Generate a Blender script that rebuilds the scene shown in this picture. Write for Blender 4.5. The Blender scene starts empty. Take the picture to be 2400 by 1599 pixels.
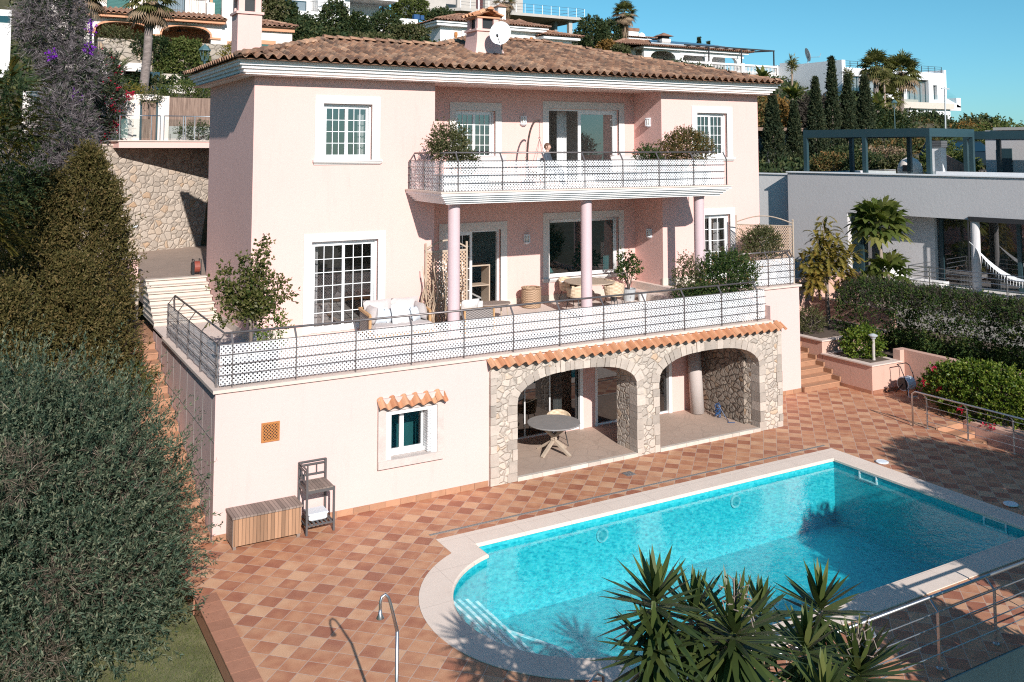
import bpy, math, random
import numpy as np
from mathutils import Vector, Matrix
S = bpy.context.scene
COL = S.collection
R = math.radians
# ---------------------------------------------------------------- camera
YAW, PIT = R(29.811), R(4.248)
fw = Vector((math.sin(YAW)*math.cos(PIT), math.cos(YAW)*math.cos(PIT), math.sin(PIT)))
rt = Vector((math.cos(YAW), -math.sin(YAW), 0)); up = rt.cross(fw)
cam = bpy.data.cameras.new('camera'); co = bpy.data.objects.new('camera', cam); COL.objects.link(co)
m = Matrix((rt, up, -fw)).transposed().to_4x4(); m.translation = Vector((-4.201, -19.142, 7.7)); co.matrix_world = m
cam.sensor_width = 36; cam.sensor_fit = 'HORIZONTAL'; cam.lens = 32.463; cam.shift_y = -0.25504
cam.clip_start = 0.1; cam.clip_end = 3000; S.camera = co
# ---------------------------------------------------------------- light
SUN_AZ, SUN_EL = 10.0, 28.0            # shadows run towards +Y, a little to +X
w = bpy.data.worlds.new('World'); S.world = w; w.use_nodes = True
nt = w.node_tree; nt.nodes.clear()
sky = nt.nodes.new('ShaderNodeTexSky'); sky.sky_type = 'NISHITA'; sky.sun_disc = False
sky.sun_elevation = R(SUN_EL); sky.sun_rotation = R(180 + SUN_AZ); sky.air_density = 1.0; sky.dust_density = 0.2; sky.ozone_density = 3.0
tint = nt.nodes.new('ShaderNodeMix'); tint.data_type = 'RGBA'; tint.blend_type = 'MULTIPLY'; tint.inputs[0].default_value = 1
tint.inputs[7].default_value = (0.36, 0.82, 0.90, 1)
bg = nt.nodes.new('ShaderNodeBackground'); bg.inputs[1].default_value = 0.088
out = nt.nodes.new('ShaderNodeOutputWorld')
tc = nt.nodes.new('ShaderNodeTexCoord'); sz = nt.nodes.new('ShaderNodeSeparateXYZ'); mr = nt.nodes.new('ShaderNodeMapRange'); tm = nt.nodes.new('ShaderNodeMix'); tm.data_type = 'RGBA'
tm.inputs[6].default_value = (0.40, 0.74, 1.0, 1); tm.inputs[7].default_value = (0.41, 0.83, 0.89, 1); mr.inputs[1].default_value = 0.0; mr.inputs[2].default_value = 0.16
nt.links.new(tc.outputs['Generated'], sz.inputs[0]); nt.links.new(sz.outputs[2], mr.inputs[0]); nt.links.new(mr.outputs[0], tm.inputs[0]); nt.links.new(tm.outputs[2], tint.inputs[7])
nt.links.new(sky.outputs[0], tint.inputs[6]); nt.links.new(tint.outputs[2], bg.inputs[0]); nt.links.new(bg.outputs[0], out.inputs[0])
sl = bpy.data.lights.new('sun', 'SUN'); sl.energy = 4.5; sl.angle = R(0.5); sl.color = (1.0, 0.95, 0.91)
so = bpy.data.objects.new('sun', sl); COL.objects.link(so)
sd = Vector((math.sin(R(SUN_AZ))*math.cos(R(SUN_EL)), math.cos(R(SUN_AZ))*math.cos(R(SUN_EL)), -math.sin(R(SUN_EL))))
so.rotation_euler = sd.to_track_quat('-Z', 'Y').to_euler(); so.location = (-10, -40, 30)
S.view_settings.view_transform = 'Standard'; S.view_settings.look = 'None'
S.view_settings.exposure = 0.52; S.view_settings.gamma = 1.0; S.view_settings.use_curve_mapping = False
try:
    S.cycles.use_denoising = False; S.cycles.filter_width = 1.15; S.cycles.sample_clamp_indirect = 4.0
    S.cycles.max_bounces = 8; S.cycles.transparent_max_bounces = 24; S.cycles.caustics_refractive = False; S.cycles.caustics_reflective = False
except Exception: pass

# ---------------------------------------------------------------- mesh helpers
WL = {}                                # world position of each empty / parent (axis aligned while building)
class MB:
    def __init__(s): s.v = []; s.f = []; s.a = []
    def add(s, vs, fs, a=None):
        o = len(s.v); s.v += [tuple(p) for p in vs]; s.f += [tuple(i+o for i in f) for f in fs]
        s.a += [random.random() if a is None else a]*len(fs) if a is not None else [random.random() for _ in fs]
        return s
    def quad(s, a, b, c, d, at=None): return s.add((a, b, c, d), [(0, 1, 2, 3)], at)
    def box(s, x0, x1, y0, y1, z0, z1, at=None):
        if at is None: at = random.random()
        v = [(x, y, z) for z in (z0, z1) for y in (y0, y1) for x in (x0, x1)]
        return s.add(v, [(0, 2, 3, 1), (4, 5, 7, 6), (0, 1, 5, 4), (2, 6, 7, 3), (0, 4, 6, 2), (1, 3, 7, 5)], at)
    def bbox(s, x0, x1, y0, y1, z0, z1, b=.01, at=None):   # box with chamfered vertical and top edges
        if at is None: at = random.random()
        def ring(i, z): return [(x0+i+b, y0+i, z), (x1-i-b, y0+i, z), (x1-i, y0+i+b, z), (x1-i, y1-i-b, z), (x1-i-b, y1-i, z), (x0+i+b, y1-i, z), (x0+i, y1-i-b, z), (x0+i, y0+i+b, z)]
        v = ring(b, z0)+ring(0, z0+b)+ring(0, z1-b)+ring(b, z1)
        f = [tuple(range(7, -1, -1)), tuple(range(24, 32))]
        for k in range(3):
            for i in range(8): j = (i+1) % 8; f.append((k*8+i, k*8+j, k*8+8+j, k*8+8+i))
        return s.add(v, f, at)
    def bar(s, a, b, w, h=None, at=None):                   # rectangular bar between two points
        h = h or w; a = Vector(a); b = Vector(b); d = (b-a).normalized()
        u = d.cross(Vector((0, 0, 1))); u = Vector((1, 0, 0)) if u.length < 1e-4 else u.normalized(); n = u.cross(d)
        v = [p+u*sx*w/2+n*sz*h/2 for p in (a, b) for sx, sz in ((-1, -1), (1, -1), (1, 1), (-1, 1))]
        return s.add(v, [(3, 2, 1, 0), (4, 5, 6, 7), (0, 1, 5, 4), (1, 2, 6, 5), (2, 3, 7, 6), (3, 0, 4, 7)], random.random() if at is None else at)
    def tube(s, pts, r, n=8, at=None, cap=True):
        pts = [Vector(p) for p in pts]; rs = r if isinstance(r, (list, tuple)) else [r]*len(pts)
        vs = []; fs = []; ref = None
        for i, p in enumerate(pts):
            d = (pts[min(i+1, len(pts)-1)]-pts[max(i-1, 0)]).normalized()
            if ref is None: ref = d.cross(Vector((0, 0, 1))); ref = Vector((1, 0, 0)) if ref.length < 1e-3 else ref.normalized()
            ref = (ref-d*ref.dot(d)); ref = ref.normalized() if ref.length > 1e-5 else Vector((1, 0, 0)); b = d.cross(ref)
            for k in range(n): t = 2*math.pi*k/n; vs.append(p+ref*math.cos(t)*rs[i]+b*math.sin(t)*rs[i])
        for i in range(len(pts)-1):
            for k in range(n): j = (k+1) % n; fs.append((i*n+k, i*n+j, i*n+n+j, i*n+n+k))
        if cap: fs.append(tuple(range(n-1, -1, -1))); fs.append(tuple((len(pts)-1)*n+k for k in range(n)))
        return s.add(vs, fs, random.random() if at is None else at)
    def lathe(s, prof, c, n=20, sx=1, sy=1, at=None):       # prof: (radius, z)
        vs = []; fs = []
        for r, z in prof:
            for k in range(n): t = 2*math.pi*k/n; vs.append((c[0]+r*sx*math.cos(t), c[1]+r*sy*math.sin(t), c[2]+z))
        for i in range(len(prof)-1):
            for k in range(n): j = (k+1) % n; fs.append((i*n+k, i*n+j, i*n+n+j, i*n+n+k))
        fs.append(tuple(range(n-1, -1, -1))); fs.append(tuple((len(prof)-1)*n+k for k in range(n)))
        return s.add(vs, fs, random.random() if at is None else at)
    def prism(s, poly, z0, z1, at=None):                    # vertical prism over an XY polygon
        n = len(poly); v = [(x, y, z0) for x, y in poly]+[(x, y, z1) for x, y in poly]
        f = [tuple(range(n-1, -1, -1)), tuple(range(n, 2*n))]+[(i, (i+1) % n, n+(i+1) % n, n+i) for i in range(n)]
        return s.add(v, f, random.random() if at is None else at)
    def prism_y(s, poly, y0, y1, at=None):                  # prism over an XZ polygon
        n = len(poly); v = [(x, y0, z) for x, z in poly]+[(x, y1, z) for x, z in poly]
        f = [tuple(range(n)), tuple(range(2*n-1, n-1, -1))]+[(i, n+i, n+(i+1) % n, (i+1) % n) for i in range(n)]
        return s.add(v, f, random.random() if at is None else at)
    def build(s, name, mat, parent=None, smooth=False, keep=False):
        me = bpy.data.meshes.new(name)
        if parent is not None: o0 = WL[parent.name]
        elif keep: o0 = (0, 0, 0)
        else:
            a = np.array(s.v); lo, hi = a.min(0), a.max(0); o0 = (float((lo[0]+hi[0])/2), float((lo[1]+hi[1])/2), float(lo[2]))
        me.from_pydata([(p[0]-o0[0], p[1]-o0[1], p[2]-o0[2]) for p in s.v], [], s.f)
        at = me.attributes.new('rnd', 'FLOAT', 'FACE'); at.data.foreach_set('value', s.a)
        if smooth: me.polygons.foreach_set('use_smooth', [True]*len(me.polygons))
        me.materials.append(MAT(mat)); me.update()
        o = bpy.data.objects.new(name, me); COL.objects.link(o)
        if parent is not None: o.parent = parent; WL[o.name] = o0
        else: o.location = o0; WL[o.name] = o0
        return o
def tag(o, label=None, cat=None, group=None, kind=None):
    for k, v in (('label', label), ('category', cat), ('group', group), ('kind', kind)):
        if v: o[k] = v
    return o
def thing(name, label, cat, loc=(0, 0, 0), group=None):
    o = bpy.data.objects.new(name, None); COL.objects.link(o); o.location = loc; o.empty_display_size = .2
    WL[o.name] = tuple(loc); return tag(o, label, cat, group)
def struct(name, mb, mat, smooth=False): return tag(mb.build(name, mat, None, smooth), kind='structure')
def copy_tree(o, parent=None):
    c = o.copy(); COL.objects.link(c); c.parent = parent
    for k in ('label',) if parent is None else ():
        if k in c: del c[k]
    for ch in list(o.children): copy_tree(ch, c)
    return c
def place(proto, first, loc, rz, label, group=None, scale=None):
    o = proto if first else copy_tree(proto)
    o.location = loc; o.rotation_euler = (0, 0, rz); o['label'] = label
    if group: o['group'] = group
    if scale: o.scale = (scale,)*3
    return o
def wall(mb, x0, x1, z0, z1, y, holes=(), depth=.2):        # wall facing -Y, with openings and their reveals
    xs = sorted({x0, x1, *[h[0] for h in holes], *[h[1] for h in holes]}); zs = sorted({z0, z1, *[h[2] for h in holes], *[h[3] for h in holes]})
    for i in range(len(xs)-1):
        for j in range(len(zs)-1):
            cx, cz = (xs[i]+xs[i+1])/2, (zs[j]+zs[j+1])/2
            if any(h[0] < cx < h[1] and h[2] < cz < h[3] for h in holes): continue
            mb.quad((xs[i], y, zs[j]), (xs[i+1], y, zs[j]), (xs[i+1], y, zs[j+1]), (xs[i], y, zs[j+1]))
    for a, b, c, d in holes:
        e = y+depth
        mb.quad((a, y, c), (a, e, c), (b, e, c), (b, y, c)); mb.quad((a, y, d), (b, y, d), (b, e, d), (a, e, d))
        mb.quad((a, y, c), (a, y, d), (a, e, d), (a, e, c)); mb.quad((b, y, c), (b, e, c), (b, e, d), (b, y, d))
    return mb
def np_mesh(name, V, quads_n, mat, parent, rnd, k=4):
    """V: (n*k,3) world verts, n faces of k corners each"""
    o0 = np.array(WL[parent.name]) if parent is not None else np.zeros(3)
    me = bpy.data.meshes.new(name); n = quads_n
    me.vertices.add(n*k); me.vertices.foreach_set('co', (V-o0).astype(np.float32).ravel())
    me.loops.add(n*k); me.loops.foreach_set('vertex_index', np.arange(n*k, dtype=np.int32))
    me.polygons.add(n); me.polygons.foreach_set('loop_start', np.arange(0, n*k, k, dtype=np.int32))
    try: me.polygons.foreach_set('loop_total', np.full(n, k, dtype=np.int32))
    except Exception: pass
    at = me.attributes.new('rnd', 'FLOAT', 'FACE'); at.data.foreach_set('value', rnd.astype(np.float32))
    me.materials.append(MAT(mat)); me.update(calc_edges=True)
    o = bpy.data.objects.new(name, me); COL.objects.link(o)
    if parent is not None: o.parent = parent
    WL[o.name] = tuple(o0); return o
# ---------------------------------------------------------------- materials
_M = {}
def MAT(n):
    if n not in _M: _M[n] = MATDEF[n](n)
    return _M[n]
class NT:
    def __init__(s, name):
        s.m = bpy.data.materials.new(name); s.m.use_nodes = True; s.t = s.m.node_tree; s.t.nodes.clear()
        s.o = s.t.nodes.new('ShaderNodeOutputMaterial')
    def n(s, ty, ins=None, **kw):
        d = s.t.nodes.new('ShaderNode'+ty)
        for k, v in kw.items(): setattr(d, k, v)
        for k, v in (ins or {}).items():
            i = d.inputs[k]
            if isinstance(v, bpy.types.NodeSocket): s.t.links.new(v, i)
            else:
                if isinstance(v, tuple) and len(v) == 3 and i.type == 'RGBA': v = (*v, 1)
                i.default_value = v
        return d
    def pos(s): return s.n('NewGeometry').outputs['Position']
    def obj(s): return s.n('TexCoord').outputs['Object']
    def mth(s, op, a, b=0.0, c=0.0): return s.n('Math', {0: a, 1: b, 2: c}, operation=op).outputs[0]
    def vm(s, op, a, b=(0, 0, 0)): return s.n('VectorMath', {0: a, 1: b}, operation=op).outputs[0]
    def noise(s, v, sc, det=4, rough=.55): return s.n('TexNoise', {'Vector': v, 'Scale': sc, 'Detail': det, 'Roughness': rough}).outputs['Fac']
    def ramp(s, f, stops):
        d = s.n('ValToRGB', {0: f}); e = d.color_ramp.elements
        while len(e) < len(stops): e.new(.5)
        for i, (p, c) in enumerate(stops): e[i].position = p; e[i].color = (*c, 1) if len(c) == 3 else c
        return d.outputs[0]
    def mix(s, f, a, b, bt='MIX'): return s.n('Mix', {0: f, 6: a, 7: b}, data_type='RGBA', blend_type=bt).outputs[2]
    def bump(s, h, st=.3, dist=.02): return s.n('Bump', {'Height': h, 'Strength': st, 'Distance': dist}).outputs[0]
    def pr(s, col, rough=.6, normal=None, **kw):
        ins = {'Base Color': col, 'Roughness': rough}
        if normal is not None: ins['Normal'] = normal
        for k, v in kw.items(): ins[k.replace('_', ' ')] = v
        return s.n('BsdfPrincipled', ins).outputs[0]
    def end(s, sh): s.t.links.new(sh, s.o.inputs[0]); return s.m
    def schlick(s, f0, normal=None):          # fresnel from either side of a thin sheet
        g = s.n('NewGeometry'); nn = normal if normal is not None else g.outputs['Normal']
        d = s.n('VectorMath', {0: g.outputs['Incoming'], 1: nn}, operation='DOT_PRODUCT').outputs['Value']
        k = s.mth('POWER', s.mth('SUBTRACT', 1.0, s.mth('MINIMUM', s.mth('ABSOLUTE', d), 1.0)), 5.0)
        return s.mth('ADD', f0, s.mth('MULTIPLY', k, 1-f0))
    def rnd(s): return s.n('Attribute', attribute_name='rnd').outputs['Fac']
def sub(c, k): return tuple(x*k for x in c)
def basic(col, rough=.6, var=.12, sc=3.0, bump=.15, bsc=60, metal=0.0, rndv=0.0, spec=.5):
    def f(name):
        t = NT(name); p = t.obj()
        c = t.mix(t.noise(p, sc), sub(col, 1-var), tuple(min(1, x*(1+var)) for x in col))
        if rndv: c = t.mix(1.0, c, t.ramp(t.rnd(), [(0, (1-rndv,)*3), (1, (1.0,)*3)]), 'MULTIPLY')
        nr = t.bump(t.noise(p, bsc), bump, .01) if bump else None
        return t.end(t.pr(c, rough, nr, Metallic=metal, Specular_IOR_Level=spec))
    return f
def plaster(col, stain=.10):
    def f(name):
        t = NT(name); p = t.pos()
        c = t.mix(t.noise(p, .55, 6, .6), sub(col, .90), col)
        st = t.noise(t.vm('MULTIPLY', p, (3, 3, .35)), 1.6, 5, .7)                 # rain streaks
        c = t.mix(t.mth('MULTIPLY', t.n('MapRange', {0: st, 1: .55, 2: .8}).outputs[0], stain*3), c, sub(col, .7))
        h = t.mth('ADD', t.noise(p, 90, 3), t.mth('MULTIPLY', t.noise(p, 9, 3), 1.5))
        return t.end(t.pr(c, .85, t.bump(h, .22, .012)))
    return f
def leafmat(c0, c1, c2, tr=.3, rough=.65, sheen=.16):
    c0 = sub(c0, 1.5); c1 = sub(c1, 1.08)
    def f(name):
        t = NT(name); c = t.ramp(t.rnd(), [(0, c0), (.55, c1), (1, c2)])
        a = t.pr(c, rough, Specular_IOR_Level=sheen)
        b = t.n('BsdfTranslucent', {0: t.mix(1.0, c, (1.0, 1.15, .55), 'MULTIPLY')}).outputs[0]
        return t.end(t.n('MixShader', {0: tr, 1: a, 2: b}).outputs[0])
    return f
def m_tiles(name):                    # terracotta floor, squares of 33 cm laid on the diagonal
    t = NT(name); p = t.pos()
    q = t.n('Mapping', {'Vector': p, 'Location': (.35, 1.51, 0)}).outputs[0]
    q = t.n('VectorRotate', {'Vector': q, 'Angle': R(45)}, rotation_type='Z_AXIS').outputs[0]
    q = t.vm('SCALE', q); q.node.inputs['Scale'].default_value = 1/.331
    cell = t.vm('FLOOR', q); fr = t.vm('SUBTRACT', q, cell)
    sx = t.n('SeparateXYZ', {0: cell}); sf = t.n('SeparateXYZ', {0: fr})
    chk = t.mth('FLOORED_MODULO', t.mth('ADD', sx.outputs[0], sx.outputs[1]), 2.0)
    cx = t.n('CombineXYZ', {0: sx.outputs[0], 1: sx.outputs[1], 2: 3.0}).outputs[0]
    wn = t.n('TexWhiteNoise', {'Vector': cx}, noise_dimensions='3D').outputs[0]
    v = t.mth('ADD', t.mth('MULTIPLY', chk, .46), t.mth('MULTIPLY', wn, .54))
    grad = t.noise(t.vm('ADD', t.vm('MULTIPLY', fr, (1.1, 1.1, 0)), t.vm('MULTIPLY', cx, (7.3, 3.1, 1))), 1.0, 1)
    v = t.mth('ADD', v, t.mth('MULTIPLY', t.mth('SUBTRACT', grad, .5), 1.0))
    c = t.ramp(v, [(0, (.33, .115, .062)), (.3, (.42, .17, .088)), (.62, (.53, .255, .135)), (1, (.62, .36, .21))])
    c = t.mix(t.mth('MULTIPLY', t.noise(p, 26, 5, .7), .22), c, (.25, .13, .09))
    e = t.mth('MAXIMUM', t.mth('ABSOLUTE', t.mth('SUBTRACT', sf.outputs[0], .5)), t.mth('ABSOLUTE', t.mth('SUBTRACT', sf.outputs[1], .5)))
    g = t.n('MapRange', {0: e, 1: .478, 2: .487}).outputs[0]
    c = t.mix(g, c, (.47, .35, .28))
    c = t.mix(t.mth('MULTIPLY', t.n('MapRange', {0: t.noise(p, .9, 5), 1: .5, 2: .8}).outputs[0], .3), c, (.30, .17, .12))
    return t.end(t.pr(c, .62, t.bump(t.mth('SUBTRACT', t.noise(p, 30, 3), t.mth('MULTIPLY', g, 1.5)), .25, .006)))
def rubble(base, mort, sc=3.6, st=.7, cut=.035):
    def f(name):
        t = NT(name); p = t.pos()
        d = t.n('TexNoise', {'Vector': p, 'Scale': 2.2, 'Detail': 2.0}).outputs['Color']
        q = t.vm('ADD', t.vm('MULTIPLY', p, (1, 1, 1.25)), t.vm('MULTIPLY', d, (.24, .24, .24)))
        a = t.n('TexVoronoi', {'Vector': q, 'Scale': sc}, feature='F1'); b = t.n('TexVoronoi', {'Vector': q, 'Scale': sc}, feature='DISTANCE_TO_EDGE')
        cr = t.n('SeparateColor', {0: a.outputs['Color']})
        c = t.ramp(cr.outputs[0], [(0, sub(base, .72)), (.45, base), (.8, tuple(min(1, x*1.12) for x in base)), (.955, (base[0]*1.04, base[1]*.95, base[2]*.85)), (1, (base[0]*1.0, base[1]*.76, base[2]*.54))])
        c = t.mix(t.mth('MULTIPLY', t.noise(p, 14, 6, .7), .5), c, sub(base, .62))
        g = t.n('MapRange', {0: b.outputs[0], 1: cut*.35, 2: cut}).outputs[0]
        c = t.mix(g, mort, c)
        h = t.mth('ADD', t.mth('MULTIPLY', t.n('MapRange', {0: b.outputs[0], 1: 0.0, 2: .14}).outputs[0], 2.2), t.mth('ADD', t.noise(p, 22, 5, .7), t.mth('MULTIPLY', cr.outputs[1], .8)))
        return t.end(t.pr(c, .9, t.bump(h, st, .03)))
    return f
def clay(c0, c1, c2, lichen=.6):
    def f(name):
        t = NT(name); p = t.pos(); c = t.ramp(t.rnd(), [(0, c0), (.5, c1), (1, c2)])
        l = t.n('MapRange', {0: t.noise(p, 2.2, 8, .72), 1: .44, 2: .62}).outputs[0]
        c = t.mix(t.mth('MULTIPLY', l, lichen), c, (.05, .036, .03))
        l2 = t.n('MapRange', {0: t.noise(p, 9, 6, .7), 1: .58, 2: .7}).outputs[0]
        c = t.mix(t.mth('MULTIPLY', l2, lichen*.5), c, (.33, .27, .20))
        return t.end(t.pr(c, .85, t.bump(t.noise(p, 45, 4), .3, .01)))
    return f
def m_screen(name):                   # white perforated sheet: staggered round holes that really let light through
    t = NT(name); p = t.n('SeparateXYZ', {0: t.pos()})
    u = t.mth('DIVIDE', t.mth('ADD', p.outputs[0], p.outputs[1]), .086); z = t.mth('DIVIDE', p.outputs[2], .086)
    def lat(o):
        a = t.mth('SUBTRACT', t.mth('FRACT', t.mth('ADD', u, o)), .5); b = t.mth('SUBTRACT', t.mth('FRACT', t.mth('ADD', z, o)), .5)
        return t.mth('ADD', t.mth('MULTIPLY', a, a), t.mth('MULTIPLY', b, b))
    d = t.mth('MINIMUM', lat(0.0), lat(.5)); hole = t.mth('LESS_THAN', d, .046)
    a = t.pr((.66, .66, .665), .5); b = t.n('BsdfTransparent').outputs[0]
    a = t.n('MixShader', {0: .12, 1: a, 2: t.n('BsdfTranslucent', {0: (.7, .7, .7)}).outputs[0]}).outputs[0]
    return t.end(t.n('MixShader', {0: hole, 1: a, 2: b}).outputs[0])
def m_trellis(name):
    t = NT(name); p = t.n('SeparateXYZ', {0: t.pos()})
    u = t.mth('SUBTRACT', p.outputs[0], p.outputs[1]); z = p.outputs[2]
    a = t.mth('ABSOLUTE', t.mth('SUBTRACT', t.mth('FRACT', t.mth('MULTIPLY', t.mth('ADD', u, z), 10.0)), .5))
    b = t.mth('ABSOLUTE', t.mth('SUBTRACT', t.mth('FRACT', t.mth('MULTIPLY', t.mth('SUBTRACT', u, z), 10.0)), .5))
    hole = t.mth('LESS_THAN', t.mth('MAXIMUM', a, b), .3)
    return t.end(t.n('MixShader', {0: hole, 1: t.pr((.52, .36, .25), .7), 2: t.n('BsdfTransparent').outputs[0]}).outputs[0])
def m_glass(dark, gl):                # window glass: fresnel mirror over a dim room
    def f(name):
        t = NT(name); fr = t.schlick(.045)
        fac = t.mth('ADD', t.mth('MULTIPLY', fr, 1.6), gl)
        nr = t.bump(t.noise(t.pos(), .8, 1), .05, .05)
        g = t.n('BsdfGlossy', {'Color': (1, .97, .97), 'Roughness': .02, 'Normal': nr}).outputs[0]
        tr = t.n('BsdfTransparent', {'Color': dark}).outputs[0]
        return t.end(t.n('MixShader', {0: fac, 1: tr, 2: g}).outputs[0])
    return f
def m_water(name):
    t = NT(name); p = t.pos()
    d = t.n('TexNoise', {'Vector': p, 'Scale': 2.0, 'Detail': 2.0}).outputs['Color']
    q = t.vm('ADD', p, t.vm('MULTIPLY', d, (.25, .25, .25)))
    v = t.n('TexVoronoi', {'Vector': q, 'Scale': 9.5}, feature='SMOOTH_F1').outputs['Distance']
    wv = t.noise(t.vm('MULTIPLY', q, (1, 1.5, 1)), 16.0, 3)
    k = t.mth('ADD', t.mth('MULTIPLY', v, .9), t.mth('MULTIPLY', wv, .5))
    col = t.ramp(k, [(.36, (.36, .74, .80)), (.54, (.50, .90, .94)), (.68, (.86, 1, 1)), (.8, (1, 1, 1))])  # caustic ripple light put into the transparent tint as pale and dark mottling
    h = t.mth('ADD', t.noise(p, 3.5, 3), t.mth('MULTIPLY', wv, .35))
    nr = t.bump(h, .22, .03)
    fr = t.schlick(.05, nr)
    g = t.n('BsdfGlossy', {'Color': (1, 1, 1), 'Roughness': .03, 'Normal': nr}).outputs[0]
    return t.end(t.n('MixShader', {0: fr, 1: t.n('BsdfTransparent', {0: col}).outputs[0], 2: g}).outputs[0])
def m_mosaic(name):
    t = NT(name); p = t.pos()
    b = t.vm('SCALE', p); b.node.inputs['Scale'].default_value = 1/.05
    c = t.n('TexWhiteNoise', {'Vector': t.vm('FLOOR', b)}, noise_dimensions='3D').outputs[0]
    f = t.n('SeparateXYZ', {0: t.vm('FRACTION', b)})
    c = t.ramp(c, [(0, (.018, .40, .455)), (.5, (.026, .44, .495)), (1, (.05, .49, .545))])
    return t.end(t.pr(c, .35))
def m_pave(base, sc, joint=.3):       # stamped paving: broken stones, joints
    def f(name):
        t = NT(name); p = t.pos()
        b = t.n('TexVoronoi', {'Vector': p, 'Scale': sc}, feature='DISTANCE_TO_EDGE').outputs[0]
        c = t.mix(t.noise(p, 1.3, 6, .7), sub(base, .75), sub(base, 1.15)); c = t.mix(t.mth('MULTIPLY', t.noise(p, 30, 4, .7), .35), c, sub(base, .55))
        c = t.mix(t.mth('MULTIPLY', t.mth('LESS_THAN', b, .03), joint), c, sub(base, .5))
        return t.end(t.pr(c, .8, t.bump(t.noise(p, 25, 5), .3, .01)))
    return f
def m_plank(base, wid, axis=0, var=.4, dark=.06):
    def f(name):
        t = NT(name); p = t.obj(); s = t.n('SeparateXYZ', {0: p})
        a = t.mth('DIVIDE', s.outputs[axis], wid); c = t.mth('FLOOR', a); fr = t.mth('FRACT', a)
        r = t.n('TexWhiteNoise', {'W': c}, noise_dimensions='1D').outputs[0]
        g = t.noise(t.vm('MULTIPLY', p, (60, 60, 4) if axis != 2 else (4, 4, 60)), 1.0, 5, .7)
        k = t.mth('ADD', t.mth('MULTIPLY', r, .6), t.mth('MULTIPLY', g, .5))
        col = t.ramp(k, [(.1, sub(base, 1-var)), (.5, base), (.95, tuple(min(1, x*(1+var)) for x in base))])
        gap = t.mth('MULTIPLY', t.mth('GREATER_THAN', t.mth('ABSOLUTE', t.mth('SUBTRACT', fr, .5)), .5-dark), .85)
        col = t.mix(gap, col, sub(base, .15))
        return t.end(t.pr(col, .7, t.bump(t.mth('SUBTRACT', g, gap), .3, .006)))
    return f
def m_wicker(c0, c1, sc=40):
    def f(name):
        t = NT(name); p = t.obj(); s = t.n('SeparateXYZ', {0: p})
        a = t.mth('SINE', t.mth('MULTIPLY', t.mth('ADD', s.outputs[0], s.outputs[1]), sc*2.2)); b = t.mth('SINE', t.mth('MULTIPLY', s.outputs[2], sc*4))
        k = t.mth('ADD', .5, t.mth('MULTIPLY', t.mth('MULTIPLY', a, b), .5))
        return t.end(t.pr(t.mix(k, c0, c1), .75, t.bump(k, .8, .01)))
    return f
def m_ground(name):
    t = NT(name); p = t.pos()
    c = t.ramp(t.noise(p, .35, 8, .7), [(.3, (.03, .032, .014)), (.5, (.06, .055, .026)), (.7, (.15, .105, .065))])
    return t.end(t.pr(c, .95, t.bump(t.noise(p, 3, 6), .8, .2)))
def m_lawn(name):
    t = NT(name); p = t.pos()
    k = t.mth('ADD', t.mth('MULTIPLY', t.noise(p, 70, 4, .8), .6), t.mth('MULTIPLY', t.noise(p, 2.5, 5), .5))
    c = t.ramp(k, [(.35, (.075, .08, .03)), (.55, (.18, .18, .075)), (.75, (.34, .31, .16))])
    return t.end(t.pr(c, .9, t.bump(t.noise(p, 90, 4), 1, .03)))
def m_coping(name):
    t = NT(name); p = t.pos(); s = t.n('SeparateXYZ', {0: p})
    c = t.mix(t.noise(p, 1.4, 6, .7), (.66, .53, .44), (.82, .70, .60)); c = t.mix(t.mth('MULTIPLY', t.noise(p, 40, 5, .7), .25), c, (.45, .35, .28))
    j = t.mth('MAXIMUM', t.mth('LESS_THAN', t.mth('FRACT', t.mth('MULTIPLY', s.outputs[0], .9)), .008), t.mth('LESS_THAN', t.mth('FRACT', t.mth('MULTIPLY', s.outputs[1], .9)), .008))
    c = t.mix(t.mth('MULTIPLY', j, .55), c, (.3, .24, .2))
    return t.end(t.pr(c, .75, t.bump(t.noise(p, 50, 4), .25, .006)))
def m_reed(name):
    t = NT(name); p = t.obj(); g = t.noise(t.vm('MULTIPLY', p, (45, 45, 1.5)), 1.0, 4, .7)
    return t.end(t.pr(t.ramp(g, [(.3, (.10, .062, .045)), (.5, (.22, .145, .11)), (.7, (.36, .25, .19))]), .85, t.bump(g, .8, .02)))
def m_bark(c0, c1, sx=14, sz=3):
    def f(name):
        t = NT(name); p = t.obj(); g = t.noise(t.vm('MULTIPLY', p, (sx, sx, sz)), 1.0, 6, .7)
        return t.end(t.pr(t.ramp(g, [(.3, c0), (.7, c1)]), .9, t.bump(g, .8, .03)))
    return f
def m_solar(name):
    t = NT(name); p = t.n('SeparateXYZ', {0: t.pos()})
    j = t.mth('MAXIMUM', t.mth('LESS_THAN', t.mth('FRACT', t.mth('MULTIPLY', p.outputs[0], 1.0)), .05), t.mth('LESS_THAN', t.mth('FRACT', t.mth('MULTIPLY', p.outputs[1], .6)), .04))
    return t.end(t.pr(t.mix(j, (.03, .045, .06), (.4, .42, .44)), .15))
def m_slats(c0, c1, per):
    def f(name):
        t = NT(name); z = t.n('SeparateXYZ', {0: t.pos()}).outputs[2]; k = t.mth('FRACT', t.mth('DIVIDE', z, per))
        return t.end(t.pr(t.mix(t.mth('LESS_THAN', k, .3), c1, c0), .5, t.bump(k, .6, .02)))
    return f
PINK = (.75, .474, .423); CREAM = (.685, .487, .447)
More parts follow.
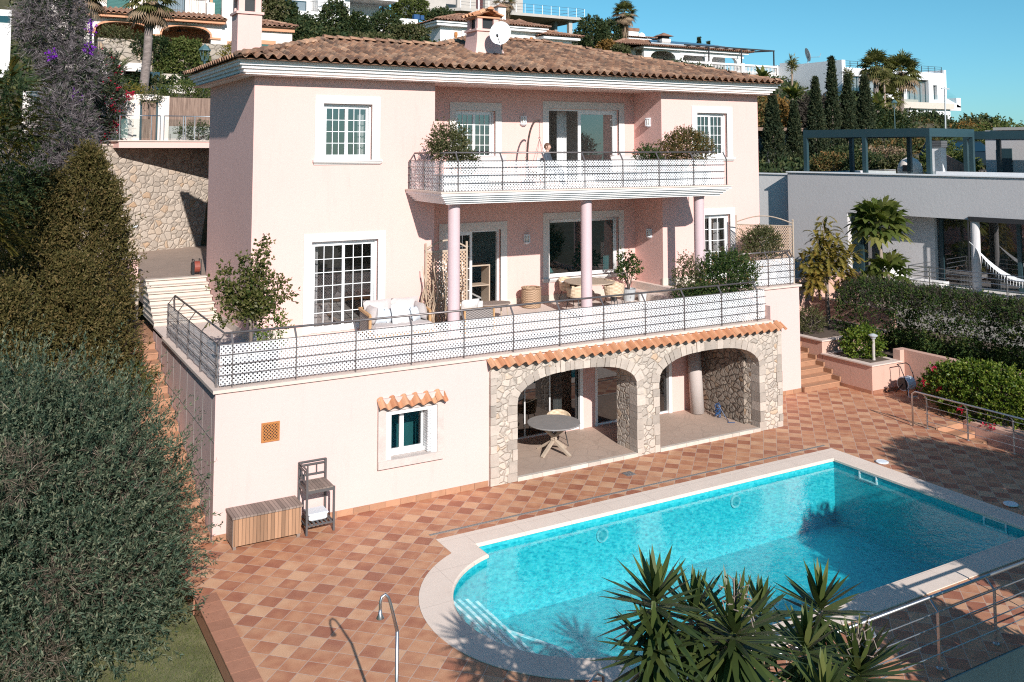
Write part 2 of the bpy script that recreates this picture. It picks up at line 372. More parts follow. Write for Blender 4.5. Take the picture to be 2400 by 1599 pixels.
MATDEF = {
 'plaster_pink': plaster(PINK), 'plaster_cream': plaster(CREAM), 'plaster_salmon': plaster((.60, .37, .29), .16), 'plaster_white': plaster((.80, .77, .74), .05),
 'plaster_villa': plaster((.80, .71, .64), .05), 'plaster_orange': plaster((.62, .30, .17), .05), 'plaster_grey': plaster((.56, .535, .53), .10), 'plaster_dirty': plaster((.40, .38, .35), .3), 'modern_white': plaster((.84, .84, .84), .03),
 'white': basic((.82, .82, .81), .45, .03, 2, .05), 'cornice_white': basic((.80, .77, .75), .6, .05, 3, .1), 'soffit': basic((.74, .57, .50), .8, .04, 2, .1),
 'arch_stone': basic((.53, .45, .38), .88, .28, 6, .8, 20, rndv=.42), 'stone_trim': basic((.66, .62, .585), .7, .07, 4, .2), 'stone_cap': basic((.62, .50, .43), .75, .12, 5, .25), 'stone_pale': basic((.62, .54, .46), .8, .2, 6, .5, 30, rndv=.3), 'stone_step': basic((.58, .50, .43), .7, .1, 3, .2),
 'window_stone': basic((.52, .45, .41), .85, .2, 5, .6, 25), 'column_paint': basic((.56, .42, .43), .6, .04, 3, .15),
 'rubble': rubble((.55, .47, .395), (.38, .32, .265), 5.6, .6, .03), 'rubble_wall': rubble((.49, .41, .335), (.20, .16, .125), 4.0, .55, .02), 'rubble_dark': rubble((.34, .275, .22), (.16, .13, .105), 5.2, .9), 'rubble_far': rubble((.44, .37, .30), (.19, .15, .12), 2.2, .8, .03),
 'clay_roof': clay((.235, .12, .072), (.345, .185, .11), (.47, .285, .18), .8), 'clay_hood': clay((.45, .195, .095), (.52, .245, .125), (.56, .30, .17), .15), 'clay_far': clay((.24, .115, .07), (.33, .17, .105), (.42, .25, .165), .5), 'clay_vent': basic((.42, .165, .045), .8, .1),
 'floor_tiles': m_tiles, 'terracotta': basic((.46, .24, .14), .65, .25, 5, .15, 30, rndv=.35), 'terracotta_edge': basic((.42, .19, .115), .65, .15, 7, .2, 30, rndv=.3), 'travertine': m_pave((.72, .60, .53), .8, .1), 'driveway': m_pave((.36, .27, .215), 1.6), 'porch_floor': m_pave((.47, .35, .275), 2.6),
 'coping': m_coping, 'mosaic': m_mosaic, 'water': m_water, 'pool_ring': basic((.16, .48, .52), .4, .05), 'pool_line': basic((.80, .92, .92), .4, .05),
 'steel': basic((.55, .55, .56), .42, .05, 4, .0, 60, 1.0), 'rail_dark': basic((.19, .165, .16), .38, .1, 4, .0, 60, .6), 'iron': basic((.03, .03, .032), .5, .1, 4, .1), 'iron_teal': basic((.025, .055, .065), .4, .06, 2, .02), 'lamp_green': basic((.06, .12, .13), .5, .1),
 'screen': m_screen, 'trellis': m_trellis,
 'glass': m_glass((.66, .66, .66), .15), 'glass_teal': m_glass((.16, .36, .37), .05), 'glass_dark': m_glass((.30, .32, .32), .09), 'glass_clear': m_glass((.85, .93, .92), .04), 'glass_rail': m_glass((.90, .95, .95), .02),
 'room': basic((.58, .56, .54), .9, .2, 2, .0), 'room_floor': basic((.20, .13, .09), .5, .2, 3, .0), 'curtain': basic((.62, .62, .62), .9, .2, 12, .2, 20), 'curtain_ochre': basic((.45, .28, .10), .9, .2, 12, .2, 20),
 'wood_chest': m_plank((.31, .175, .10), .07, 0, .45), 'wood_lid': m_plank((.23, .175, .145), .07, 0, .4), 'wood_grey': basic((.26, .20, .165), .7, .3, 12, .3, rndv=.3), 'wood_pale': basic((.42, .33, .25), .7, .25, 10, .3), 'wood_teak': basic((.45, .26, .12), .6, .15, 10, .2), 'driftwood': basic((.50, .37, .26), .8, .35, 8, .4, 20, rndv=.45), 'driftwood_bark': basic((.17, .10, .065), .9, .3, 12, .6, 30, rndv=.4),
 'metal_grey': basic((.085, .08, .08), .5, .1, 4, .05), 'concrete_top': basic((.25, .235, .225), .6, .15, 6, .15), 'concrete': basic((.42, .38, .34), .85, .15, 2, .3), 'concrete_dark': basic((.27, .25, .23), .85, .15, 2, .3),
 'plastic_white': basic((.72, .76, .80), .4, .04), 'plastic_dark': basic((.03, .03, .035), .45, .1), 'black': basic((.015, .016, .018), .5, .1), 'red_paint': basic((.24, .055, .035), .4, .1), 'blue_paint': basic((.02, .07, .18), .4, .1),
 'fabric_sand': basic((.50, .45, .43), .9, .06, 8, .3, 30), 'fabric_white': basic((.68, .68, .67), .9, .05, 8, .3, 30), 'fabric_blue': basic((.50, .54, .58), .9, .06, 8, .3, 30), 'fabric_throw': basic((.55, .52, .50), .95, .3, 30, .6, 60), 'rug': basic((.46, .40, .37), .95, .1, 40, .5, 120), 'hammock': basic((.62, .63, .64), .9, .25, 14, .3),
 'wicker_grey': m_wicker((.07, .06, .055), (.33, .29, .27), 26), 'wicker_brown': m_wicker((.16, .09, .05), (.50, .34, .22), 30), 'woven': m_wicker((.46, .34, .22), (.68, .54, .39), 14), 'reed': m_reed,
 'pot_dark': basic((.05, .05, .055), .45, .2, 5, .2), 'pot_zinc': basic((.42, .44, .45), .5, .2, 4, .2), 'pot_white': basic((.72, .72, .71), .5, .05), 'pebbles': basic((.70, .69, .68), .8, .4, 60, .8, 50), 'soil': basic((.10, .07, .05), .95, .3, 10, .5),
 'ground': m_ground, 'lawn': m_lawn, 'bark': m_bark((.07, .05, .04), (.22, .17, .14)), 'bark_pale': m_bark((.15, .115, .095), (.34, .27, .22)), 'palm_trunk': m_bark((.11, .085, .075), (.28, .225, .20), 5, 16), 'palm_skirt': m_bark((.12, .085, .06), (.34, .25, .18), 20, 2),
 'leaf_olive': leafmat((.014, .030, .019), (.060, .086, .052), (.215, .215, .135), .2, .6, .2), 'leaf_juniper': leafmat((.028, .028, .008), (.085, .070, .022), (.18, .12, .05), .15), 'leaf_dark': leafmat((.010, .022, .010), (.028, .045, .016), (.075, .078, .022), .2),
 'leaf_mimosa': leafmat((.012, .022, .006), (.06, .06, .012), (.19, .13, .025), .3), 'leaf_boug': leafmat((.014, .026, .016), (.04, .055, .03), (.10, .10, .055), .2), 'twig_grey': leafmat((.06, .05, .055), (.15, .125, .13), (.28, .245, .24), 0), 'twig_brown': leafmat((.04, .03, .022), (.11, .085, .062), (.22, .17, .13), 0), 'flower_purple': leafmat((.10, .01, .24), (.20, .02, .42), (.30, .06, .52), .3), 'flower_red': leafmat((.26, .006, .03), (.44, .012, .05), (.55, .04, .08), .3),
 'leaf_hedge': leafmat((.012, .028, .010), (.036, .064, .018), (.11, .13, .032), .2, .7, .1), 'leaf_hedge_dry': leafmat((.02, .018, .014), (.05, .042, .034), (.10, .082, .068), .05, .8, .05), 'leaf_hibiscus': leafmat((.03, .06, .008), (.10, .15, .018), (.26, .28, .05), .35, .45, .3), 'leaf_bush': leafmat((.03, .05, .012), (.08, .10, .025), (.18, .18, .06), .25), 'leaf_box': leafmat((.03, .04, .014), (.08, .085, .032), (.21, .175, .10), .25), 'leaf_copper': leafmat((.035, .05, .018), (.10, .085, .03), (.30, .15, .06), .25),
 'leaf_citrus': leafmat((.022, .04, .010), (.085, .085, .022), (.22, .19, .09), .25, .4), 'leaf_yellow': leafmat((.07, .075, .018), (.19, .16, .035), (.36, .22, .05), .35), 'leaf_papaya': leafmat((.035, .055, .012), (.11, .13, .03), (.25, .24, .07), .35), 'leaf_cypress': leafmat((.012, .022, .012), (.034, .046, .022), (.085, .085, .04), .1), 'leaf_palm': leafmat((.03, .04, .012), (.11, .11, .035), (.26, .22, .09), .3), 'leaf_dry': leafmat((.10, .065, .04), (.21, .145, .09), (.34, .25, .17), .1), 'leaf_cycad': leafmat((.018, .032, .010), (.055, .075, .018), (.13, .13, .04), .2), 'leaf_yucca': leafmat((.014, .026, .010), (.062, .085, .022), (.20, .205, .065), .2, .42, .3), 'leaf_hill': leafmat((.016, .030, .014), (.04, .060, .022), (.12, .115, .045), .2), 'leaf_orange': leafmat((.09, .05, .014), (.20, .11, .03), (.34, .19, .06), .25), 'leaf_banana': leafmat((.03, .05, .014), (.10, .12, .03), (.30, .25, .08), .35),
 'skin': basic((.55, .33, .25), .55, .06, 20, .05), 'hair': basic((.13, .065, .04), .7, .3, 60, .4), 'shirt': basic((.05, .065, .085), .9, .1, 20, .2), 'trousers': basic((.09, .10, .12), .9, .1, 20, .2),
 'brown_metal': basic((.045, .027, .02), .6, .15, 8, .1), 'lens_teal': basic((.05, .36, .40), .4, .05),
 'solar': m_solar, 'shutter_green': m_slats((.03, .10, .09), (.05, .155, .14), .09), 'shutter_white': m_slats((.40, .41, .42), (.80, .80, .80), .055), 'garage_dark': m_slats((.06, .065, .07), (.12, .125, .13), .12), 'shutter_red': m_slats((.05, .015, .015), (.10, .03, .03), .1), 'car_paint': basic((.012, .018, .025), .2, .02, 2, .0, 60, .3),
 'grate': basic((.22, .20, .185), .6, .2, 80, .4), 'lens': basic((.75, .70, .62), .3, .05),
}
# ================================================================ the pink villa
def frame_leaf(mb, x0, x1, z0, z1, y, fw_=.07, cols=3, rows=4, bar=.016, d=.05):
    mb.box(x0, x0+fw_, y, y+d, z0, z1); mb.box(x1-fw_, x1, y, y+d, z0, z1)
    mb.box(x0+fw_, x1-fw_, y, y+d, z1-fw_, z1); mb.box(x0+fw_, x1-fw_, y, y+d, z0, z0+fw_*1.3)
    a, b, c, e = x0+fw_, x1-fw_, z0+fw_*1.3, z1-fw_
    for i in range(1, cols): x = a+(b-a)*i/cols; mb.box(x-bar/2, x+bar/2, y+.005, y+d-.01, c, e)
    for j in range(1, rows): z = c+(e-c)*j/rows; mb.box(a, b, y+.007, y+d-.012, z-bar/2, z+bar/2)
def opening(par, kind, label, x0, x1, z0, z1, y, leaves, sur=.23, surtop=.22, sill=True, glass='glass', foot=None, head=.06):
    """leaves: list of (x0,x1,cols,rows,yoff,fw). Window / door as a part with frame, pane, surround, sill"""
    yf = y+.13; f = MB(); zb = z0
    f.box(x0, x0+.05, yf-.02, yf+.09, zb, z1); f.box(x1-.05, x1, yf-.02, yf+.09, zb, z1); f.box(x0+.05, x1-.05, yf-.02, yf+.09, z1-head, z1); f.box(x0+.05, x1-.05, yf-.02, yf+.09, zb, zb+.05)
    for a, b, c, r, yo, fwid in leaves: frame_leaf(f, a, b, zb+.05, z1-head, yf+yo, fwid, c, r)
    w_ = f.build(kind, 'white', par)
    if label: w_['label'] = label
    p = MB()
    for a, b, c, r, yo, fwid in leaves: p.quad((a+.03, yf+yo+.03, zb+.08), (b-.03, yf+yo+.03, zb+.08), (b-.03, yf+yo+.03, z1-head-.03), (a+.03, yf+yo+.03, z1-head-.03))
    p.build('pane', glass, w_)
    if sur:
        s = MB(); q = y-.022; zf = z0 if foot is None else foot
        s.box(x0-sur, x0, q, y+.03, zf, z1); s.box(x1, x1+sur, q, y+.03, zf, z1); s.box(x0-sur, x1+sur, q-.003, y+.03, z1, z1+surtop)
        s.build('surround', 'stone_trim', w_)
    if sill:
        s = MB()
        for k, (o, a, b) in enumerate(((.10, -.05, 0), (.07, -.085, -.05), (.035, -.12, -.085))): s.box(x0-sur-.05+k*.015, x1+sur+.05-k*.015, y-o, y+.1, z0+a, z0+b)
        s.build('sill', 'stone_trim', w_)
    return w_
def tile_sheet(mb, O, u, v, n, W, L, clip=None, pitch=.27, row=.37, seg=8, jit=.006, tone=(0, 1)):
    """barrel tiles: O eave corner, u across, v up-slope, n normal"""
    O, u, v, n = map(Vector, (O, u, v, n)); nc = int(round(W/pitch)); pitch = W/nc; nr = int(math.ceil(L/row))
    prof = []
    for k in range(seg+1):
        s = k/seg
        prof.append((s, .075*math.sin(math.pi*s/.6) if s < .6 else -.045*math.sin(math.pi*(s-.6)/.4)))
    rr = random.Random(5)
    for i in range(nc):
        for j in range(nr):
            v0, v1 = j*row-.04*(j > 0), min((j+1)*row, L)
            if clip and not clip((i+.5)*pitch, (v0+v1)/2): continue
            dz = rr.uniform(-jit, jit); tw = rr.uniform(-jit, jit); a = tone[0]+(tone[1]-tone[0])*rr.random(); b2 = tone[0]+(tone[1]-tone[0])*rr.random()
            vs = []
            for vv, lift in ((v0, -.05), (v0, .03), (v1, 0.0)):
                for s, h in prof: vs.append(O+u*((i+s)*pitch)+v*vv+n*((h if lift > -.04 else h-.025 if j else h-.012)+max(lift, .0 if lift < 0 else 0)+(.03 if lift < 0 else 0)+dz+tw*(s-.3)*2))
            m_ = seg+1; fs = []; at = []
            for q in range(2):
                for k in range(seg):
                    fs.append((q*m_+k, q*m_+k+1, q*m_+m_+k+1, q*m_+m_+k)); at.append(a if prof[k][0] < .58 else b2)
            o = len(mb.v); mb.v += [tuple(p) for p in vs]; mb.f += [tuple(x+o for x in f) for f in fs]; mb.a += at
def ridge_caps(mb, a, b, r=.11, L=.36, tone=(0, 1)):
    a, b = Vector(a), Vector(b); d = b-a; n = max(1, int(d.length/L)); d /= n; s = d.cross(Vector((0, 0, 1))).normalized()
    for i in range(n):
        p0 = a+d*i-d*.12; p1 = a+d*(i+1); vs = []
        for p, rr_, z in ((p0, r*1.12, .03), (p1, r*.92, 0)):
            for k in range(9): t = math.pi*k/8; vs.append(p+s*math.cos(t)*rr_+Vector((0, 0, math.sin(t)*rr_*.8+z-.02)))
        mb.add(vs, [(k, k+1, 10+k, 9+k) for k in range(8)]+[tuple(range(8, -1, -1))], random.uniform(*tone))
def stepped(mb, path, steps, close=False):
    """cornice: path of (x,y,outx,outy) corner points; steps: (offset, z0, z1)"""
    for o, z0, z1 in steps:
        n = len(path)
        for i in range(n if close else n-1):
            a, b = path[i], path[(i+1) % n]
            A = (a[0]+a[2]*o, a[1]+a[3]*o); B = (b[0]+b[2]*o, b[1]+b[3]*o); C_ = (b[0]-b[2]*.0, b[1]-b[3]*.0); D = (a[0], a[1])
            mb.add([(*A, z0), (*B, z0), (*B, z1), (*A, z1), (*D, z0), (*C_, z0), (*C_, z1), (*D, z1)], [(0, 1, 2, 3), (3, 2, 6, 7), (1, 0, 4, 5)], random.random())
def railing(name, label, segs, z, loc, hlean, mat='rail_dark', group=None, screen=True, wires=(.2, .4, .6), posts_h=.8, rail_h=.99, lean=.15, rail_r=.024):
    """segs: list of (p0, p1, inward normal, [post distances], (screen start, end) )"""
    t = thing(name, label, 'railing', loc, group); hp = []
    for p0, p1, nin, posts, sc in segs:
        a = Vector((*p0, z)); b = Vector((*p1, z)); d = (b-a).normalized(); n = Vector((*nin, 0)); Ltot = (b-a).length
        for s in posts:
            p = a+d*s; m_ = MB(); m_.bar(p-Vector((0, 0, .06)), p+Vector((0, 0, posts_h)), .016, .045) if abs(d.x) > .5 else m_.bar(p-Vector((0, 0, .06)), p+Vector((0, 0, posts_h)), .045, .016)
            m_.bar(p+Vector((0, 0, posts_h-.01)), p+n*lean+Vector((0, 0, rail_h)), .04, .016); m_.build('post', mat, t)
        w_ = MB()
        for h in wires: w_.tube([a+d*.0+Vector((0, 0, h))-n*.02, b+Vector((0, 0, h))-n*.02], .0085, 6)
        w_.tube([a+Vector((0, 0, posts_h)), b+Vector((0, 0, posts_h))], .008, 6)
        w_.build('wire', mat, t)
        if screen:
            q0 = a+d*sc[0]-n*(-.012); q1 = a+d*sc[1]-n*(-.012); sN = MB(); N = 24
            for k in range(N):
                e0 = q0+(q1-q0)*(k/N); e1 = q0+(q1-q0)*((k+1)/N); wv = lambda i: n*(.008*math.sin(i*2.1))
                sN.quad(e0+wv(k), e1+wv(k+1), e1+wv(k+1)+Vector((0, 0, posts_h)), e0+wv(k)+Vector((0, 0, posts_h)))
            sN.build('screen', 'screen', t)
        hp += [a+n*lean+Vector((0, 0, rail_h)), b+n*lean+Vector((0, 0, rail_h))] if not hp else [b+n*lean+Vector((0, 0, rail_h))]
    h_ = MB(); h_.tube(hlean or hp, rail_r, 10); h_.build('handrail', 'steel' if mat == 'steel' else 'rail_dark', t, True)
    return t
def wall_lamp(name, label, loc, rz, first=None):
    if first: return place(first, False, loc, rz, label)
    t = thing(name, label, 'wall lamp', (0, 0, 0), 'white wall lamps on the pink villa')
    b = MB(); b.box(-.10, .10, -.02, 0, -.13, .15)
    for z in (-.12, .11): b.lathe([(.0, z), (.105, z), (.12, z+.015), (.105, z+.035), (0, z+.035)], (0, -.02, 0), 14, 1, .9)
    b.lathe([(.02, -.17), (.09, -.135), (.1, -.12)], (0, -.02, 0), 14, 1, .9)
    for a in (-70, -25, 25, 70): b.box(.1*math.sin(R(a))-.008, .1*math.sin(R(a))+.008, -.02-.09*math.cos(R(a))-.008, -.02-.09*math.cos(R(a))+.008, -.09, .115)
    b.build('housing', 'plastic_white', t); g = MB(); g.lathe([(.07, -.09), (.075, .11)], (0, -.02, 0), 12, 1, .8); g.build('diffuser', 'lens', t, True)
    t.location = loc; t.rotation_euler = (0, 0, rz); return t
YW, YM, X0, XL, XR, X1, ZT, ZE = 4.3, 5.75, 1.73, 6.75, 14.78, 19.0, 2.90, 9.56
villa = thing('villa', 'pink two-storey villa on a cream basement with a brown tiled roof', 'house', (9, 5, 0))
mb = MB()
wall(mb, X0, XL, ZT, ZE, YW, [(3.54, 4.89, 7.40, 8.88), (3.28, 5.10, 2.96, 5.29)])
wall(mb, XL, XR, ZT, ZE, YM, [(8.12, 9.47, 7.36, 8.85), (11.40, 14.15, 6.62, 8.97), (7.80, 9.66, 2.96, 5.235), (11.40, 14.10, 3.63, 5.46)])
wall(mb, XR, X1, ZT, ZE, YW, [(16.27, 17.58, 7.40, 8.88), (16.53, 17.65, 3.40, 5.51)])
for a, b, c in (((X0, YW), (X0, 9.5), 0), ((XL, YW), (XL, YM), 1), ((XR, YW), (XR, YM), 1), ((X1, YW), (X1, 14), 1), ((X0, 9.5), (5.3, 9.5), 0), ((5.3, 9.5), (5.3, 14), 0), ((5.3, 14), (X1, 14), 0)):
    mb.quad((*a, ZT), (*b, ZT), (*b, ZE), (*a, ZE))
mb.quad((X0, YW, ZE), (XL, YW, ZE), (XL, 9.5, ZE), (X0, 9.5, ZE)); mb.quad((XL, YM, ZE-.004), (XR, YM, ZE-.004), (XR, 14, ZE-.004), (XL, 14, ZE-.004)); mb.quad((XR, YW, ZE), (X1, YW, ZE), (X1, 14, ZE), (XR, 14, ZE))
mb.build('wall', 'plaster_pink', villa)
# rooms behind the glass
rm = MB()
for a, b, y0, y1, z0, z1 in ((X0+.3, XL-.1, YW+.22, 8.5, 2.95, 5.9), (XL+.3, XR-.3, YM+.22, 10.5, 2.95, 5.9), (XR+.2, X1-.3, YW+.22, 8.5, 2.95, 5.9), (X0+.3, XL-.1, YW+.22, 8.5, 6.6, 9.4), (XL+.3, XR-.3, YM+.22, 10.5, 6.6, 9.4), (XR+.2, X1-.3, YW+.22, 8.5, 6.6, 9.4)):
    rm.quad((a, y1, z0), (b, y1, z0), (b, y1, z1), (a, y1, z1)); rm.quad((a, y0, z0), (a, y1, z0), (a, y1, z1), (a, y0, z1)); rm.quad((b, y0, z0), (b, y1, z0), (b, y1, z1), (b, y0, z1)); rm.quad((a, y0, z0), (b, y0, z0), (b, y1, z0), (a, y1, z0)); rm.quad((a, y0, z1), (b, y0, z1), (b, y1, z1), (a, y1, z1))
rm.build('room', 'room', villa)
cu = MB()
def curtain(x0, x1, z0, z1, y, n=26):
    for k in range(n):
        a, b = x0+(x1-x0)*k/n, x0+(x1-x0)*(k+1)/n; ya, yb = y+.03*math.sin(k*1.9), y+.03*math.sin((k+1)*1.9)
        cu.quad((a, ya, z0), (b, yb, z0), (b, yb, z1), (a, ya, z1))
curtain(12.25, 12.62, 6.65, 8.95, 6.6, 12); curtain(13.80, 14.08, 3.5, 5.5, 6.2, 12); curtain(3.3, 3.6, 2.96, 5.3, 4.75, 8); curtain(17.3, 17.62, 3.4, 5.5, 4.75, 8); curtain(11.45, 11.7, 3.5, 5.5, 6.2, 8)
curtain(4.62, 4.9, 7.4, 8.9, 4.7, 8); curtain(8.15, 8.4, 7.4, 8.9, 6.15, 8)
cu.build('curtain', 'curtain', villa)
# soffit, cornice, roof
so_ = MB(); E = .46
so_.quad((X0-E, YW-E, ZE-.02), (X1+E, YW-E, ZE-.02), (X1+E, YM, ZE-.02), (X0-E, YM, ZE-.02)); so_.quad((X0-E, YM, ZE-.02), (X0, YM, ZE-.02), (X0, 10.1, ZE-.02), (X0-E, 10.1, ZE-.02)); so_.quad((X1, YM, ZE-.02), (X1+E, YM, ZE-.02), (X1+E, 14.6, ZE-.02), (X1, 14.6, ZE-.02))
so_.build('soffit', 'soffit', villa)
cm = MB(); path = [(X0, 9.5, -1, 1), (X0, YW, -1, -1), (X1, YW, 1, -1), (X1, 14, 1, 1)]
stepped(cm, path, [(.30, ZE-.03, ZE+.045), (.365, ZE+.045, ZE+.125), (.43, ZE+.125, ZE+.205), (.495, ZE+.205, ZE+.285), (.55, ZE+.285, ZE+.34)])
cm.build('cornice', 'cornice_white', villa)
ZR = ZE+.38; EV = .80; sl_ = .272; P2 = Vector((0, 1, sl_)).normalized()
ex0, ex1, ey = X0-.64, X1+.5, YW-.74; cs = 1/math.hypot(1, sl_)
rf = MB(); Wf = ex1-ex0
apx, apy = 10.35, 9.2
def zroof(y): return ZR+(y-ey)*sl_
def clipF(a, v):
    x, y = ex0+a, v*cs
    return y < a+.15 and y < Wf-a+.15 and (y < 3.4 if x < 8.0 else (y < 3.4+(x-8.0)+.1 if x < apx+.05 else y < 5.72))
tile_sheet(rf, (ex0, ey, ZR), (1, 0, 0), P2, (0, -sl_*cs, cs), Wf, 5.75/cs, clipF)
tile_sheet(rf, (ex0, ey+6.8, ZR), (0, -1, 0), Vector((1, 0, sl_)).normalized(), (-sl_*cs, 0, cs), 6.8, 3.5/cs, lambda a, v: v*cs < a+.1 and v*cs < 6.8-a+.1, seg=6)
tile_sheet(rf, (ex1, ey, ZR), (0, 1, 0), Vector((-1, 0, sl_)).normalized(), (sl_*cs, 0, cs), 11.3, 5.75/cs, lambda a, v: v*cs < a+.1 and v*cs < 11.3-a+.1, seg=6)
tile_sheet(rf, (4.7, 14.8, ZR), (0, -1, 0), Vector((1, 0, sl_)).normalized(), (-sl_*cs, 0, cs), 11.3, 5.7/cs, lambda a, v: v*cs < a+.1 and v*cs < 11.3-a and (14.8-a > 6.9+ (3.4-v*cs if v*cs < 3.4 else 0)), seg=4)
rf.build('roof', 'clay_roof', villa, False)
und = MB(); zz = lambda y: zroof(y)-.06
und.add([(ex0+.03, ey+.05, ZR-.05), (ex1-.03, ey+.05, ZR-.05), (13.7, apy, zz(apy)), (apx, apy, zz(apy)), (8, 6.9, zz(6.9)), (4.35, 6.9, zz(6.9))], [(0, 1, 2, 3, 4, 5)])
und.add([(ex0+.03, ey+.05, ZR-.05), (4.35, 6.9, zz(6.9)), (ex0+.03, ey+6.8, ZR-.05)], [(0, 1, 2)])
und.add([(4.35, 6.9, zz(6.9)), (8, 6.9, zz(6.9)), (4.7, 10.2, ZR-.05), (ex0, 10.3, ZR-.05)], [(0, 1, 2, 3)])
und.add([(8, 6.9, zz(6.9)), (apx, apy, zz(apy)), (4.7, 14.8, ZR-.05), (4.7, 10.2, ZR-.05)], [(0, 1, 2, 3)])
und.add([(apx, apy, zz(apy)), (13.7, apy, zz(apy)), (ex1, 14.8, ZR-.05), (4.7, 14.8, ZR-.05)], [(0, 1, 2, 3)])
und.add([(ex1-.03, ey+.05, ZR-.05), (ex1-.03, 14.8, ZR-.05), (13.7, apy, zz(apy))], [(0, 1, 2)])
und.build('roof_deck', 'clay_roof', villa)
rc = MB()
ridge_caps(rc, (ex0+.1, ey+.1, ZR+.05), (4.4, 6.9, zroof(6.9)+.05)); ridge_caps(rc, (4.4, 6.9, zroof(6.9)+.08), (8, 6.9, zroof(6.9)+.08)); ridge_caps(rc, (8, 6.9, zroof(6.9)+.06), (apx, apy, zroof(apy)+.06)); ridge_caps(rc, (apx, apy, zroof(apy)+.08), (13.7, apy, zroof(apy)+.08)); ridge_caps(rc, (ex1-.1, ey+.1, ZR+.05), (13.7, apy, zroof(apy)+.05)); ridge_caps(rc, (ex0+.1, ey+6.7, ZR+.05), (4.4, 6.9, zroof(6.9)+.05))
rc.build('ridge', 'clay_roof', villa)
# chimneys
def chimney(x0, x1, y0, y1, zb, zl, zt, label, flare=.0):
    c = MB(); n = 6
    if flare:
        for k in range(n):
            a, b = k/n, (k+1)/n; fa, fb = flare*(1-a)**2, flare*(1-b)**2; za, zb2 = zb+(zl-zb)*a, zb+(zl-zb)*b
            va = [(x0-fa, y0-fa, za), (x1+fa, y0-fa, za), (x1+fa, y1+fa, za), (x0-fa, y1+fa, za)]; vb = [(x0-fb, y0-fb, zb2), (x1+fb, y0-fb, zb2), (x1+fb, y1+fb, zb2), (x0-fb, y1+fb, zb2)]
            c.add(va+vb, [(i, (i+1) % 4, 4+(i+1) % 4, 4+i) for i in range(4)], .5)
    else: c.box(x0, x1, y0, y1, zb, zl)
    c.box(x0-.05, x1+.05, y0-.05, y1+.05, zl, zl+.07); h = zt-zl-.07; q = .17
    for xa in (x0+.02, x1-.02-q):
        for ya in (y0+.02, y1-.02-q): c.box(xa, xa+q, ya, ya+q, zl+.07, zt)
    ch = c.build('chimney', 'plaster_pink', villa); ch['label'] = label
    d = MB(); d.box(x0+.1, x1-.1, y0+.1, y1-.1, zl+.07, zt-.02); d.build('flue', 'black', ch)
    t = MB(); xm = (x0+x1)/2; W = y1-y0+.2
    for sx in (-1, 1):
        L = (x1-x0)/2+.12; tile_sheet(t, (xm+sx*L, y0-.1 if sx > 0 else y1+.1, zt+.02), (0, sx, 0), Vector((-sx, 0, .42)).normalized(), Vector((sx*.42, 0, 1)).normalized(), W, L*1.09, None, .22, .3, 6)
    ridge_caps(t, (xm, y0-.12, zt+.02+L*.42), (xm, y1+.12, zt+.02+L*.42), .1); t.box(x0-.02, x1+.02, y0-.02, y1+.02, zt-.02, zt+.03)
    t.build('cap', 'clay_hood', ch)
chimney(1.85, 2.52, 6.75, 7.45, 9.9, 11.45, 11.95, 'tall slim chimney at the left end of the roof')
chimney(9.02, 9.80, 6.1, 6.85, 10.6, 11.35, 11.78, 'short flared chimney in the middle of the roof', .14)
# windows and doors
opening(villa, 'window', None, 3.54, 4.89, 7.40, 8.88, YW, [(3.60, 4.24, 3, 4, 0, .065), (4.20, 4.83, 3, 4, .012, .065)], .23, .21)
opening(villa, 'window', None, 8.12, 9.47, 7.36, 8.85, YM, [(8.18, 8.82, 3, 4, 0, .065), (8.78, 9.41, 3, 4, .012, .065)], .21, .24)
opening(villa, 'window', None, 16.27, 17.58, 7.40, 8.88, YW, [(16.33, 16.95, 3, 4, 0, .065), (16.91, 17.52, 3, 4, .012, .065)], .24, .22)
opening(villa, 'glass_door', 'sliding door with white muntins left of the sofa', 3.28, 5.10, 2.96, 5.29, YW, [(3.34, 4.22, 3, 6, 0, .07), (4.15, 5.04, 3, 6, .03, .07)], .21, .21, False)
opening(villa, 'glass_door', 'half open balcony door', 11.40, 14.15, 6.62, 8.97, YM, [(12.62, 14.09, 1, 1, 0, .1)], .22, .23, False, 'glass')
opening(villa, 'glass_door', 'half open terrace door beside the column', 7.80, 9.66, 2.96, 5.235, YM, [(7.86, 8.75, 3, 6, .0, .08)], .22, .24, False)
opening(villa, 'window', 'large picture window with teal glass', 11.40, 14.10, 3.63, 5.46, YM, [(11.46, 14.04, 1, 1, 0, .05)], .22, .21, True, 'glass_teal')
opening(villa, 'glass_door', 'narrow white door behind the shrubs', 16.53, 17.65, 3.40, 5.51, YW, [(16.59, 17.0, 1, 5, .05, .06), (16.85, 17.59, 2, 5, .0, .07)], .21, .21, False)
# skirting
for q in ((X0-.02, 3.07, YW-.02, YW+.05, ZT, ZT+.24), (5.31, XL+.02, YW-.02, YW+.05, ZT, ZT+.24), (9.88, XR-.02, YM-.02, YM+.05, ZT, ZT+.22), (XL, 7.58, YM-.02, YM+.05, ZT, ZT+.22), (XR-.02, 16.3, YW-.02, YW+.05, ZT+.45, ZT+.68), (XR-.02, XR+.05, YW+.06, YM-.03, ZT+.2, ZT+.45), (X0-.02, X0+.04, YW+.06, 9.4, ZT, ZT+.2)):
    sk = MB(); sk.box(*q); sk.build('skirting', 'stone_step', villa)
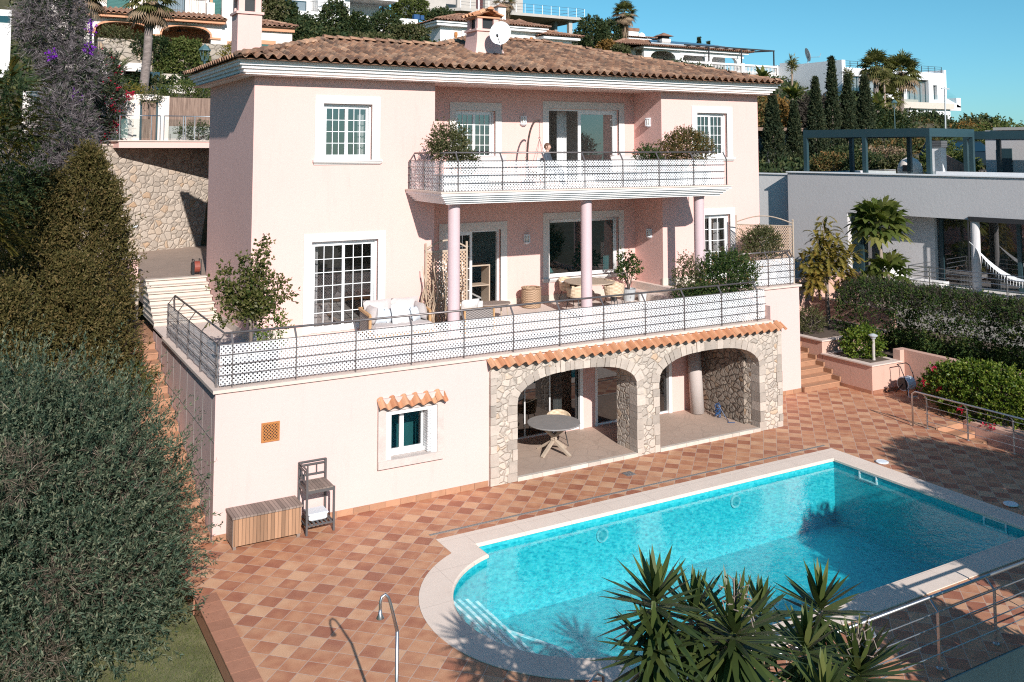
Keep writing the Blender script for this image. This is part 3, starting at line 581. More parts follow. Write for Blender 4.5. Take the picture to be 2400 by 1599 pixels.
# balcony
bx0, bx1, by = 5.86, 15.65, 2.0
bal = MB(); bal.box(bx0+.33, bx1-.33, by+.33, YM-.001, 6.278, 6.558)
bl = bal.build('balcony', 'soffit', villa)
bc = MB(); pth = [(bx0+.32, YW-.001, -1, 0), (bx0+.32, by+.32, -1, -1), (bx1-.32, by+.32, 1, -1), (bx1-.32, YW-.001, 1, 0)]
stepped(bc, pth, [(.05, 6.275, 6.325), (.11, 6.325, 6.38), (.17, 6.38, 6.435), (.23, 6.435, 6.49), (.29, 6.49, 6.56)]); bc.build('cornice', 'cornice_white', bl)
cp = MB(); cp.prism([(bx0, by), (bx1, by), (bx1, YW-.003), (XR-.01, YW-.003), (XR-.01, YM-.004), (XL+.01, YM-.004), (XL+.01, YW-.003), (bx0, YW-.003)], 6.56, 6.60); cp.build('floor', 'stone_cap', bl)
for x in (6.53, 10.68, 14.83):
    c = MB(); c.lathe([(.19, 2.9), (.19, 2.95), (.165, 2.97), (.157, 3.0), (.157, 6.2), (.175, 6.24), (.19, 6.29)], (x, 2.62, 0), 28); c.build('column', 'column_paint', villa, False)
    for p in villa.children[-1].data.polygons: p.use_smooth = len(p.vertices) == 4
# ---------------- basement block
bw = MB(); wall(bw, 0, 6.16, 0, 2.86, 0, [(3.60, 4.82, .99, 2.02)], .32); wall(bw, 15.36, 15.40, 0, 2.86, 0)
wall(bw, 6.16, 15.36, 2.60, 2.86, 0)
bw.quad((15.40, 0, 0), (15.40, 2.26, 0), (15.40, 2.26, 2.86), (15.40, 0, 2.86)); wall(bw, 15.40, 18.63, 0, 3.31, 2.26); bw.quad((18.63, 2.26, 0), (18.63, 12, 0), (18.63, 12, 3.31), (18.63, 2.26, 3.31))
bw.quad((15.08, 0, 2.86), (15.08, 2.26, 2.86), (15.08, 2.26, 3.31), (15.08, 0, 3.31))
bw.build('basement_wall', 'plaster_cream', villa)
bs = MB(); bs.quad((0, 0, 0), (0, 7.66, 0), (0, 7.66, 2.86), (0, 0, 2.86)); bs.build('side_wall', 'plaster_cream', villa)
sm = MB()
for z, xo in ((.95, 0), (1.9, .6)): sm.box(-.006, .002, .01, 7.6, z-.008, z+.008)
for k in range(9): sm.box(-.006, .002, .3+k*.85, .316+k*.85, .05, 2.8)
sm.build('panel_joint', 'concrete_dark', villa)
cap = MB()
cap.box(-.06, 15.12, -.06, .20, 2.86, 2.925); cap.box(-.06, .20, .20, 5.95, 2.862, 2.923); cap.box(15.12, 18.70, 2.20, 2.46, 3.31, 3.37); cap.box(18.45, 18.70, 2.46, 4.3, 3.312, 3.368)
cap.build('terrace_edging', 'stone_cap', villa)
tf = MB(); tf.prism([(.20, .20), (14.2, .20), (14.2, YM), (XL, YM), (XL, YW), (X0, YW), (X0, 7.66), (.0, 7.66), (.0, 5.95), (.20, 5.95)], 2.80, 2.905)
tf.prism([(14.6, .2), (15.08, .2), (15.08, 2.46), (18.45, 2.46), (18.45, 4.3), (XR, 4.3), (XR, 5.7), (14.6, 5.7)], 3.0, 3.352); tf.box(14.2, 14.6, .2, 5.7, 2.9, 3.12); tf.build('terrace_floor', 'travertine', villa)
tk = MB(); n = 17
for k in range(n): tk.box(.0+k*6.14/n+.004, (k+1)*6.14/n-.004, -.018, 0, .0, .125)
tk.build('tile_skirting', 'terracotta', villa); tk = MB()
for k in range(9): tk.box(15.43+k*.355+.004, 15.43+(k+1)*.355-.004, 2.242, 2.26, 0, .125)
tk.build('tile_skirting', 'terracotta', villa)
# portico of two arches
def arch_pts(a, b, zs, zc, n=22):            # basket arch from (a,zs) over the crown zc to (b,zs)
    c = (a+b)/2; r = (b-a)/2; return [(c-r*math.copysign(abs(math.cos(math.pi*k/n))**.82, math.cos(math.pi*k/n)), zs+(zc-zs)*math.sin(math.pi*k/n)**.82) for k in range(n+1)]
A1 = arch_pts(6.86, 10.35, 1.72, 2.36); A2 = arch_pts(11.06, 14.54, 1.72, 2.37); PY0, PY1 = -.07, .40
po = MB(); top = 2.70
def spandrel(y):
    lo = [(6.16, 0), (6.86, 0), (6.86, 1.72)]+A1[1:-1]+[(10.35, 1.72), (10.35, 0), (11.06, 0), (11.06, 1.72)]+A2[1:-1]+[(14.54, 1.72), (14.54, 0), (15.40, 0)]
    po.box(6.16, 6.86, PY0, PY1, 0, top, .5); po.box(10.35, 11.06, PY0, .78, 0, top, .5); po.box(14.54, 15.40, PY0, PY1, 0, top, .5)
    for A in (A1, A2):
        for k in range(len(A)-1):
            (xa, za), (xb, zb) = A[k], A[k+1]
            if xb-xa < 1e-6: continue
            for yy in (PY0, PY1): po.quad((xa, yy, za), (xb, yy, zb), (xb, yy, top), (xa, yy, top))
            po.quad((xa, PY0, za), (xa, PY1, za), (xb, PY1, zb), (xb, PY0, zb))
    po.quad((6.16, PY0, top), (15.4, PY0, top), (15.4, 0, top), (6.16, 0, top))
spandrel(0)
portico = po.build('portico', 'rubble', villa)
for A in (A1, A2):                            # dressed voussoirs and quoins, proud of the rubble
    vo = MB()
    cx, cz = (A[0][0]+A[-1][0])/2, 1.3; acc = 0; L = [0]
    for k in range(len(A)-1): L.append(L[-1]+math.dist(A[k], A[k+1]))
    def at(s):
        for k in range(len(A)-1):
            if L[k+1] >= s: t = (s-L[k])/(L[k+1]-L[k]+1e-9); return (A[k][0]+(A[k+1][0]-A[k][0])*t, A[k][1]+(A[k+1][1]-A[k][1])*t)
        return A[-1]
    def nrm(s):
        p, q = at(max(0, s-.15)), at(min(L[-1], s+.15)); dx, dz = q[0]-p[0], q[1]-p[1]; l = math.hypot(dx, dz); return (-dz/l, dx/l)
    s = 0
    while s < L[-1]-.05:
        st = random.uniform(.12, .25); e = min(L[-1], s+st); h = random.uniform(.17, .29); g = .010
        p0, p1 = at(s+g), at(e-g); n0, n1 = nrm(s), nrm(e); y = PY0-random.uniform(.006, .035)
        vo.prism_y([p0, p1, (p1[0]+n1[0]*h, p1[1]+n1[1]*h), (p0[0]+n0[0]*h, p0[1]+n0[1]*h)], y, PY0+.1); s = e
    vo.build('arch_stones', 'arch_stone', portico)
for x0_, x1_ in ((6.86, -1), (10.35, 1), (11.06, -1), (14.54, 1), (6.16, 1), (15.40, -1)):
    z = 0; vo = MB()
    while z < (1.72 if x0_ not in (6.16, 15.40) else 2.62)-.1:
        h = random.uniform(.14, .30); h = min(h, (1.73 if x0_ not in (6.16, 15.40) else 2.66)-z); wd = random.uniform(.12, .27); a, b = sorted((x0_, x0_+x1_*wd)); y = PY0-random.uniform(.004, .03)
        vo.box(a+(.006 if x1_ < 0 else -.004), b-(.006 if x1_ > 0 else -.004), y, PY0+.3, z+.006, z+h-.006); z += h
    vo.build('corner_stones', 'arch_stone', portico)
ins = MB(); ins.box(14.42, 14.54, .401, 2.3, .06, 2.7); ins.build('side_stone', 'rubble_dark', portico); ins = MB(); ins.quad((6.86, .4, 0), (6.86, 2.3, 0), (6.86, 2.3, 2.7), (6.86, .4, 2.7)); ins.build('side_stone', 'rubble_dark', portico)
pin = MB(); wall(pin, 6.86, 14.43, .06, 2.62, 2.3, [(7.0, 10.25, .09, 2.5), (10.75, 13.35, .09, 2.5)], .12); pin.quad((6.86, .4, 2.62), (14.42, .4, 2.62), (14.42, 2.3, 2.62), (6.86, 2.3, 2.62)); pin.build('back_wall', 'plaster_pink', portico)
pf = MB(); pf.box(6.862, 10.349, PY0+.02, 2.3, 0, .085); pf.box(10.349, 11.061, .781, 2.3, 0, .084); pf.box(11.061, 14.538, PY0+.02, 2.3, 0, .085); pf.build('floor', 'porch_floor', portico)
for a, b in ((6.865, 10.345), (11.065, 14.535)):
    x = a; ed = MB()
    while x < b-.02: e = min(b, x+random.uniform(.25, .55)); ed.box(x+.003, e-.003, PY0-.03, PY0+.07, 0, .09); x = e
    ed.build('threshold', 'stone_pale', portico)
hd = MB(); tile_sheet(hd, (6.08, -.24, 2.67), (1, 0, 0), Vector((0, 1, .72)).normalized(), Vector((0, -.72, 1)).normalized(), 9.38, .31, None, .269, .4, 10, .004); hd.build('tile_hood', 'clay_hood', portico)
gd = MB()
for x in (7.0, 7.72, 8.5, 9.28, 10.2): gd.box(x, x+.025, 2.36, 2.40, .12, 2.46)
gd.box(10.2, 10.30, 2.26, 2.42, .085, 2.5); gd.box(7.0, 10.2, 2.34, 2.42, .085, .125); gd.box(10.72, 10.80, 2.28, 2.42, .085, 2.5); gd.box(10.80, 13.3, 2.34, 2.42, .085, .13); gd.box(13.3, 13.40, 2.26, 2.42, .085, 2.5); gd.box(11.95, 11.99, 2.36, 2.4, .13, 2.47); gd.box(12.93, 12.98, 2.35, 2.39, .13, 2.47)
gdo = gd.build('glass_door', 'white', portico); gp = MB()
for a, b in ((7.03, 10.19), (10.81, 13.3)): gp.quad((a, 2.385, .12), (b, 2.385, .12), (b, 2.385, 2.47), (a, 2.385, 2.47))
gp.build('pane', 'glass_dark', gdo)
ir = MB(); ir.quad((6.9, 2.44, .08), (14.4, 2.44, .08), (14.4, 5.2, .08), (6.9, 5.2, .08)); ir.build('room_floor', 'room_floor', villa)
ir = MB(); ir.quad((6.9, 5.2, .08), (14.4, 5.2, .08), (14.4, 5.2, 2.6), (6.9, 5.2, 2.6)); ir.quad((6.9, 2.44, .08), (6.9, 5.2, .08), (6.9, 5.2, 2.6), (6.9, 2.44, 2.6)); ir.quad((14.4, 2.44, .08), (14.4, 5.2, .08), (14.4, 5.2, 2.6), (14.4, 2.44, 2.6)); ir.quad((6.9, 2.44, 2.6), (14.4, 2.44, 2.6), (14.4, 5.2, 2.6), (6.9, 5.2, 2.6)); ir.build('basement_room', 'room', villa)
cu = MB(); curtain(9.55, 9.85, .12, 2.46, 2.62, 14); curtain(7.6, 7.95, 1.0, 2.46, 2.9, 10); cu.build('curtain', 'curtain', villa)
# small kitchen window with stone frame, shutters and tile hood
kw = MB(); kw.box(3.60, 3.735, -.025, .06, .86, 2.02); kw.box(4.69, 4.82, -.025, .06, .985, 2.02); kw.box(3.735, 4.69, -.022, .06, 1.93, 2.02)
frame_leaf(kw, 3.735, 4.08, 1.06, 1.93, .20, .055, 1, 1); frame_leaf(kw, 4.07, 4.60, 1.06, 1.93, .21, .055, 1, 1); kw.box(3.735, 4.69, .17, .27, 1.0, 1.065); kw.box(3.76, 3.775, .17, .2, 1.36, 1.40); kw.bar((3.765, .165, 1.47), (3.765, .165, 1.36), .02)
kwo = kw.build('window', 'white', villa); kwo['label'] = 'small basement window in a rough stone frame'
g = MB(); g.quad((3.76, .24, 1.08), (4.66, .24, 1.08), (4.66, .24, 1.9), (3.76, .24, 1.9)); g.build('pane', 'glass_teal', kwo)
s = MB(); s.box(4.61, 4.655, .0, .22, 1.01, 1.92); s.box(4.665, 4.70, .02, .22, 1.01, 1.92); s.build('shutter', 'shutter_white', kwo)
s = MB(); s.box(3.42, 3.60, -.07, .02, .99, 2.30); s.box(4.82, 4.97, -.07, .02, .99, 2.30); s.box(3.60, 4.82, -.068, .02, 2.02, 2.30); s.box(3.42, 4.97, -.09, .02, .83, .99); s.box(3.60, 4.82, -.07, .32, .975, .992); s.build('surround', 'window_stone', kwo)
s = MB(); tile_sheet(s, (3.40, -.20, 2.10), (1, 0, 0), Vector((0, 1, .9)).normalized(), Vector((0, -.9, 1)).normalized(), 1.62, .29, None, .27, .4, 10, .006); s.build('tile_hood', 'clay_hood', kwo)
b = MB(); b.box(4.0, 4.66, .34, 1.2, .9, 2.1) if False else b.quad((3.5, .9, .9), (4.9, .9, .9), (4.9, .9, 2.1), (3.5, .9, 2.1)); b.quad((3.5, .33, .9), (3.5, .9, .9), (3.5, .9, 2.1), (3.5, .33, 2.1)); b.build('room', 'room', villa)
def vent(par, x0, x1, y, z0, z1):
    v = MB(); f = .03; v.box(x0, x1, y-.03, y, z0, z0+f); v.box(x0, x1, y-.03, y, z1-f, z1); v.box(x0, x0+f, y-.03, y, z0+f, z1-f); v.box(x1-f, x1, y-.03, y, z0+f, z1-f)
    w_, h = x1-x0-2*f, z1-z0-2*f; n = 5
    for k in range(-n+1, n):
        for sgn in (1, -1):
            pts = []
            c0 = k/n; a = max(0, c0); b = min(1, 1+c0)
            if b-a < .05: continue
            P0 = (x0+f+w_*a, z0+f+h*(a-c0)); P1 = (x0+f+w_*b, z0+f+h*(b-c0))
            if sgn < 0: P0 = (P0[0], z0+z1-P0[1]); P1 = (P1[0], z0+z1-P1[1])
            v.bar((P0[0], y-.016-.004*sgn, P0[1]), (P1[0], y-.016-.004*sgn, P1[1]), .013, .016)
    vo_ = v.build('vent_grille', 'clay_vent', par); d = MB(); d.box(x0+.01, x1-.01, y-.006, y-.001, z0+.01, z1-.01); d.build('backing', 'black', vo_); return vo_
vent(villa, .92, 1.29, 0, 1.77, 2.15)
# railings
posts = [.33+1.3*k for k in range(12) if .33+1.3*k < 15]
railing('terrace_railing', 'long front terrace railing with white perforated screen above the basement wall', [((.05, 5.85), (.05, .05), (1, 0), [.08, 1.4, 2.75, 4.15, 5.66], (.03, 5.78)), ((.05, .05), (14.95, .05), (0, 1), [p-.05 for p in posts], (.03, 14.88))], 2.985, (7, .05, 2.92), [(.2, 5.75, 3.60), (.2, 5.85, 3.85), (.2, 5.70, 3.975), (.2, .2, 3.975), (14.7, .2, 3.975)])
railing('balcony_railing', 'upper balcony railing with white perforated screen and chamfered rail', [((bx0+.10, YW-.05), (bx0+.10, by+.09), (1, 0), [.05, 1.0, 1.95], (.02, 2.15)), ((bx0+.10, by+.09), (bx1-.25, by+.09), (0, 1), [.42+1.3*k for k in range(8)], (.03, 9.42))], 6.61, (10, 2.1, 6.6), [(bx0+.25, YW-.1, 7.57), (bx0+.25, by+.24, 7.59), (bx1-.5, by+.24, 7.59)], posts_h=.77, rail_h=.98)
railing('upper_terrace_railing', 'short raised terrace railing at the right end with perforated screen', [((16.0, 2.36), (18.58, 2.36), (0, 1), [.5, 1.4, 2.35], (.0, 2.52)), ((18.58, 2.36), (18.58, 4.2), (-1, 0), [.1, 1.3], (.03, 1.8))], 3.42, (17.3, 2.36, 3.37), [(16, 2.5, 4.42), (18.5, 2.5, 4.42)], posts_h=.80, rail_h=1.0)
# wall lamps
l0 = wall_lamp('wall_lamp', 'white wall lamp above the hanging chair stand on the upper floor', (10.45, YM-.01, 8.56), 0)
wall_lamp('', 'white wall lamp on the recess side wall right of the balcony door', (XR-.01, 4.95, 8.55), R(-90), l0)
wall_lamp('', 'white wall lamp above the wicker basket on the ground floor', (10.57, YM-.01, 4.90), 0, l0)
wall_lamp('', 'white wall lamp on the recess side wall right of the picture window', (XR-.01, 4.95, 4.95), R(-90), l0)
# ================================================================ ground, pool, stairs
CTRL = [(0, 17, 7.9), (5, 20, 9.3), (-8, 18, 8.5), (0, 24, 10.4), (1, 30, 10.7), (5, 35, 10.7), (0, 35, 11), (5, 39, 13), (12, 39, 13.4), (12, 28, 10.3), (9, 34, 10.9), (20, 50, 15.6), (30, 52, 16), (25, 62, 18.6), (20, 60, 18.2), (45, 53, 16), (38, 45, 13.5), (14, 45, 14.6), (24, 48, 15.6), (33, 68, 20), (45, 74, 21), (60, 74, 21), (58, 58, 16.2), (72, 58, 15.2), (60, 66, 18.5), (85, 62, 13), (80, 49, 11.2), (95, 49, 9.5), (45, 30, 5.8), (50, 38, 8.2), (35, 25, 5.6), (62, 40, 9.5), (70, 30, 7), (110, 60, 5), (150, 100, 4.5), (120, 30, 4), (220, 140, 5), (90, 30, 5.5), (75, 20, 5), (105, 45, 6), (100, 20, 4.5), (0, 80, 27), (-20, 40, 15), (-20, 80, 28), (30, 95, 24), (70, 95, 17), (100, 95, 11), (20, 17, 4), (30, 20, 5), (25, 30, 9), (33, 38, 12)]
CA = np.array(CTRL)
def hz(x, y):
    d = ((CA[:, 0]-x)**2+(CA[:, 1]-y)**2+4)**-1.6; h = float((d*CA[:, 2]).sum()/d.sum())
    yc = 17.6 if x < 19 else 16
    t = min(1, max(0, (y-yc)/.8)); b = -3.2 if x < 19 else -.9+min(1, max(0, (x-26)/8))*1.5
    r = math.hypot(x, y)
    if r > 260: h = h*max(0, 1-(r-260)/200)
    return b+(h-b)*t
gm = MB(); xs = sorted(set([-400, -200, -100, -60]+[-40+2.5*k for k in range(92)]+[200, 230, 270, 330, 450, 700])); ys = sorted(set([-300, -120, -60, -30]+[-20+2.5*k for k in range(15)]+[16, 16.8, 17.2, 17.6, 18.0, 18.4]+[20+2.5*k for k in range(36)]+[115, 130, 150, 180, 240, 320, 450, 700]))
for y in ys:
    for x in xs: gm.v.append((x, y, hz(x, y)+(random.uniform(-.15, .15) if y > 19 else 0)))
nx = len(xs)
for j in range(len(ys)-1):
    for i in range(nx-1): gm.f.append((j*nx+i, j*nx+i+1, (j+1)*nx+i+1, (j+1)*nx+i)); gm.a.append(.5)
gt = tag(gm.build('ground', 'ground', None, True, True), kind='structure')
# pool terrace with the pool cut out
PX0, PX1, PY, PYN = 4.42, 14.50, -2.62, -7.74
cxp, cyp, rp = 5.04, -5.18, 2.13
def pool_outline(o=0.0, n=26, round_=.12):
    """inner pool edge grown by o, counter-clockwise"""
    r = rp+o; x0 = PX0-o; a0 = math.acos(max(-1, min(1, (cxp-x0)/r)))
    pts = [(PX1+o, PY+o), (x0, PY+o)]
    for k in range(n+1): t = math.pi-a0+2*a0*k/n; pts.append((cxp+r*math.cos(t), cyp+r*math.sin(t)))
    return pts+[(x0, PYN-o), (PX1+o, PYN-o)]
def ring_faces(mb, outer, inner, z):
    n = len(outer)
    mb.add([(x, y, z) for x, y in outer]+[(x, y, z) for x, y in inner], [(i, (i+1) % n, n+(i+1) % n, n+i) for i in range(n)])
inner = pool_outline(0); outer = pool_outline(.56)
TE = [(18.75, 2.5), (-.72, 2.5)] ; TX0 = -.72; TX1 = 18.8; TYN = -10.1
te = MB(); big = []
for x, y in outer:                                            # fan from the coping to a rectangle
    dx, dy = x-9.5, y+5.18
    k = min((TX1-9.5)/abs(dx) if dx > 0 else (9.5-TX0)/abs(dx) if dx < 0 else 1e9, (7.7)/abs(dy) if dy > 0 else 4.92/abs(dy) if dy < 0 else 1e9)
    big.append((9.5+dx*k, -5.18+dy*k))
ring_faces(te, big, outer, 0)
def corner(cx_, cy_):                                         # fill the rectangle corners left by the fan
    n = len(big)
    for i in range(n):
        a, b = big[i], big[(i+1) % n]
        if abs(a[0]-TX1) < 1e-4 and abs(b[0]-TX0) < 1e-4: te.add([(*a, 0), (TX1, 2.52, 0), (TX0, 2.52, 0), (*b, 0)], [(0, 1, 2, 3)]); continue
        if abs(a[0]-b[0]) > 1e-4 and abs(a[1]-b[1]) > 1e-4:
            c = (a[0] if abs(a[0]-TX0) < 1e-4 or abs(a[0]-TX1) < 1e-4 else b[0], a[1] if abs(a[1]-2.52) < 1e-4 or abs(a[1]-TYN) < 1e-4 else b[1])
            te.add([(*a, 0), (*c, 0), (*b, 0)], [(0, 1, 2)])
corner(0, 0)
te.quad((18.8, -2.3, 0), (21.9, -2.3, 0), (21.9, 2.52, 0), (18.8, 2.52, 0))
terrace = struct('pool_terrace', te, 'floor_tiles')
tb = MB()
for k in range(26):                                           # edging course along the lawn side
    y1 = -2.12-k*.335; y0 = max(y1-.335, TYN)
    if y1-y0 > .05: tb.box(-.745, -.375, y0+.003, y1-.003, -.02, .008)
tb.box(-.75, -.70, -2.1, 2.5, -.3, -.002); tb.box(-.73, -.715, TYN, -2.1, -.3, -.003)
struct('terrace_edging', tb, 'terracotta_edge')
cpm = MB(); n = len(inner)
for a, b, z0, z1 in ((outer, inner, .012, .012), (pool_outline(-.03), inner, .0, .012), (pool_outline(-.03), inner, -.05, -.05)): ring_faces(cpm, a, b, z1) if z0 == z1 else None
io = pool_outline(-.03)
cpm.add([(x, y, .012) for x, y in inner]+[(x, y, -.006) for x, y in io]+[(x, y, -.05) for x, y in io]+[(x, y, -.05) for x, y in inner], [(k*n+i, k*n+(i+1) % n, (k+1)*n+(i+1) % n, (k+1)*n+i) for k in range(3) for i in range(n)])
cpm.add([(x, y, .012) for x, y in outer]+[(x, y, -.02) for x, y in outer], [(i, (i+1) % n, n+(i+1) % n, n+i) for i in range(n)])
struct('pool_coping', cpm, 'coping')
ZB = -1.55
bs = MB(); bs.add([(x, y, -.05) for x, y in inner]+[(x, y, ZB) for x, y in inner], [(n+i, n+(i+1) % n, (i+1) % n, i) for i in range(n)]); bs.add([(x, y, ZB) for x, y in inner], [tuple(range(n))])
struct('pool_basin', bs, 'mosaic')
st = MB(); ln = MB()                                          # broad steps across the rounded end
SX = (3.30, 3.58, 3.86, 4.14)
for k, x in enumerate(SX):
    z = (-.24, -.40, -.56, -.72)[k]; xp = SX[k-1] if k else 2.93; rr_ = rp-.012
    yy = lambda q: math.sqrt(max(.0004, rr_**2-(cxp-q)**2))
    ys_ = np.linspace(yy(xp), yy(x), 6); left = [(cxp-math.sqrt(rr_**2-q*q), q) for q in ys_]
    st.prism([(x, cyp-ys_[-1]), (x, cyp+ys_[-1])]+[(a, cyp+b) for a, b in left[::-1][1:]]+[(a, cyp-b) for a, b in left[:-1]], ZB+.01, z, .5)
    ln.box(x-.055, x+.004, cyp-ys_[-1]+.02, cyp+ys_[-1]-.02, z-.03, z+.008)
bpt = [(4.14, -4.1), (4.75, -5.3), (4.75, -7.0)]
st.prism([(4.15, -4.1), (4.75, -5.3), (4.75, -7.72), (4.43, -7.72), (4.43, -7.0), (4.15, -6.9)][::-1], ZB+.012, -.85, .5)
for a, b in zip(bpt, bpt[1:]): ln.bar((*a, -.845), (*b, -.845), .06, .02)
struct('pool_steps', st, 'mosaic'); struct('pool_step_edging', ln, 'pool_line')
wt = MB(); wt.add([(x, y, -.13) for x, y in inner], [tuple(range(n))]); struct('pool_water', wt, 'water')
for i, (x, lab) in enumerate(((7.45, 'round pool light nearer the steps on the house side'), (11.2, 'round pool light nearer the deep corner on the house side'))):
    t = thing('pool_light', lab, 'pool light', (x, PY-.01, -.42), 'underwater pool lights'); b = MB(); b.tube([(x, PY+.02, -.42), (x, PY-.035, -.42)], .15, 20); b.build('ring', 'pool_ring', t); b = MB(); b.tube([(x, PY-.02, -.42), (x, PY-.045, -.42)], .10, 20); b.build('lens', 'lens_teal', t)
for y, lab in ((-3.65, 'white skimmer opening near the far corner of the pool'), (-6.85, 'white skimmer opening near the right frame edge of the pool')):
    t = thing('pool_skimmer', lab, 'skimmer', (PX1, y, -.2), 'pool skimmers'); b = MB(); x = PX1
    for q in ((y-.26, y+.26, -.07, -.045), (y-.26, y+.26, -.245, -.22), (y-.26, y-.225, -.22, -.07), (y+.225, y+.26, -.22, -.07)): b.box(x-.025, x+.02, *q)
    b.build('frame', 'white', t); b = MB(); b.box(x-.006, x+.015, y-.225, y+.225, -.22, -.07); b.build('mouth', 'lens_teal', t)
for x, y, lab in ((15.28, -3.43, 'round white skimmer lid on the coping near the far corner'), (15.42, -6.62, 'round white skimmer lid on the coping near the right frame edge')):
    b = MB(); b.lathe([(.0, .0), (.15, 0), (.15, .02), (.13, .03), (.11, .026), (0, .028)], (x, y, .0 if False else .013), 24); tag(b.build('skimmer_lid', 'plastic_white', None), lab, 'lid', 'round skimmer lids')
b = MB()
b.box(3.84, 15.1, -2.02+.19, -2.02+.26, -.01, .006)
for k in range(160): b.box(3.86+k*.0705, 3.88+k*.0705, -1.825, -1.765, .006, .010)
tag(b.build('drain_grate', 'grate', None), 'long narrow drain grate along the house side of the pool coping', 'drain')
b = MB(); b.box(9.28, 9.54, -1.09, -.83, -.01, .008)
for i in range(5):
    for j in range(5): b.box(9.30+i*.047, 9.325+i*.047, -1.07+j*.047, -1.045+j*.047, .008, .012)
tag(b.build('floor_drain', 'steel', None), 'square metal floor drain in the tiles before the middle stone pier', 'drain')
# lawn and planting bed on the left
lw = MB(); lw.quad((-14, -10.5, -.30), (-.74, -10.5, -.30), (-.74, .0, -.30), (-14, .0, -.30)); struct('lawn', lw, 'lawn')
# stairs on the left
ss = MB(); N = 15
for k in range(N):
    z1 = 2.6*(k+1)/N; y0 = .05+k*7.55/N
    ss.box(-.98, -.03, y0, 10.6, z1-2.6/N, z1-.03, .3); ss.box(-1.0, -.03, y0-.02, 10.6, z1-.03, z1, .75)
ss.box(-.98, .25, 7.60, 10.6, 2.3, 2.598, .5)
tag(ss.build('terracotta_stairs', 'terracotta', None), 'terracotta tiled stairs climbing along the left side of the basement', 'stairs')
ws = MB()
for k in range(7): z1 = 2.9+.15*(k+1); y0 = 7.66+k*.27; ws.box(.02, 1.70, y0+.02, 9.6, z1-.15, z1-.035, .4); ws.box(.0, 1.71, y0-.035, 9.6, z1-.035, z1, .8)
ws.prism([(1.62, 7.6), (1.72, 7.6), (1.72, 9.5), (1.62, 9.5)], 2.9, 3.0)
tag(ws.build('stone_stairs', 'stone_step', None), 'seven white stone steps rising to the drive beside the villa', 'stairs')
dv = MB(); dv.prism([(.03, 9.5), (8, 9.5), (8, 19), (-6, 19), (-6, 10.86), (.03, 10.86)], 3.2, 3.951); struct('driveway', dv, 'driveway')
lwl = MB(); lwl.box(-3.0, .02, 10.6, 10.85, 2.4, 3.75); lws = lwl.build('low_wall', 'rubble', None); tag(lws, 'low stone wall with pale parapet left of the white steps', 'wall')
b = MB(); b.box(-3.0, .06, 10.5, 10.95, 3.75, 3.80, .5); b.build('ledge', 'stone_cap', lws); b = MB(); b.box(-3.0, -.02, 10.56, 10.9, 3.80, 4.42); b.build('parapet', 'plaster_pink', lws); b = MB(); b.box(-3.0, .08, 10.50, 10.96, 4.42, 4.48); b.build('coping', 'stone_cap', lws)
vent(lws, -.33, -.08, 10.6, 2.86, 3.14)
# retaining wall, bridge, garden wall, gate
def rw(x): return 17.1+(x-.48)*.474-.35
b = MB(); pts = [(-6, rw(-6)), (9, rw(9)), (9, rw(9)+.8), (-6, rw(-6)+.8)]; b.prism(pts, 3.5, 7.80)
rtw = tag(b.build('retaining_wall', 'rubble_wall', None), 'tall rubble stone retaining wall behind the left side of the villa', 'wall')
b = MB(); b.prism([(-6, rw(-6)-.05), (.2, rw(.2)-.05), (.2, rw(.2)+.9), (-6, rw(-6)+.9)], 7.80, 7.86); b.build('coping', 'stone_cap', rtw)
b = MB(); b.box(-.36, -.14, rw(-.25)-.02, rw(-.25)+.3, 4.28, 4.50); b.build('utility_box', 'white', rtw); b = MB(); b.box(.62, .80, rw(.7)-.06, rw(.7)+.1, 4.86, 4.93); b.build('light_fitting', 'plastic_white', rtw)
b = MB(); b.prism([(-.20, 16.62), (-.02, 15.95), (9, 15.95), (9, 17.6), (-.2, 17.6)], 7.72, 7.95); fb = tag(b.build('footbridge', 'plaster_pink', None), 'pale concrete footbridge from the garden gate to the villa', 'bridge')
b = MB(); b.prism([(-.28, 16.55), (-.06, 15.9), (9, 15.9), (9, 17.62), (-.28, 17.62)], 7.95, 7.99); b.build('deck', 'stone_cap', fb)
gr = thing('bridge_railing', 'steel and glass railing along the edge of the footbridge', 'railing', (2, 16, 7.99))
P_ = [(-.1, 16.5), (.0, 16.0), (1.05, 16.0), (1.35, 16.0), (1.48, 16.0), (2.15, 16.0), (2.22, 16.0), (2.55, 16.0), (3.1, 16.0), (4.4, 16.0)]
for x, y in P_[1:]: b = MB(); b.tube([(x, y, 7.98), (x, y, 8.87)], .02, 8); b.build('post', 'steel', gr)
b = MB(); b.tube([(0, 16.6, 8.87), (0, 16, 8.87), (1.35, 16, 8.87)], .02, 8); b.tube([(1.48, 16, 8.87), (7, 16, 8.87)], .02, 8); b.build('handrail', 'steel', gr, True)
for x0_, x1_ in ((.04, 1.0), (1.52, 2.12), (2.26, 2.52), (2.6, 3.05), (3.15, 4.3)): b = MB(); b.box(x0_, x1_, 15.995, 16.005, 8.06, 8.75); b.build('glass_panel', 'glass_rail', gr)
b = MB(); b.box(-3.0, -.1, 17.6, 17.85, 7.4, 9.72); b.prism([(-.1, 17.6), (.72, 18.1), (.72, 18.4), (-.1, 17.9)], 7.4, 9.72); b.prism([(.72, 18.05), (.95, 18.05), (.95, 18.5), (.72, 18.5)], 7.4, 9.74); b.prism([(1.55, 18.05), (1.98, 18.05), (1.98, 18.5), (1.55, 18.5)], 7.4, 9.70); b.box(.95, 1.55, 18.05, 18.5, 9.52, 9.74)
gwl = tag(b.build('garden_wall', 'plaster_villa', None), 'pale rendered garden wall with the gate above the retaining wall', 'wall')
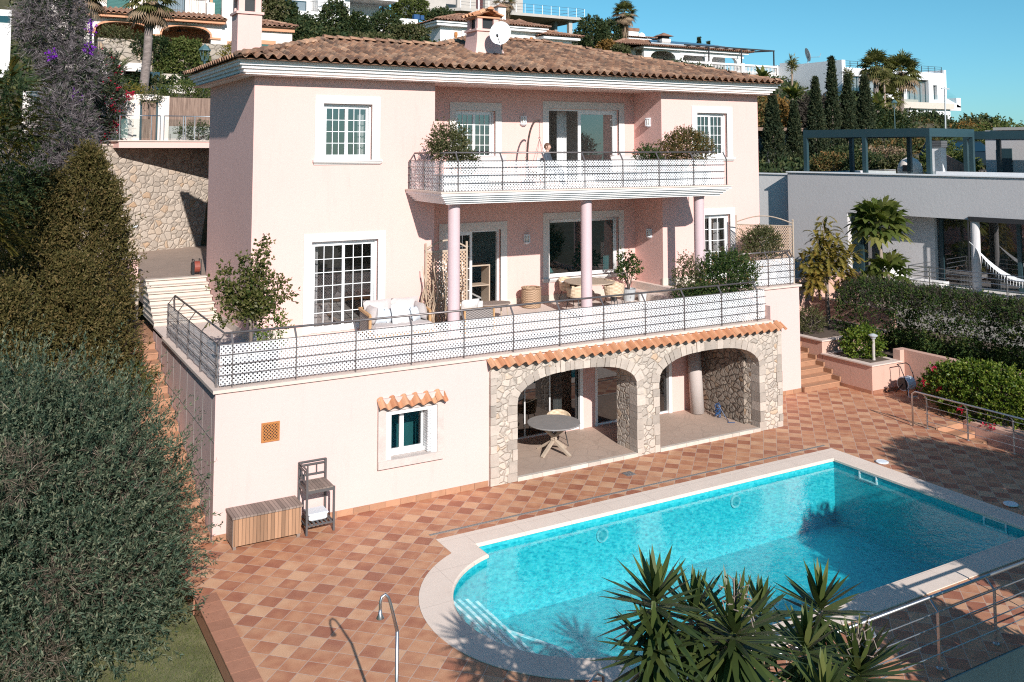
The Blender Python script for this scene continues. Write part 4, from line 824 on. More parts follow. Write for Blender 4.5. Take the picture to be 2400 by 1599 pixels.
b = MB(); b.box(-3.0, .75, 17.55, 17.6, 8.42, 8.46); b.build('ledge', 'stone_cap', gwl); b = MB(); b.box(.18, .40, 17.70, 17.78, 8.6, 8.9); b.build('letterbox', 'reed', gwl)
gate = thing('garden_gate', 'reed covered gate with dark metal frame in the pale wall', 'gate', (1.25, 18.0, 7.95)); b = MB(); b.box(.93, 1.0, 17.98, 18.04, 7.95, 9.5); b.box(1.50, 1.57, 17.98, 18.04, 7.95, 9.5); b.box(1.0, 1.5, 17.99, 18.03, 7.95, 8.02); b.build('frame', 'iron_teal', gate); b = MB(); b.box(1.0, 1.50, 18.0, 18.03, 8.02, 9.45); b.build('reed_panel', 'reed', gate)
b = MB(); b.box(1.98, 8, 18.2, 18.26, 7.9, 9.66); tag(b.build('reed_fence', 'reed', None), 'brown reed screen fence right of the garden gate', 'fence')
b = MB(); b.box(1.98, 8, 17.9, 18.15, 7.9, 8.55); b.box(2.0, 4, 17.7, 17.9, 7.9, 8.25); tag(b.build('planter_wall', 'plaster_dirty', None), 'low weathered wall in front of the reed fence on the bridge', 'wall')
# right hand garden: stairs, planters, wall
rs = MB()
for k in range(7):
    z1 = .165*(k+1); y0 = 2.15+k*.33
    rs.box(18.66, 20.26, y0, 6, z1-.165, z1-.03, .25+.1*(k % 2)); rs.box(18.66, 20.28, y0-.02, 6, z1-.03, z1, .8)
    rs.box(20.27, 20.34, y0+.0, y0+.36, z1, z1+.14, .1)
tag(rs.build('terracotta_stairs', 'terracotta', None), 'terracotta tiled stairs between the villa corner and the planters', 'stairs')
def planter(label, poly, z0, z1, inset=.22, soil=.1):
    b = MB(); n = len(poly); cx_ = sum(p[0] for p in poly)/n; cy_ = sum(p[1] for p in poly)/n
    b.prism(poly, z0, z1-.04); p = tag(b.build('planter', 'plaster_salmon', None), label, 'planter', 'rendered planters by the right stairs')
    c = MB(); grow = [(x+math.copysign(.05, x-cx_), y+math.copysign(.05, y-cy_)) for x, y in poly]; c.prism(grow, z1-.04, z1); c.build('coping', 'stone_cap', p)
    s = MB(); inn = [(x-math.copysign(inset, x-cx_), y-math.copysign(inset, y-cy_)) for x, y in poly]; s.prism(inn, z1-.02, z1+.015); s.build('soil', 'soil', p); return p
planter('lower salmon planter with the lantern post and green shrub', [(20.35, .94), (21.7, .94), (21.7, 2.9), (20.35, 2.9)], 0, .90)
planter('upper salmon planter with the slender tree along the stairs', [(20.35, 2.92), (23.8, 2.92), (23.8, 6.5), (20.35, 6.5)], 0, 1.32)
tk = MB()
for k in range(4): tk.box(20.33, 20.35, .96+k*.33, 1.285+k*.33, 0, .11)
tag(tk.build('tile_skirting', 'terracotta_edge', None), 'brown tile skirting on the stair side of the lower salmon planter', 'skirting'); tk = MB()
for k in range(4): tk.box(20.36+k*.33, 20.685+k*.33, .92, .94, 0, .11)
tag(tk.build('tile_skirting', 'terracotta_edge', None), 'brown tile skirting along the front of the lower salmon planter', 'skirting'); tk = MB()
for k in range(14): tk.box(21.88, 21.895, .9-k*.33-.325, .9-k*.33, 0, .12)
tag(tk.build('tile_skirting', 'terracotta_edge', None), 'brown tile skirting along the foot of the salmon wall by the hibiscus', 'skirting')
b = MB(); b.prism([(21.9, .95), (21.9, -9), (22.15, -9), (22.15, .95)], -1.0, 1.22); b.prism([(21.7, .94), (22.15, .94), (22.15, 1.2), (21.7, 1.2)], 0, 1.22)
tag(b.build('garden_wall', 'plaster_salmon', None), 'salmon rendered wall below the dark hedge on the right', 'wall')
b = MB(); b.box(19.5, 27, 6.5, 6.8, 0, 2.7); b.box(23.8, 24.1, 2.9, 6.5, 0, 2.0); tag(b.build('boundary_wall', 'plaster_salmon', None), 'stained salmon wall behind the slender tree', 'wall')
b = MB(); b.box(22.15, 27, -12, 6.5, -.6, .85); struct('garden_bed', b, 'soil')
rs = MB()                                                     # steps going down beyond the right railing
for k in range(6): y0 = -2.3-k*.36; rs.box(18.85, 20.1, y0-.36, y0, -1.6, -.165*(k+1)-.03, .8); rs.box(18.85, 20.1, y0-.36, y0+.015, -.165*(k+1)-.03, -.165*(k+1), .3)
rs.box(18.79, 20.12, -2.3, -2.26, -.4, -.006, .9); rs.box(18.79, 18.845, -10, -2.301, -1.8, -.006, .9)
sr = rs.build('terracotta_stairs', 'terracotta', None); tag(sr, 'terracotta steps going down beside the hibiscus behind the right railing', 'stairs')
b = MB(); b.box(20.12, 21.89, -10, -2.31, -1.6, .06); struct('planting_bed', b, 'plaster_salmon')
# near retaining wall
b = MB(); b.box(-.72, 24, TYN-.02, TYN+.25, -3.2, -.012); tag(b.build('retaining_wall', 'plaster_dirty', None), 'stained grey wall holding up the near edge of the pool terrace', 'wall')
# steel railings
def steel_rail(label, a, b, posts, inward, z=0, start_post=True):
    t = thing('steel_railing', label, 'railing', ((a[0]+b[0])/2, (a[1]+b[1])/2, z), 'brushed steel pool railings'); A = Vector((*a, z)); B = Vector((*b, z)); d = (B-A).normalized(); n = Vector((*inward, 0))
    for s in posts:
        p = A+d*s; m_ = MB(); m_.bar(p, p+Vector((0, 0, .82)), .045, .016) if abs(d.y) > .5 else m_.bar(p, p+Vector((0, 0, .82)), .016, .045); m_.bar(p+Vector((0, 0, .81)), p+n*.14+Vector((0, 0, .95)), .035, .014); m_.lathe([(.05, 0), (.05, .012), (0, .012)], tuple(p), 12); m_.build('post', 'steel', t)
    w_ = MB()
    for h in (.2, .4, .6, .8): w_.tube([A+Vector((0, 0, h))+n*.01, B+Vector((0, 0, h))+n*.01], .009, 6)
    w_.build('wire', 'steel', t); h_ = MB(); e0 = A+n*.14+Vector((0, 0, .96))
    pts = [A+n*.14-d*.3+Vector((0, 0, 0)), A+n*.14-d*.3+Vector((0, 0, .88)), A+n*.14-d*.2+Vector((0, 0, .96))] if start_post else [e0]
    h_.tube(pts+[B+n*.14+Vector((0, 0, .96))], .024, 10); h_.build('handrail', 'steel', t, True); return t
steel_rail('steel railing at the right edge of the terrace in front of the hibiscus', (18.7, -2.15), (18.82, -9.9), [.05, 1.25, 2.5, 3.75, 5, 6.3], (-1, 0))
steel_rail('steel railing on the near edge of the terrace behind the yuccas', (2.6, -9.88), (18.5, -9.88), [.3+1.38*k for k in range(12)], (0, 1), start_post=False)
b = MB(); b.tube([(2.6, -9.2, 0), (2.75, -8.95, .55), (2.95, -8.7, .74), (3.2, -8.5, .70), (3.45, -8.3, .5), (3.5, -8.25, .0)], .021, 10); tag(b.build('pool_handrail', 'steel', None, True), 'bent steel pool handrail at the bottom edge beside the coping', 'handrail')
# ================================================================ furniture and small things
# storage chest
t = thing('storage_chest', 'slatted teak storage chest against the basement wall', 'chest', (.93, -.28, 0))
b = MB(); b.box(.27, 1.60, -.56, -.04, .06, .575); b.build('body', 'wood_chest', t)
b = MB(); b.prism([(.24, -.60), (1.63, -.60), (1.63, -.02), (.24, -.02)], .58, .615); b.build('lid', 'wood_lid', t)
b = MB()
for x in (.30, 1.55):
    for y in (-.53, -.08): b.box(x-.03, x+.03, y-.03, y+.03, 0, .06)
b.build('foot', 'wood_grey', t)
b = MB(); b.box(.265, .27, -.56, -.04, .06, .575)
for k in range(7): b.box(.258, .266, -.555+k*.074, -.487+k*.074, .06, .575)
b.build('end_slats', 'wood_grey', t)
# high metal side table with rails (corner bar stand)
t = thing('bar_stand', 'tall dark metal bar stand with railed back and slatted top beside the chest', 'stand', (1.98, -.33, 0))
LX, RX, FY, BY = 1.70, 2.26, -.60, -.06
for x, y, h in ((LX, FY, 1.27), (LX, BY, 1.27), (RX, BY, 1.27), (RX, FY, .87)): b = MB(); b.box(x-.02, x+.02, y-.02, y+.02, 0, h); b.build('leg', 'metal_grey', t)
b = MB()
for k in range(7): b.box(LX+.025+k*.074, LX+.093+k*.074, FY-.02, BY+.02, .86, .885)
b.build('top', 'wood_grey', t)
b = MB(); b.box(LX, RX, FY-.015, FY+.015, .80, .858); b.box(LX, RX, BY-.015, BY+.015, .80, .858); b.box(LX-.015, LX+.015, FY, BY, .80, .858); b.box(RX-.015, RX+.015, FY, BY, .80, .858)
for z in (1.0, 1.2, 1.265): b.box(LX, RX, BY-.012, BY+.012, z-.014, z+.014); b.box(LX-.012, LX+.012, FY, BY, z-.014, z+.014)
for f in (.33, .66): b.box(LX+(RX-LX)*f-.01, LX+(RX-LX)*f+.01, BY-.01, BY+.01, .98, 1.2); b.box(LX-.01, LX+.01, FY+(BY-FY)*f-.01, FY+(BY-FY)*f+.01, .98, 1.2)
b.build('rail', 'metal_grey', t)
b = MB(); b.box(LX, RX, FY-.012, FY+.012, .16, .19); b.box(LX, RX, BY-.012, BY+.012, .16, .19); b.box(LX-.012, LX+.012, FY, BY, .16, .19); b.box(RX-.012, RX+.012, FY, BY, .16, .19)
for k in range(6): b.box(LX+.06+k*.085, LX+.10+k*.085, FY, BY, .19, .205)
b.build('shelf', 'metal_grey', t)
t = thing('plastic_tub', 'pale blue plastic tub on the lower shelf of the bar stand', 'tub', (1.98, -.33, .206)); b = MB(); b.bbox(1.79, 2.17, -.50, -.16, .206, .33, .03); b.build('tub', 'plastic_white', t); b = MB(); b.bbox(1.77, 2.19, -.52, -.14, .33, .36, .02); b.build('lid', 'plastic_white', t)
# outdoor shower
t = thing('outdoor_shower', 'slim chrome outdoor shower post on the tiles', 'shower', (.55, -7.95, 0)); b = MB()
b.tube([(.55, -7.95, 0), (.55, -7.95, 1.66)], .022, 10); arc = [(.55, -7.95, 1.66)]+[(.55-.10*math.sin(a*.5)-.10*a/3, -7.95+.03*a, 1.66+.46*math.sin(a*.52)) for a in np.linspace(.2, 3.0, 9)]
b.tube([(.55, -7.95, 1.66), (.46, -7.95, 2.0), (.43, -7.95, 2.09), (.385, -7.95, 2.14), (.34, -7.95, 2.12), (.32, -7.95, 2.06), (.32, -7.95, 1.94)], [.022, .019, .018, .018, .018, .018, .018], 10); b.lathe([(.055, 0), (.055, .012), (0, .012)], (.55, -7.95, 0), 16); b.build('pipe', 'steel', t, True)
b = MB(); b.lathe([(.02, .1), (.024, .05), (.05, .0), (.045, -.008), (0, -.008)], (.32, -7.95, 1.87), 16); b.build('shower_head', 'steel', t, True)
# porch: round table, chair, rolled rug, cable
t = thing('round_table', 'round grey outdoor table on crossed wooden legs in the left arch', 'table', (8.55, 1.0, .085)); b = MB(); b.lathe([(.60, .70), (.66, .715), (.675, .735), (.665, .75), (0, .752)], (8.55, 1.0, .085), 40); b.build('tabletop', 'concrete_top', t)
for k in range(4):
    a = R(22+90*k); c = Vector((8.55, 1.0, .085)); d = Vector((math.cos(a), math.sin(a), 0)); b = MB(); b.bar(c-d*.07+Vector((0, 0, .36)), c+d*.50+Vector((0, 0, .0)), .075, .06); b.bar(c-d*.05+Vector((0, 0, .34)), c+d*.42+Vector((0, 0, .70)), .075, .06); b.build('leg', 'wood_pale', t)
def tub_chair(label, loc, rz, group, proto=None, cat='chair'):
    if proto: return place(proto, False, loc, rz, label, group)
    t = thing('armchair', label, cat, (0, 0, 0), group); sh = MB(); n = 18
    for k in range(n):                                        # wrap-around woven shell, opening towards -Y
        a0, a1 = R(-58+296*k/n), R(-58+296*(k+1)/n)
        def pt(a, z, r): return (r*math.cos(a), r*.92*math.sin(a)+.02, z)
        hgt = lambda a: .66+.12*max(0, math.sin(a))
        for z0, z1, r0, r1 in ((.40, .44, .25, .285), (.44, None, .285, .325)):
            za, zb = (hgt(a0), hgt(a1)) if z1 is None else (z1, z1)
            sh.quad(pt(a0, z0, r0), pt(a1, z0, r0), pt(a1, zb, r1), pt(a0, za, r1)); sh.quad(pt(a0, za, r1-.03), pt(a1, zb, r1-.03), pt(a1, z0, r0-.03), pt(a0, z0, r0-.03))
        sh.quad(pt(a0, hgt(a0), r1), pt(a1, hgt(a1), r1), pt(a1, hgt(a1), r1-.03), pt(a0, hgt(a0), r1-.03))
    sh.lathe([(0, .395), (.27, .40), (.275, .43), (0, .43)], (0, .02, 0), 20, 1, .95); sh.build('shell', 'woven', t)
    c = MB(); c.lathe([(.0, .43), (.23, .435), (.25, .47), (.23, .50), (0, .51)], (0, 0, 0), 20); c.build('cushion', 'fabric_white', t, True)
    c = MB(); c.lathe([(0, -.04), (.15, -.03), (.19, 0), (.15, .04), (0, .05)], (0, .18, .62), 14, 1, .5); c.build('back_cushion', 'fabric_white', t, True)
    for x in (-.19, .19):
        for y in (-.17, .2): l = MB(); l.tube([(x*.75, y*.75, .41), (x*1.25, y*1.25, 0)], .011, 6); l.build('leg', 'iron', t)
    t.location = loc; t.rotation_euler = (0, 0, rz); return t
ch0 = tub_chair('woven armchair behind the round grey table under the left arch', (9.05, 1.55, .085), R(-30), None)
t = thing('rolled_rug', 'large pale rug rolled up and leaning in the right arch', 'rug', (13.95, 1.95, .085)); b = MB(); b.tube([(14.0, 1.86, .085), (14.05, 2.06, 2.02)], .195, 24); b.build('roll', 'rug', t, True)
b = MB(); b.tube([(14.05, 2.06, 2.015), (14.051, 2.063, 2.04)], .15, 20); b.build('core', 'black', t)
b = MB(); random.seed(4)
for k in range(9): a = random.random()*6; b.tube([(14.22+.10*math.cos(a+j)*(.6+.4*math.sin(j+k)), 1.25+.08*math.sin(a+j), .10+.045*j+.03*math.sin(j*k)) for j in range(9)], .009, 5)
b.tube([(14.2, 1.2, .45), (14.3, 1.0, .12), (14.2, .8, .1), (14.1, .7, .1), (14.25, .6, .1)], .009, 5); tag(b.build('cable_coil', 'blue_paint', None), 'tangled dark blue cable beside the rolled rug', 'cable')
# hose cart and hose reel
t = thing('hose_cart', 'dark hose reel cart with white hose in the shaded corner by the salmon wall', 'hose reel', (21.35, .45, 0)); b = MB(); b.tube([(21.15, .45, .33), (21.55, .45, .33)], .19, 18); b.build('reel', 'plastic_dark', t)
b = MB()
for x in (21.13, 21.57): b.tube([(x, .25, 0), (x, .38, .6), (x, .5, .85), (x, .62, .9)], .015, 8); b.tube([(x, .45, .33), (x, .7, .02)], .015, 8)
b.tube([(21.13, .62, .9), (21.57, .62, .9)], .015, 8); b.build('frame', 'black', t)
b = MB()
for k in range(7): xx = 21.17+k*.055; b.tube([(xx, .45+.2*math.cos(a), .33+.2*math.sin(a)) for a in np.linspace(0, 2*math.pi, 15)], .02, 6)
b.tube([(21.2, .28, .2), (21.1, .2, .03), (21.0, .1, .02), (21.3, .05, .02)], .014, 6); b.build('hose', 'plastic_white', t)
t = thing('hose_reel', 'small hose reel with a red drum at the villa corner on the drive', 'hose reel', (1.5, 9.75, 3.95)); b = MB(); b.tube([(1.42, 9.75, 4.18), (1.58, 9.75, 4.18)], .17, 18); b.build('drum', 'red_paint', t); b = MB()
for x in (1.40, 1.60): b.tube([(x, 9.6, 3.95), (x, 9.6, 4.4), (x, 9.9, 4.4), (x, 9.9, 3.95)], .014, 6)
b.box(1.36, 1.42, 9.62, 9.88, 3.95, 4.3); b.build('frame', 'black', t)
# lantern posts
def lantern_post(label, loc): 
    t = thing('garden_lantern', label, 'lantern', loc); x, y, z = loc; b = MB(); b.lathe([(.055, 0), (.05, .06), (.045, .1), (.05, .45), (.045, .66)], loc, 14); b.build('post', 'concrete', t); b = MB(); b.lathe([(.05, .66), (.08, .69), (.085, .72), (.14, .76), (.145, .79), (.05, .83), (0, .84)], loc, 16); b.build('head', 'pot_zinc', t); return t
lantern_post('stone bollard lantern in the lower salmon planter', (20.95, 1.35, .915))
def street_lamp(label, loc, h):
    t = thing('street_lamp', label, 'lamp', loc); x, y, z = loc; b = MB(); b.tube([(x, y, z), (x, y, z+h-.75)], .035, 10); b.lathe([(.045, 0), (.07, .03), (.05, .06), (.035, .09)], (x, y, z+h-.80), 10); b.build('post', 'lamp_green', t)
    b = MB(); b.lathe([(.10, h-.72), (.12, h-.70), (.12, h-.68), (.0, h-.68)], loc, 6); b.lathe([(.26, h-.28), (.25, h-.25), (.12, h-.08), (.04, h-.04), (.03, h), (0, h)], loc, 6)
    for k in range(6): a = math.pi*k/3; b.tube([(x+.11*math.cos(a), y+.11*math.sin(a), z+h-.70), (x+.21*math.cos(a), y+.21*math.sin(a), z+h-.27)], .012, 5)
    b.build('lantern', 'lamp_green', t); return t
street_lamp('green street lantern on the garden path left of the chimney', (3.76, 20.6, 9.1), 2.96)
# sofa on the terrace
t = thing('sofa', 'low outdoor sofa with sand cushions in front of the muntin door', 'sofa', (5.1, 3.1, ZT)); sx0, sx1, sy0, sy1 = 4.38, 6.02, 2.62, 3.72
b = MB(); b.bbox(sx0, sx1, sy0, sy1, ZT+.12, ZT+.18, .01); b.build('frame', 'wood_teak', t)
for x in (sx0+.06, sx1-.06):
    for y in (sy0+.06, sy1-.06): l = MB(); l.box(x-.025, x+.025, y-.025, y+.025, ZT, ZT+.12); l.build('leg', 'iron', t)
b = MB(); b.bbox(sx0+.02, sx1-.02, sy0, sy1-.25, ZT+.18, ZT+.38, .05); b.build('seat_cushion', 'fabric_sand', t, False)
b = MB(); b.bar((sx0, sy0+.35, ZT+.15), (sx0, sy0+.35, ZT+.62), .06); b.bar((sx1, sy0+.35, ZT+.15), (sx1, sy0+.35, ZT+.62), .06); b.bar((sx0, sy0+.35, ZT+.62), (sx0, sy1, ZT+.70), .06); b.bar((sx1, sy0+.35, ZT+.62), (sx1, sy1, ZT+.70), .06); b.bar((sx0, sy1, ZT+.70), (sx1, sy1, ZT+.70), .06); b.build('armrest', 'wood_teak', t)
b = MB(); b.box(sx0, sx0+.02, sy0+.4, sy1, ZT+.18, ZT+.62); b.box(sx1-.02, sx1, sy0+.4, sy1, ZT+.18, ZT+.62); b.box(sx0, sx1, sy1-.02, sy1, ZT+.18, ZT+.66); b.build('woven_side', 'wicker_grey', t)
def pillow(mb, c, w_, h, d, yaw=0, tilt=20):
    c = Vector(c); M = Matrix.Rotation(R(yaw), 3, 'Z') @ Matrix.Rotation(R(-tilt), 3, 'X'); n = 8; vs = []
    for s in (-1, 1):
        for j in range(n+1):
            for i in range(n+1):
                u, v = i/n*2-1, j/n*2-1; e = (1-abs(u)**3)*(1-abs(v)**3); pin = 1-.06*(1-abs(u*v))*max(abs(u), abs(v))**4
                vs.append(c+M @ Vector((u*w_/2*pin, s*d/2*max(e, .0)**.6, v*h/2*pin)))
    fs = []; m_ = (n+1)**2
    for s in range(2):
        for j in range(n):
            for i in range(n): a = s*m_+j*(n+1)+i; fs.append((a, a+1, a+n+2, a+n+1) if s == 0 else (a, a+n+1, a+n+2, a+1))
    mb.add(vs, fs, random.random())
b = MB(); pillow(b, (4.82, 3.55, ZT+.66), .78, .52, .26); pillow(b, (5.58, 3.55, ZT+.66), .78, .52, .26); pillow(b, (4.52, 3.25, ZT+.60), .6, .44, .24, -90, 12); pillow(b, (5.88, 3.25, ZT+.60), .6, .44, .24, 90, 12); b.build('back_cushion', 'fabric_sand', t, True)
for x, y, s, yw, mt, lb in ((4.78, 3.25, .38, -12, 'fabric_blue', 'pale blue pillow at the left end of the sofa'), (5.02, 3.22, .36, 25, 'fabric_blue', 'pale blue pillow half hidden behind the white sofa pillow'), (5.22, 3.02, .50, 3, 'fabric_white', 'big white pillow in the middle of the sofa'), (5.50, 3.25, .38, -8, 'fabric_blue', 'pale blue pillow right behind the white sofa pillow'), (5.70, 3.15, .36, 30, 'fabric_blue', 'pale blue pillow at the right end of the sofa')):
    b = MB(); pillow(b, (x, y, ZT+.38+s*.46), s, s, .17, yw, 18); tag(b.build('pillow', mt, None, True), lb, 'pillow', 'loose pillows on the terrace sofa')
# trellis and driftwood screen beside the first column
t = thing('trellis_panel', 'arched wooden trellis panel behind the left column', 'trellis', (6.9, 4.25, ZT)); b = MB(); tx0, tx1, ty = 6.45, 7.75, 4.24
b.box(tx0, tx0+.05, ty-.025, ty+.025, ZT, 5.10); b.box(tx1-.05, tx1, ty-.025, ty+.025, ZT, 5.10)
pts = [(tx0+(tx1-tx0)*k/10, ty, 4.92+.24*math.sin(math.pi*k/10)) for k in range(11)]
for a, c in zip(pts, pts[1:]): b.bar(a, c, .04)
b.box(tx0, tx1, ty-.02, ty+.02, 4.84, 4.89); b.build('frame', 'wood_pale', t); b = MB(); b.quad((tx0+.05, ty, ZT+.1), (tx1-.05, ty, ZT+.1), (tx1-.05, ty, 4.84), (tx0+.05, ty, 4.84)); b.build('lattice', 'trellis', t)
t = thing('driftwood_screen', 'upright screen of twisted driftwood branches beside the sofa', 'screen', (6.85, 3.95, ZT)); random.seed(11); b = MB(); b2 = MB()
for k in range(34):
    x = 6.28+k*.034+random.uniform(-.02, .02); y = 3.95+random.uniform(-.10, .08); h = random.uniform(1.2, 1.85)*(1 if k > 3 else .9); r = random.uniform(.012, .03); ph = random.random()*6; f = random.uniform(2, 4.5); am = random.uniform(.03, .075)
    pts = [(x+am*math.sin(ph+f*j/9*2)+random.uniform(-.012, .012), y+.04*math.cos(ph+j), ZT+h*j/9) for j in range(10)]
    (b if k < 22 else b2).tube(pts, [r*(1.15-.6*j/9) for j in range(10)], 6)
    if k % 3 == 0: q = pts[random.randint(3, 6)]; (b if k < 22 else b2).tube([q, (q[0]+random.uniform(-.1, .1), q[1]-.03, q[2]+.15), (q[0]+random.uniform(-.14, .14), q[1], q[2]+.34)], [r*.7, r*.6, r*.3], 6)
b.build('branches', 'driftwood', t); b2.build('bark_branches', 'driftwood_bark', t)
# wicker lounge chair with throw, coffee table, basket
t = thing('wicker_armchair', 'grey wicker armchair with a pale throw seen from behind right of the left column', 'armchair', (7.25, 2.95, ZT)); x0, x1, y0, y1 = 6.82, 7.66, 2.55, 3.3
b = MB(); b.box(x0, x1, y0, y0+.05, ZT+.08, ZT+.62); b.box(x0, x0+.05, y0+.05, y1, ZT+.08, ZT+.5); b.box(x1-.05, x1, y0+.05, y1, ZT+.08, ZT+.5); b.box(x0+.05, x1-.05, y0+.05, y1, ZT+.08, ZT+.24); b.build('woven_body', 'wicker_grey', t)
b = MB(); b.bar((x0-.01, y0-.01, ZT), (x0-.01, y0-.01, ZT+.63), .045); b.bar((x1+.01, y0-.01, ZT), (x1+.01, y0-.01, ZT+.63), .045); b.bar((x0-.03, y0, ZT+.63), (x1+.03, y0, ZT+.63), .05); b.bar((x0, y0, ZT+.63), (x0, y1, ZT+.5), .045); b.bar((x1, y0, ZT+.63), (x1, y1, ZT+.5), .045); b.bar((x0, y1, ZT), (x0, y1, ZT+.5), .045); b.bar((x1, y1, ZT), (x1, y1, ZT+.5), .045); b.build('frame', 'wood_teak', t)
b = MB(); b.bbox(x0+.06, x1-.06, y0+.1, y1, ZT+.25, ZT+.40, .04); b.build('cushion', 'fabric_sand', t)
b = MB(); pillow(b, (7.05, 2.72, ZT+.66), .55, .42, .24, 5, -12); pillow(b, (7.25, 2.78, ZT+.62), .42, .36, .2, -20, 30); tag(b.build('throw', 'fabric_throw', None, True), 'crumpled pale throw over the back of the grey wicker armchair', 'throw')
t = thing('coffee_table', 'low oval coffee table with turned legs behind the wicker armchair', 'table', (8.4, 3.9, ZT)); b = MB(); b.lathe([(.40, .44), (.42, .46), (.41, .49), (0, .495)], (8.4, 3.9, ZT), 28, 1.25, .8); b.build('tabletop', 'wood_grey', t)
for dx in (-.34, .34):
    for dy in (-.18, .18): l = MB(); l.tube([(8.4+dx, 3.9+dy, ZT+.44), (8.4+dx*1.08, 3.9+dy*1.08, ZT)], .02, 8); l.build('leg', 'wood_pale', t)
t = thing('wicker_basket', 'tall brown wicker basket against the pink wall', 'basket', (10.42, 5.2, ZT)); b = MB(); b.lathe([(.24, .0), (.285, .02), (.30, .25), (.30, .5), (.285, .58), (.25, .58), (.25, .1)], (10.42, 5.2, ZT), 26); b.build('body', 'wicker_brown', t); b = MB(); b.tube([(10.42+.29*math.cos(a), 5.2+.29*math.sin(a), ZT+.59) for a in np.linspace(0, 2*math.pi, 25)], .025, 8, None, False); b.build('rim', 'wicker_brown', t)
# dining set
t = thing('dining_table', 'round wooden dining table behind the middle column', 'table', (12.15, 4.62, ZT)); b = MB(); b.lathe([(.70, .70), (.78, .715), (.78, .745), (0, .75)], (12.15, 4.62, ZT), 44); b.build('tabletop', 'wood_pale', t)
b = MB(); b.lathe([(.36, 0), (.36, .025), (.06, .05), (.05, .7), (.25, .71)], (12.15, 4.62, ZT), 20); b.build('pedestal', 'iron', t)
G_ = 'woven chairs around the dining table'
ch0['group'] = G_ if False else 'woven armchairs of the villa'
GG = 'woven armchairs of the villa'
for lab, x, y, rz in (('woven armchair in front of the dining table left of the middle column', 11.35, 4.18, 208-360), ('woven armchair in front of the dining table right of the middle column', 12.42, 3.72, 170), ('woven armchair at the right side of the dining table by the potted shrub', 12.98, 4.45, 100), ('woven armchair behind the dining table under the picture window', 11.85, 5.3, 8)): tub_chair(lab, (x, y, ZT), R(rz), GG, ch0)
t = thing('table_lamp', 'small cone shaded lamp inside the picture window', 'lamp', (11.62, 6.05, 3.66)); b = MB(); b.lathe([(.05, 0), (.05, .02), (.012, .03), (.012, .16)], (11.62, 6.05, 3.66), 12); b.build('stand', 'iron', t); b = MB(); b.lathe([(.12, .12), (.02, .27), (0, .27)], (11.62, 6.05, 3.66), 16); b.build('lamp_shade', 'fabric_white', t)
# objects seen inside the half open terrace door
t = thing('sideboard', 'pale open sideboard just inside the half open terrace door', 'sideboard', (9.1, 6.5, 2.95)); b = MB(); b.box(8.85, 8.89, 6.2, 6.7, 2.95, 4.1); b.box(9.5, 9.54, 6.2, 6.7, 2.95, 4.1); b.box(8.85, 9.54, 6.2, 6.7, 4.1, 4.14); b.box(8.89, 9.5, 6.2, 6.7, 3.5, 3.53); b.build('carcass', 'wood_pale', t)
# satellite dish on the roof
t = thing('satellite_dish', 'large round white satellite dish on the roof beside the chimney', 'satellite dish', (9.55, 5.55, 10.75)); d0 = Vector((9.42, 5.35, 11.22)); az = Vector((-.62, -.74, .25)).normalized(); u_ = az.cross(Vector((0, 0, 1))).normalized(); v_ = u_.cross(az); b = MB(); vs = []; fs = []; rings, seg = 7, 32
for i in range(rings+1):
    rr_ = .36*i/rings
    for k in range(seg): a = 2*math.pi*k/seg; vs.append(d0+u_*rr_*math.cos(a)*.92+v_*rr_*1.06*math.sin(a)+az*(-.10+.10*(i/rings)**2))
for i in range(rings):
    for k in range(seg): fs.append((i*seg+k, i*seg+(k+1) % seg, (i+1)*seg+(k+1) % seg, (i+1)*seg+k))
b.add(vs, fs, .5); b.build('dish', 'white', t, True); b = MB(); b.tube([d0-az*.1, d0-az*.25, d0-az*.25-Vector((0, 0, .55))], .025, 8); b.tube([d0-v_*.34+az*.02, d0-v_*.26+az*.4], .012, 6); b.build('mount', 'metal_grey', t); b = MB(); b.bar(d0-v_*.26+az*.38, d0-v_*.25+az*.47, .06); b.build('receiver', 'plastic_dark', t)
t = thing('antenna_mast', 'thin antenna mast rising behind the satellite dish', 'antenna', (9.5, 6.9, 11.0)); b = MB(); b.tube([(9.5, 6.95, 10.9), (9.5, 6.95, 13.4)], .018, 8); b.build('mast', 'steel', t); b = MB(); b.bar((9.2, 6.95, 13.2), (9.8, 6.95, 13.2), .02); b.build('crossbar', 'steel', t)
# hanging chair stand, loungers and the person on the balcony
t = thing('hanging_chair', 'curved dark stand with chains for a hanging chair on the balcony', 'hanging chair', (10.15, 4.7, 6.6)); b = MB(); c = Vector((10.02, 4.75, 6.6)); pts = [c, c+Vector((0, 0, .9))]+[c+Vector((.30*(1-math.cos(a)), -.10*(1-math.cos(a)), .9+1.05*math.sin(a))) for a in np.linspace(.15, 1.75, 10)]; b.tube(pts, .03, 8); b.tube([c+Vector((-.45, 0, .02)), c+Vector((.45, 0, .02))], .025, 8); b.tube([c+Vector((0, -.45, .02)), c+Vector((0, .45, .02))], .025, 8); b.build('stand', 'brown_metal', t, True)
tip = pts[-1]; b = MB()
for k in range(14): q = tip-Vector((0, 0, .03+k*.035)); b.tube([q+Vector((.012*(k % 2), .012*((k+1) % 2), 0)), q-Vector((.012*(k % 2), .012*((k+1) % 2), .04))], .006, 5)
e = tip-Vector((0, 0, .52)); b.tube([e+Vector((.03*math.cos(a), 0, .03*math.sin(a))) for a in np.linspace(0, 6.28, 9)], .006, 5)
for dx, dy in ((-.32, 0), (.36, 0), (.02, .3), (.05, -.25)): b.tube([e-Vector((0, 0, .03)), e+Vector((dx, dy, -.98))], .005, 5)
b.build('chain', 'iron', t); b = MB(); b.lathe([(.0, -.28), (.22, -.2), (.36, .0), (.34, .01), (.2, -.15), (0, -.22)], e+Vector((.03, 0, -1.0)), 22); b.build('basket_seat', 'wicker_brown', t)
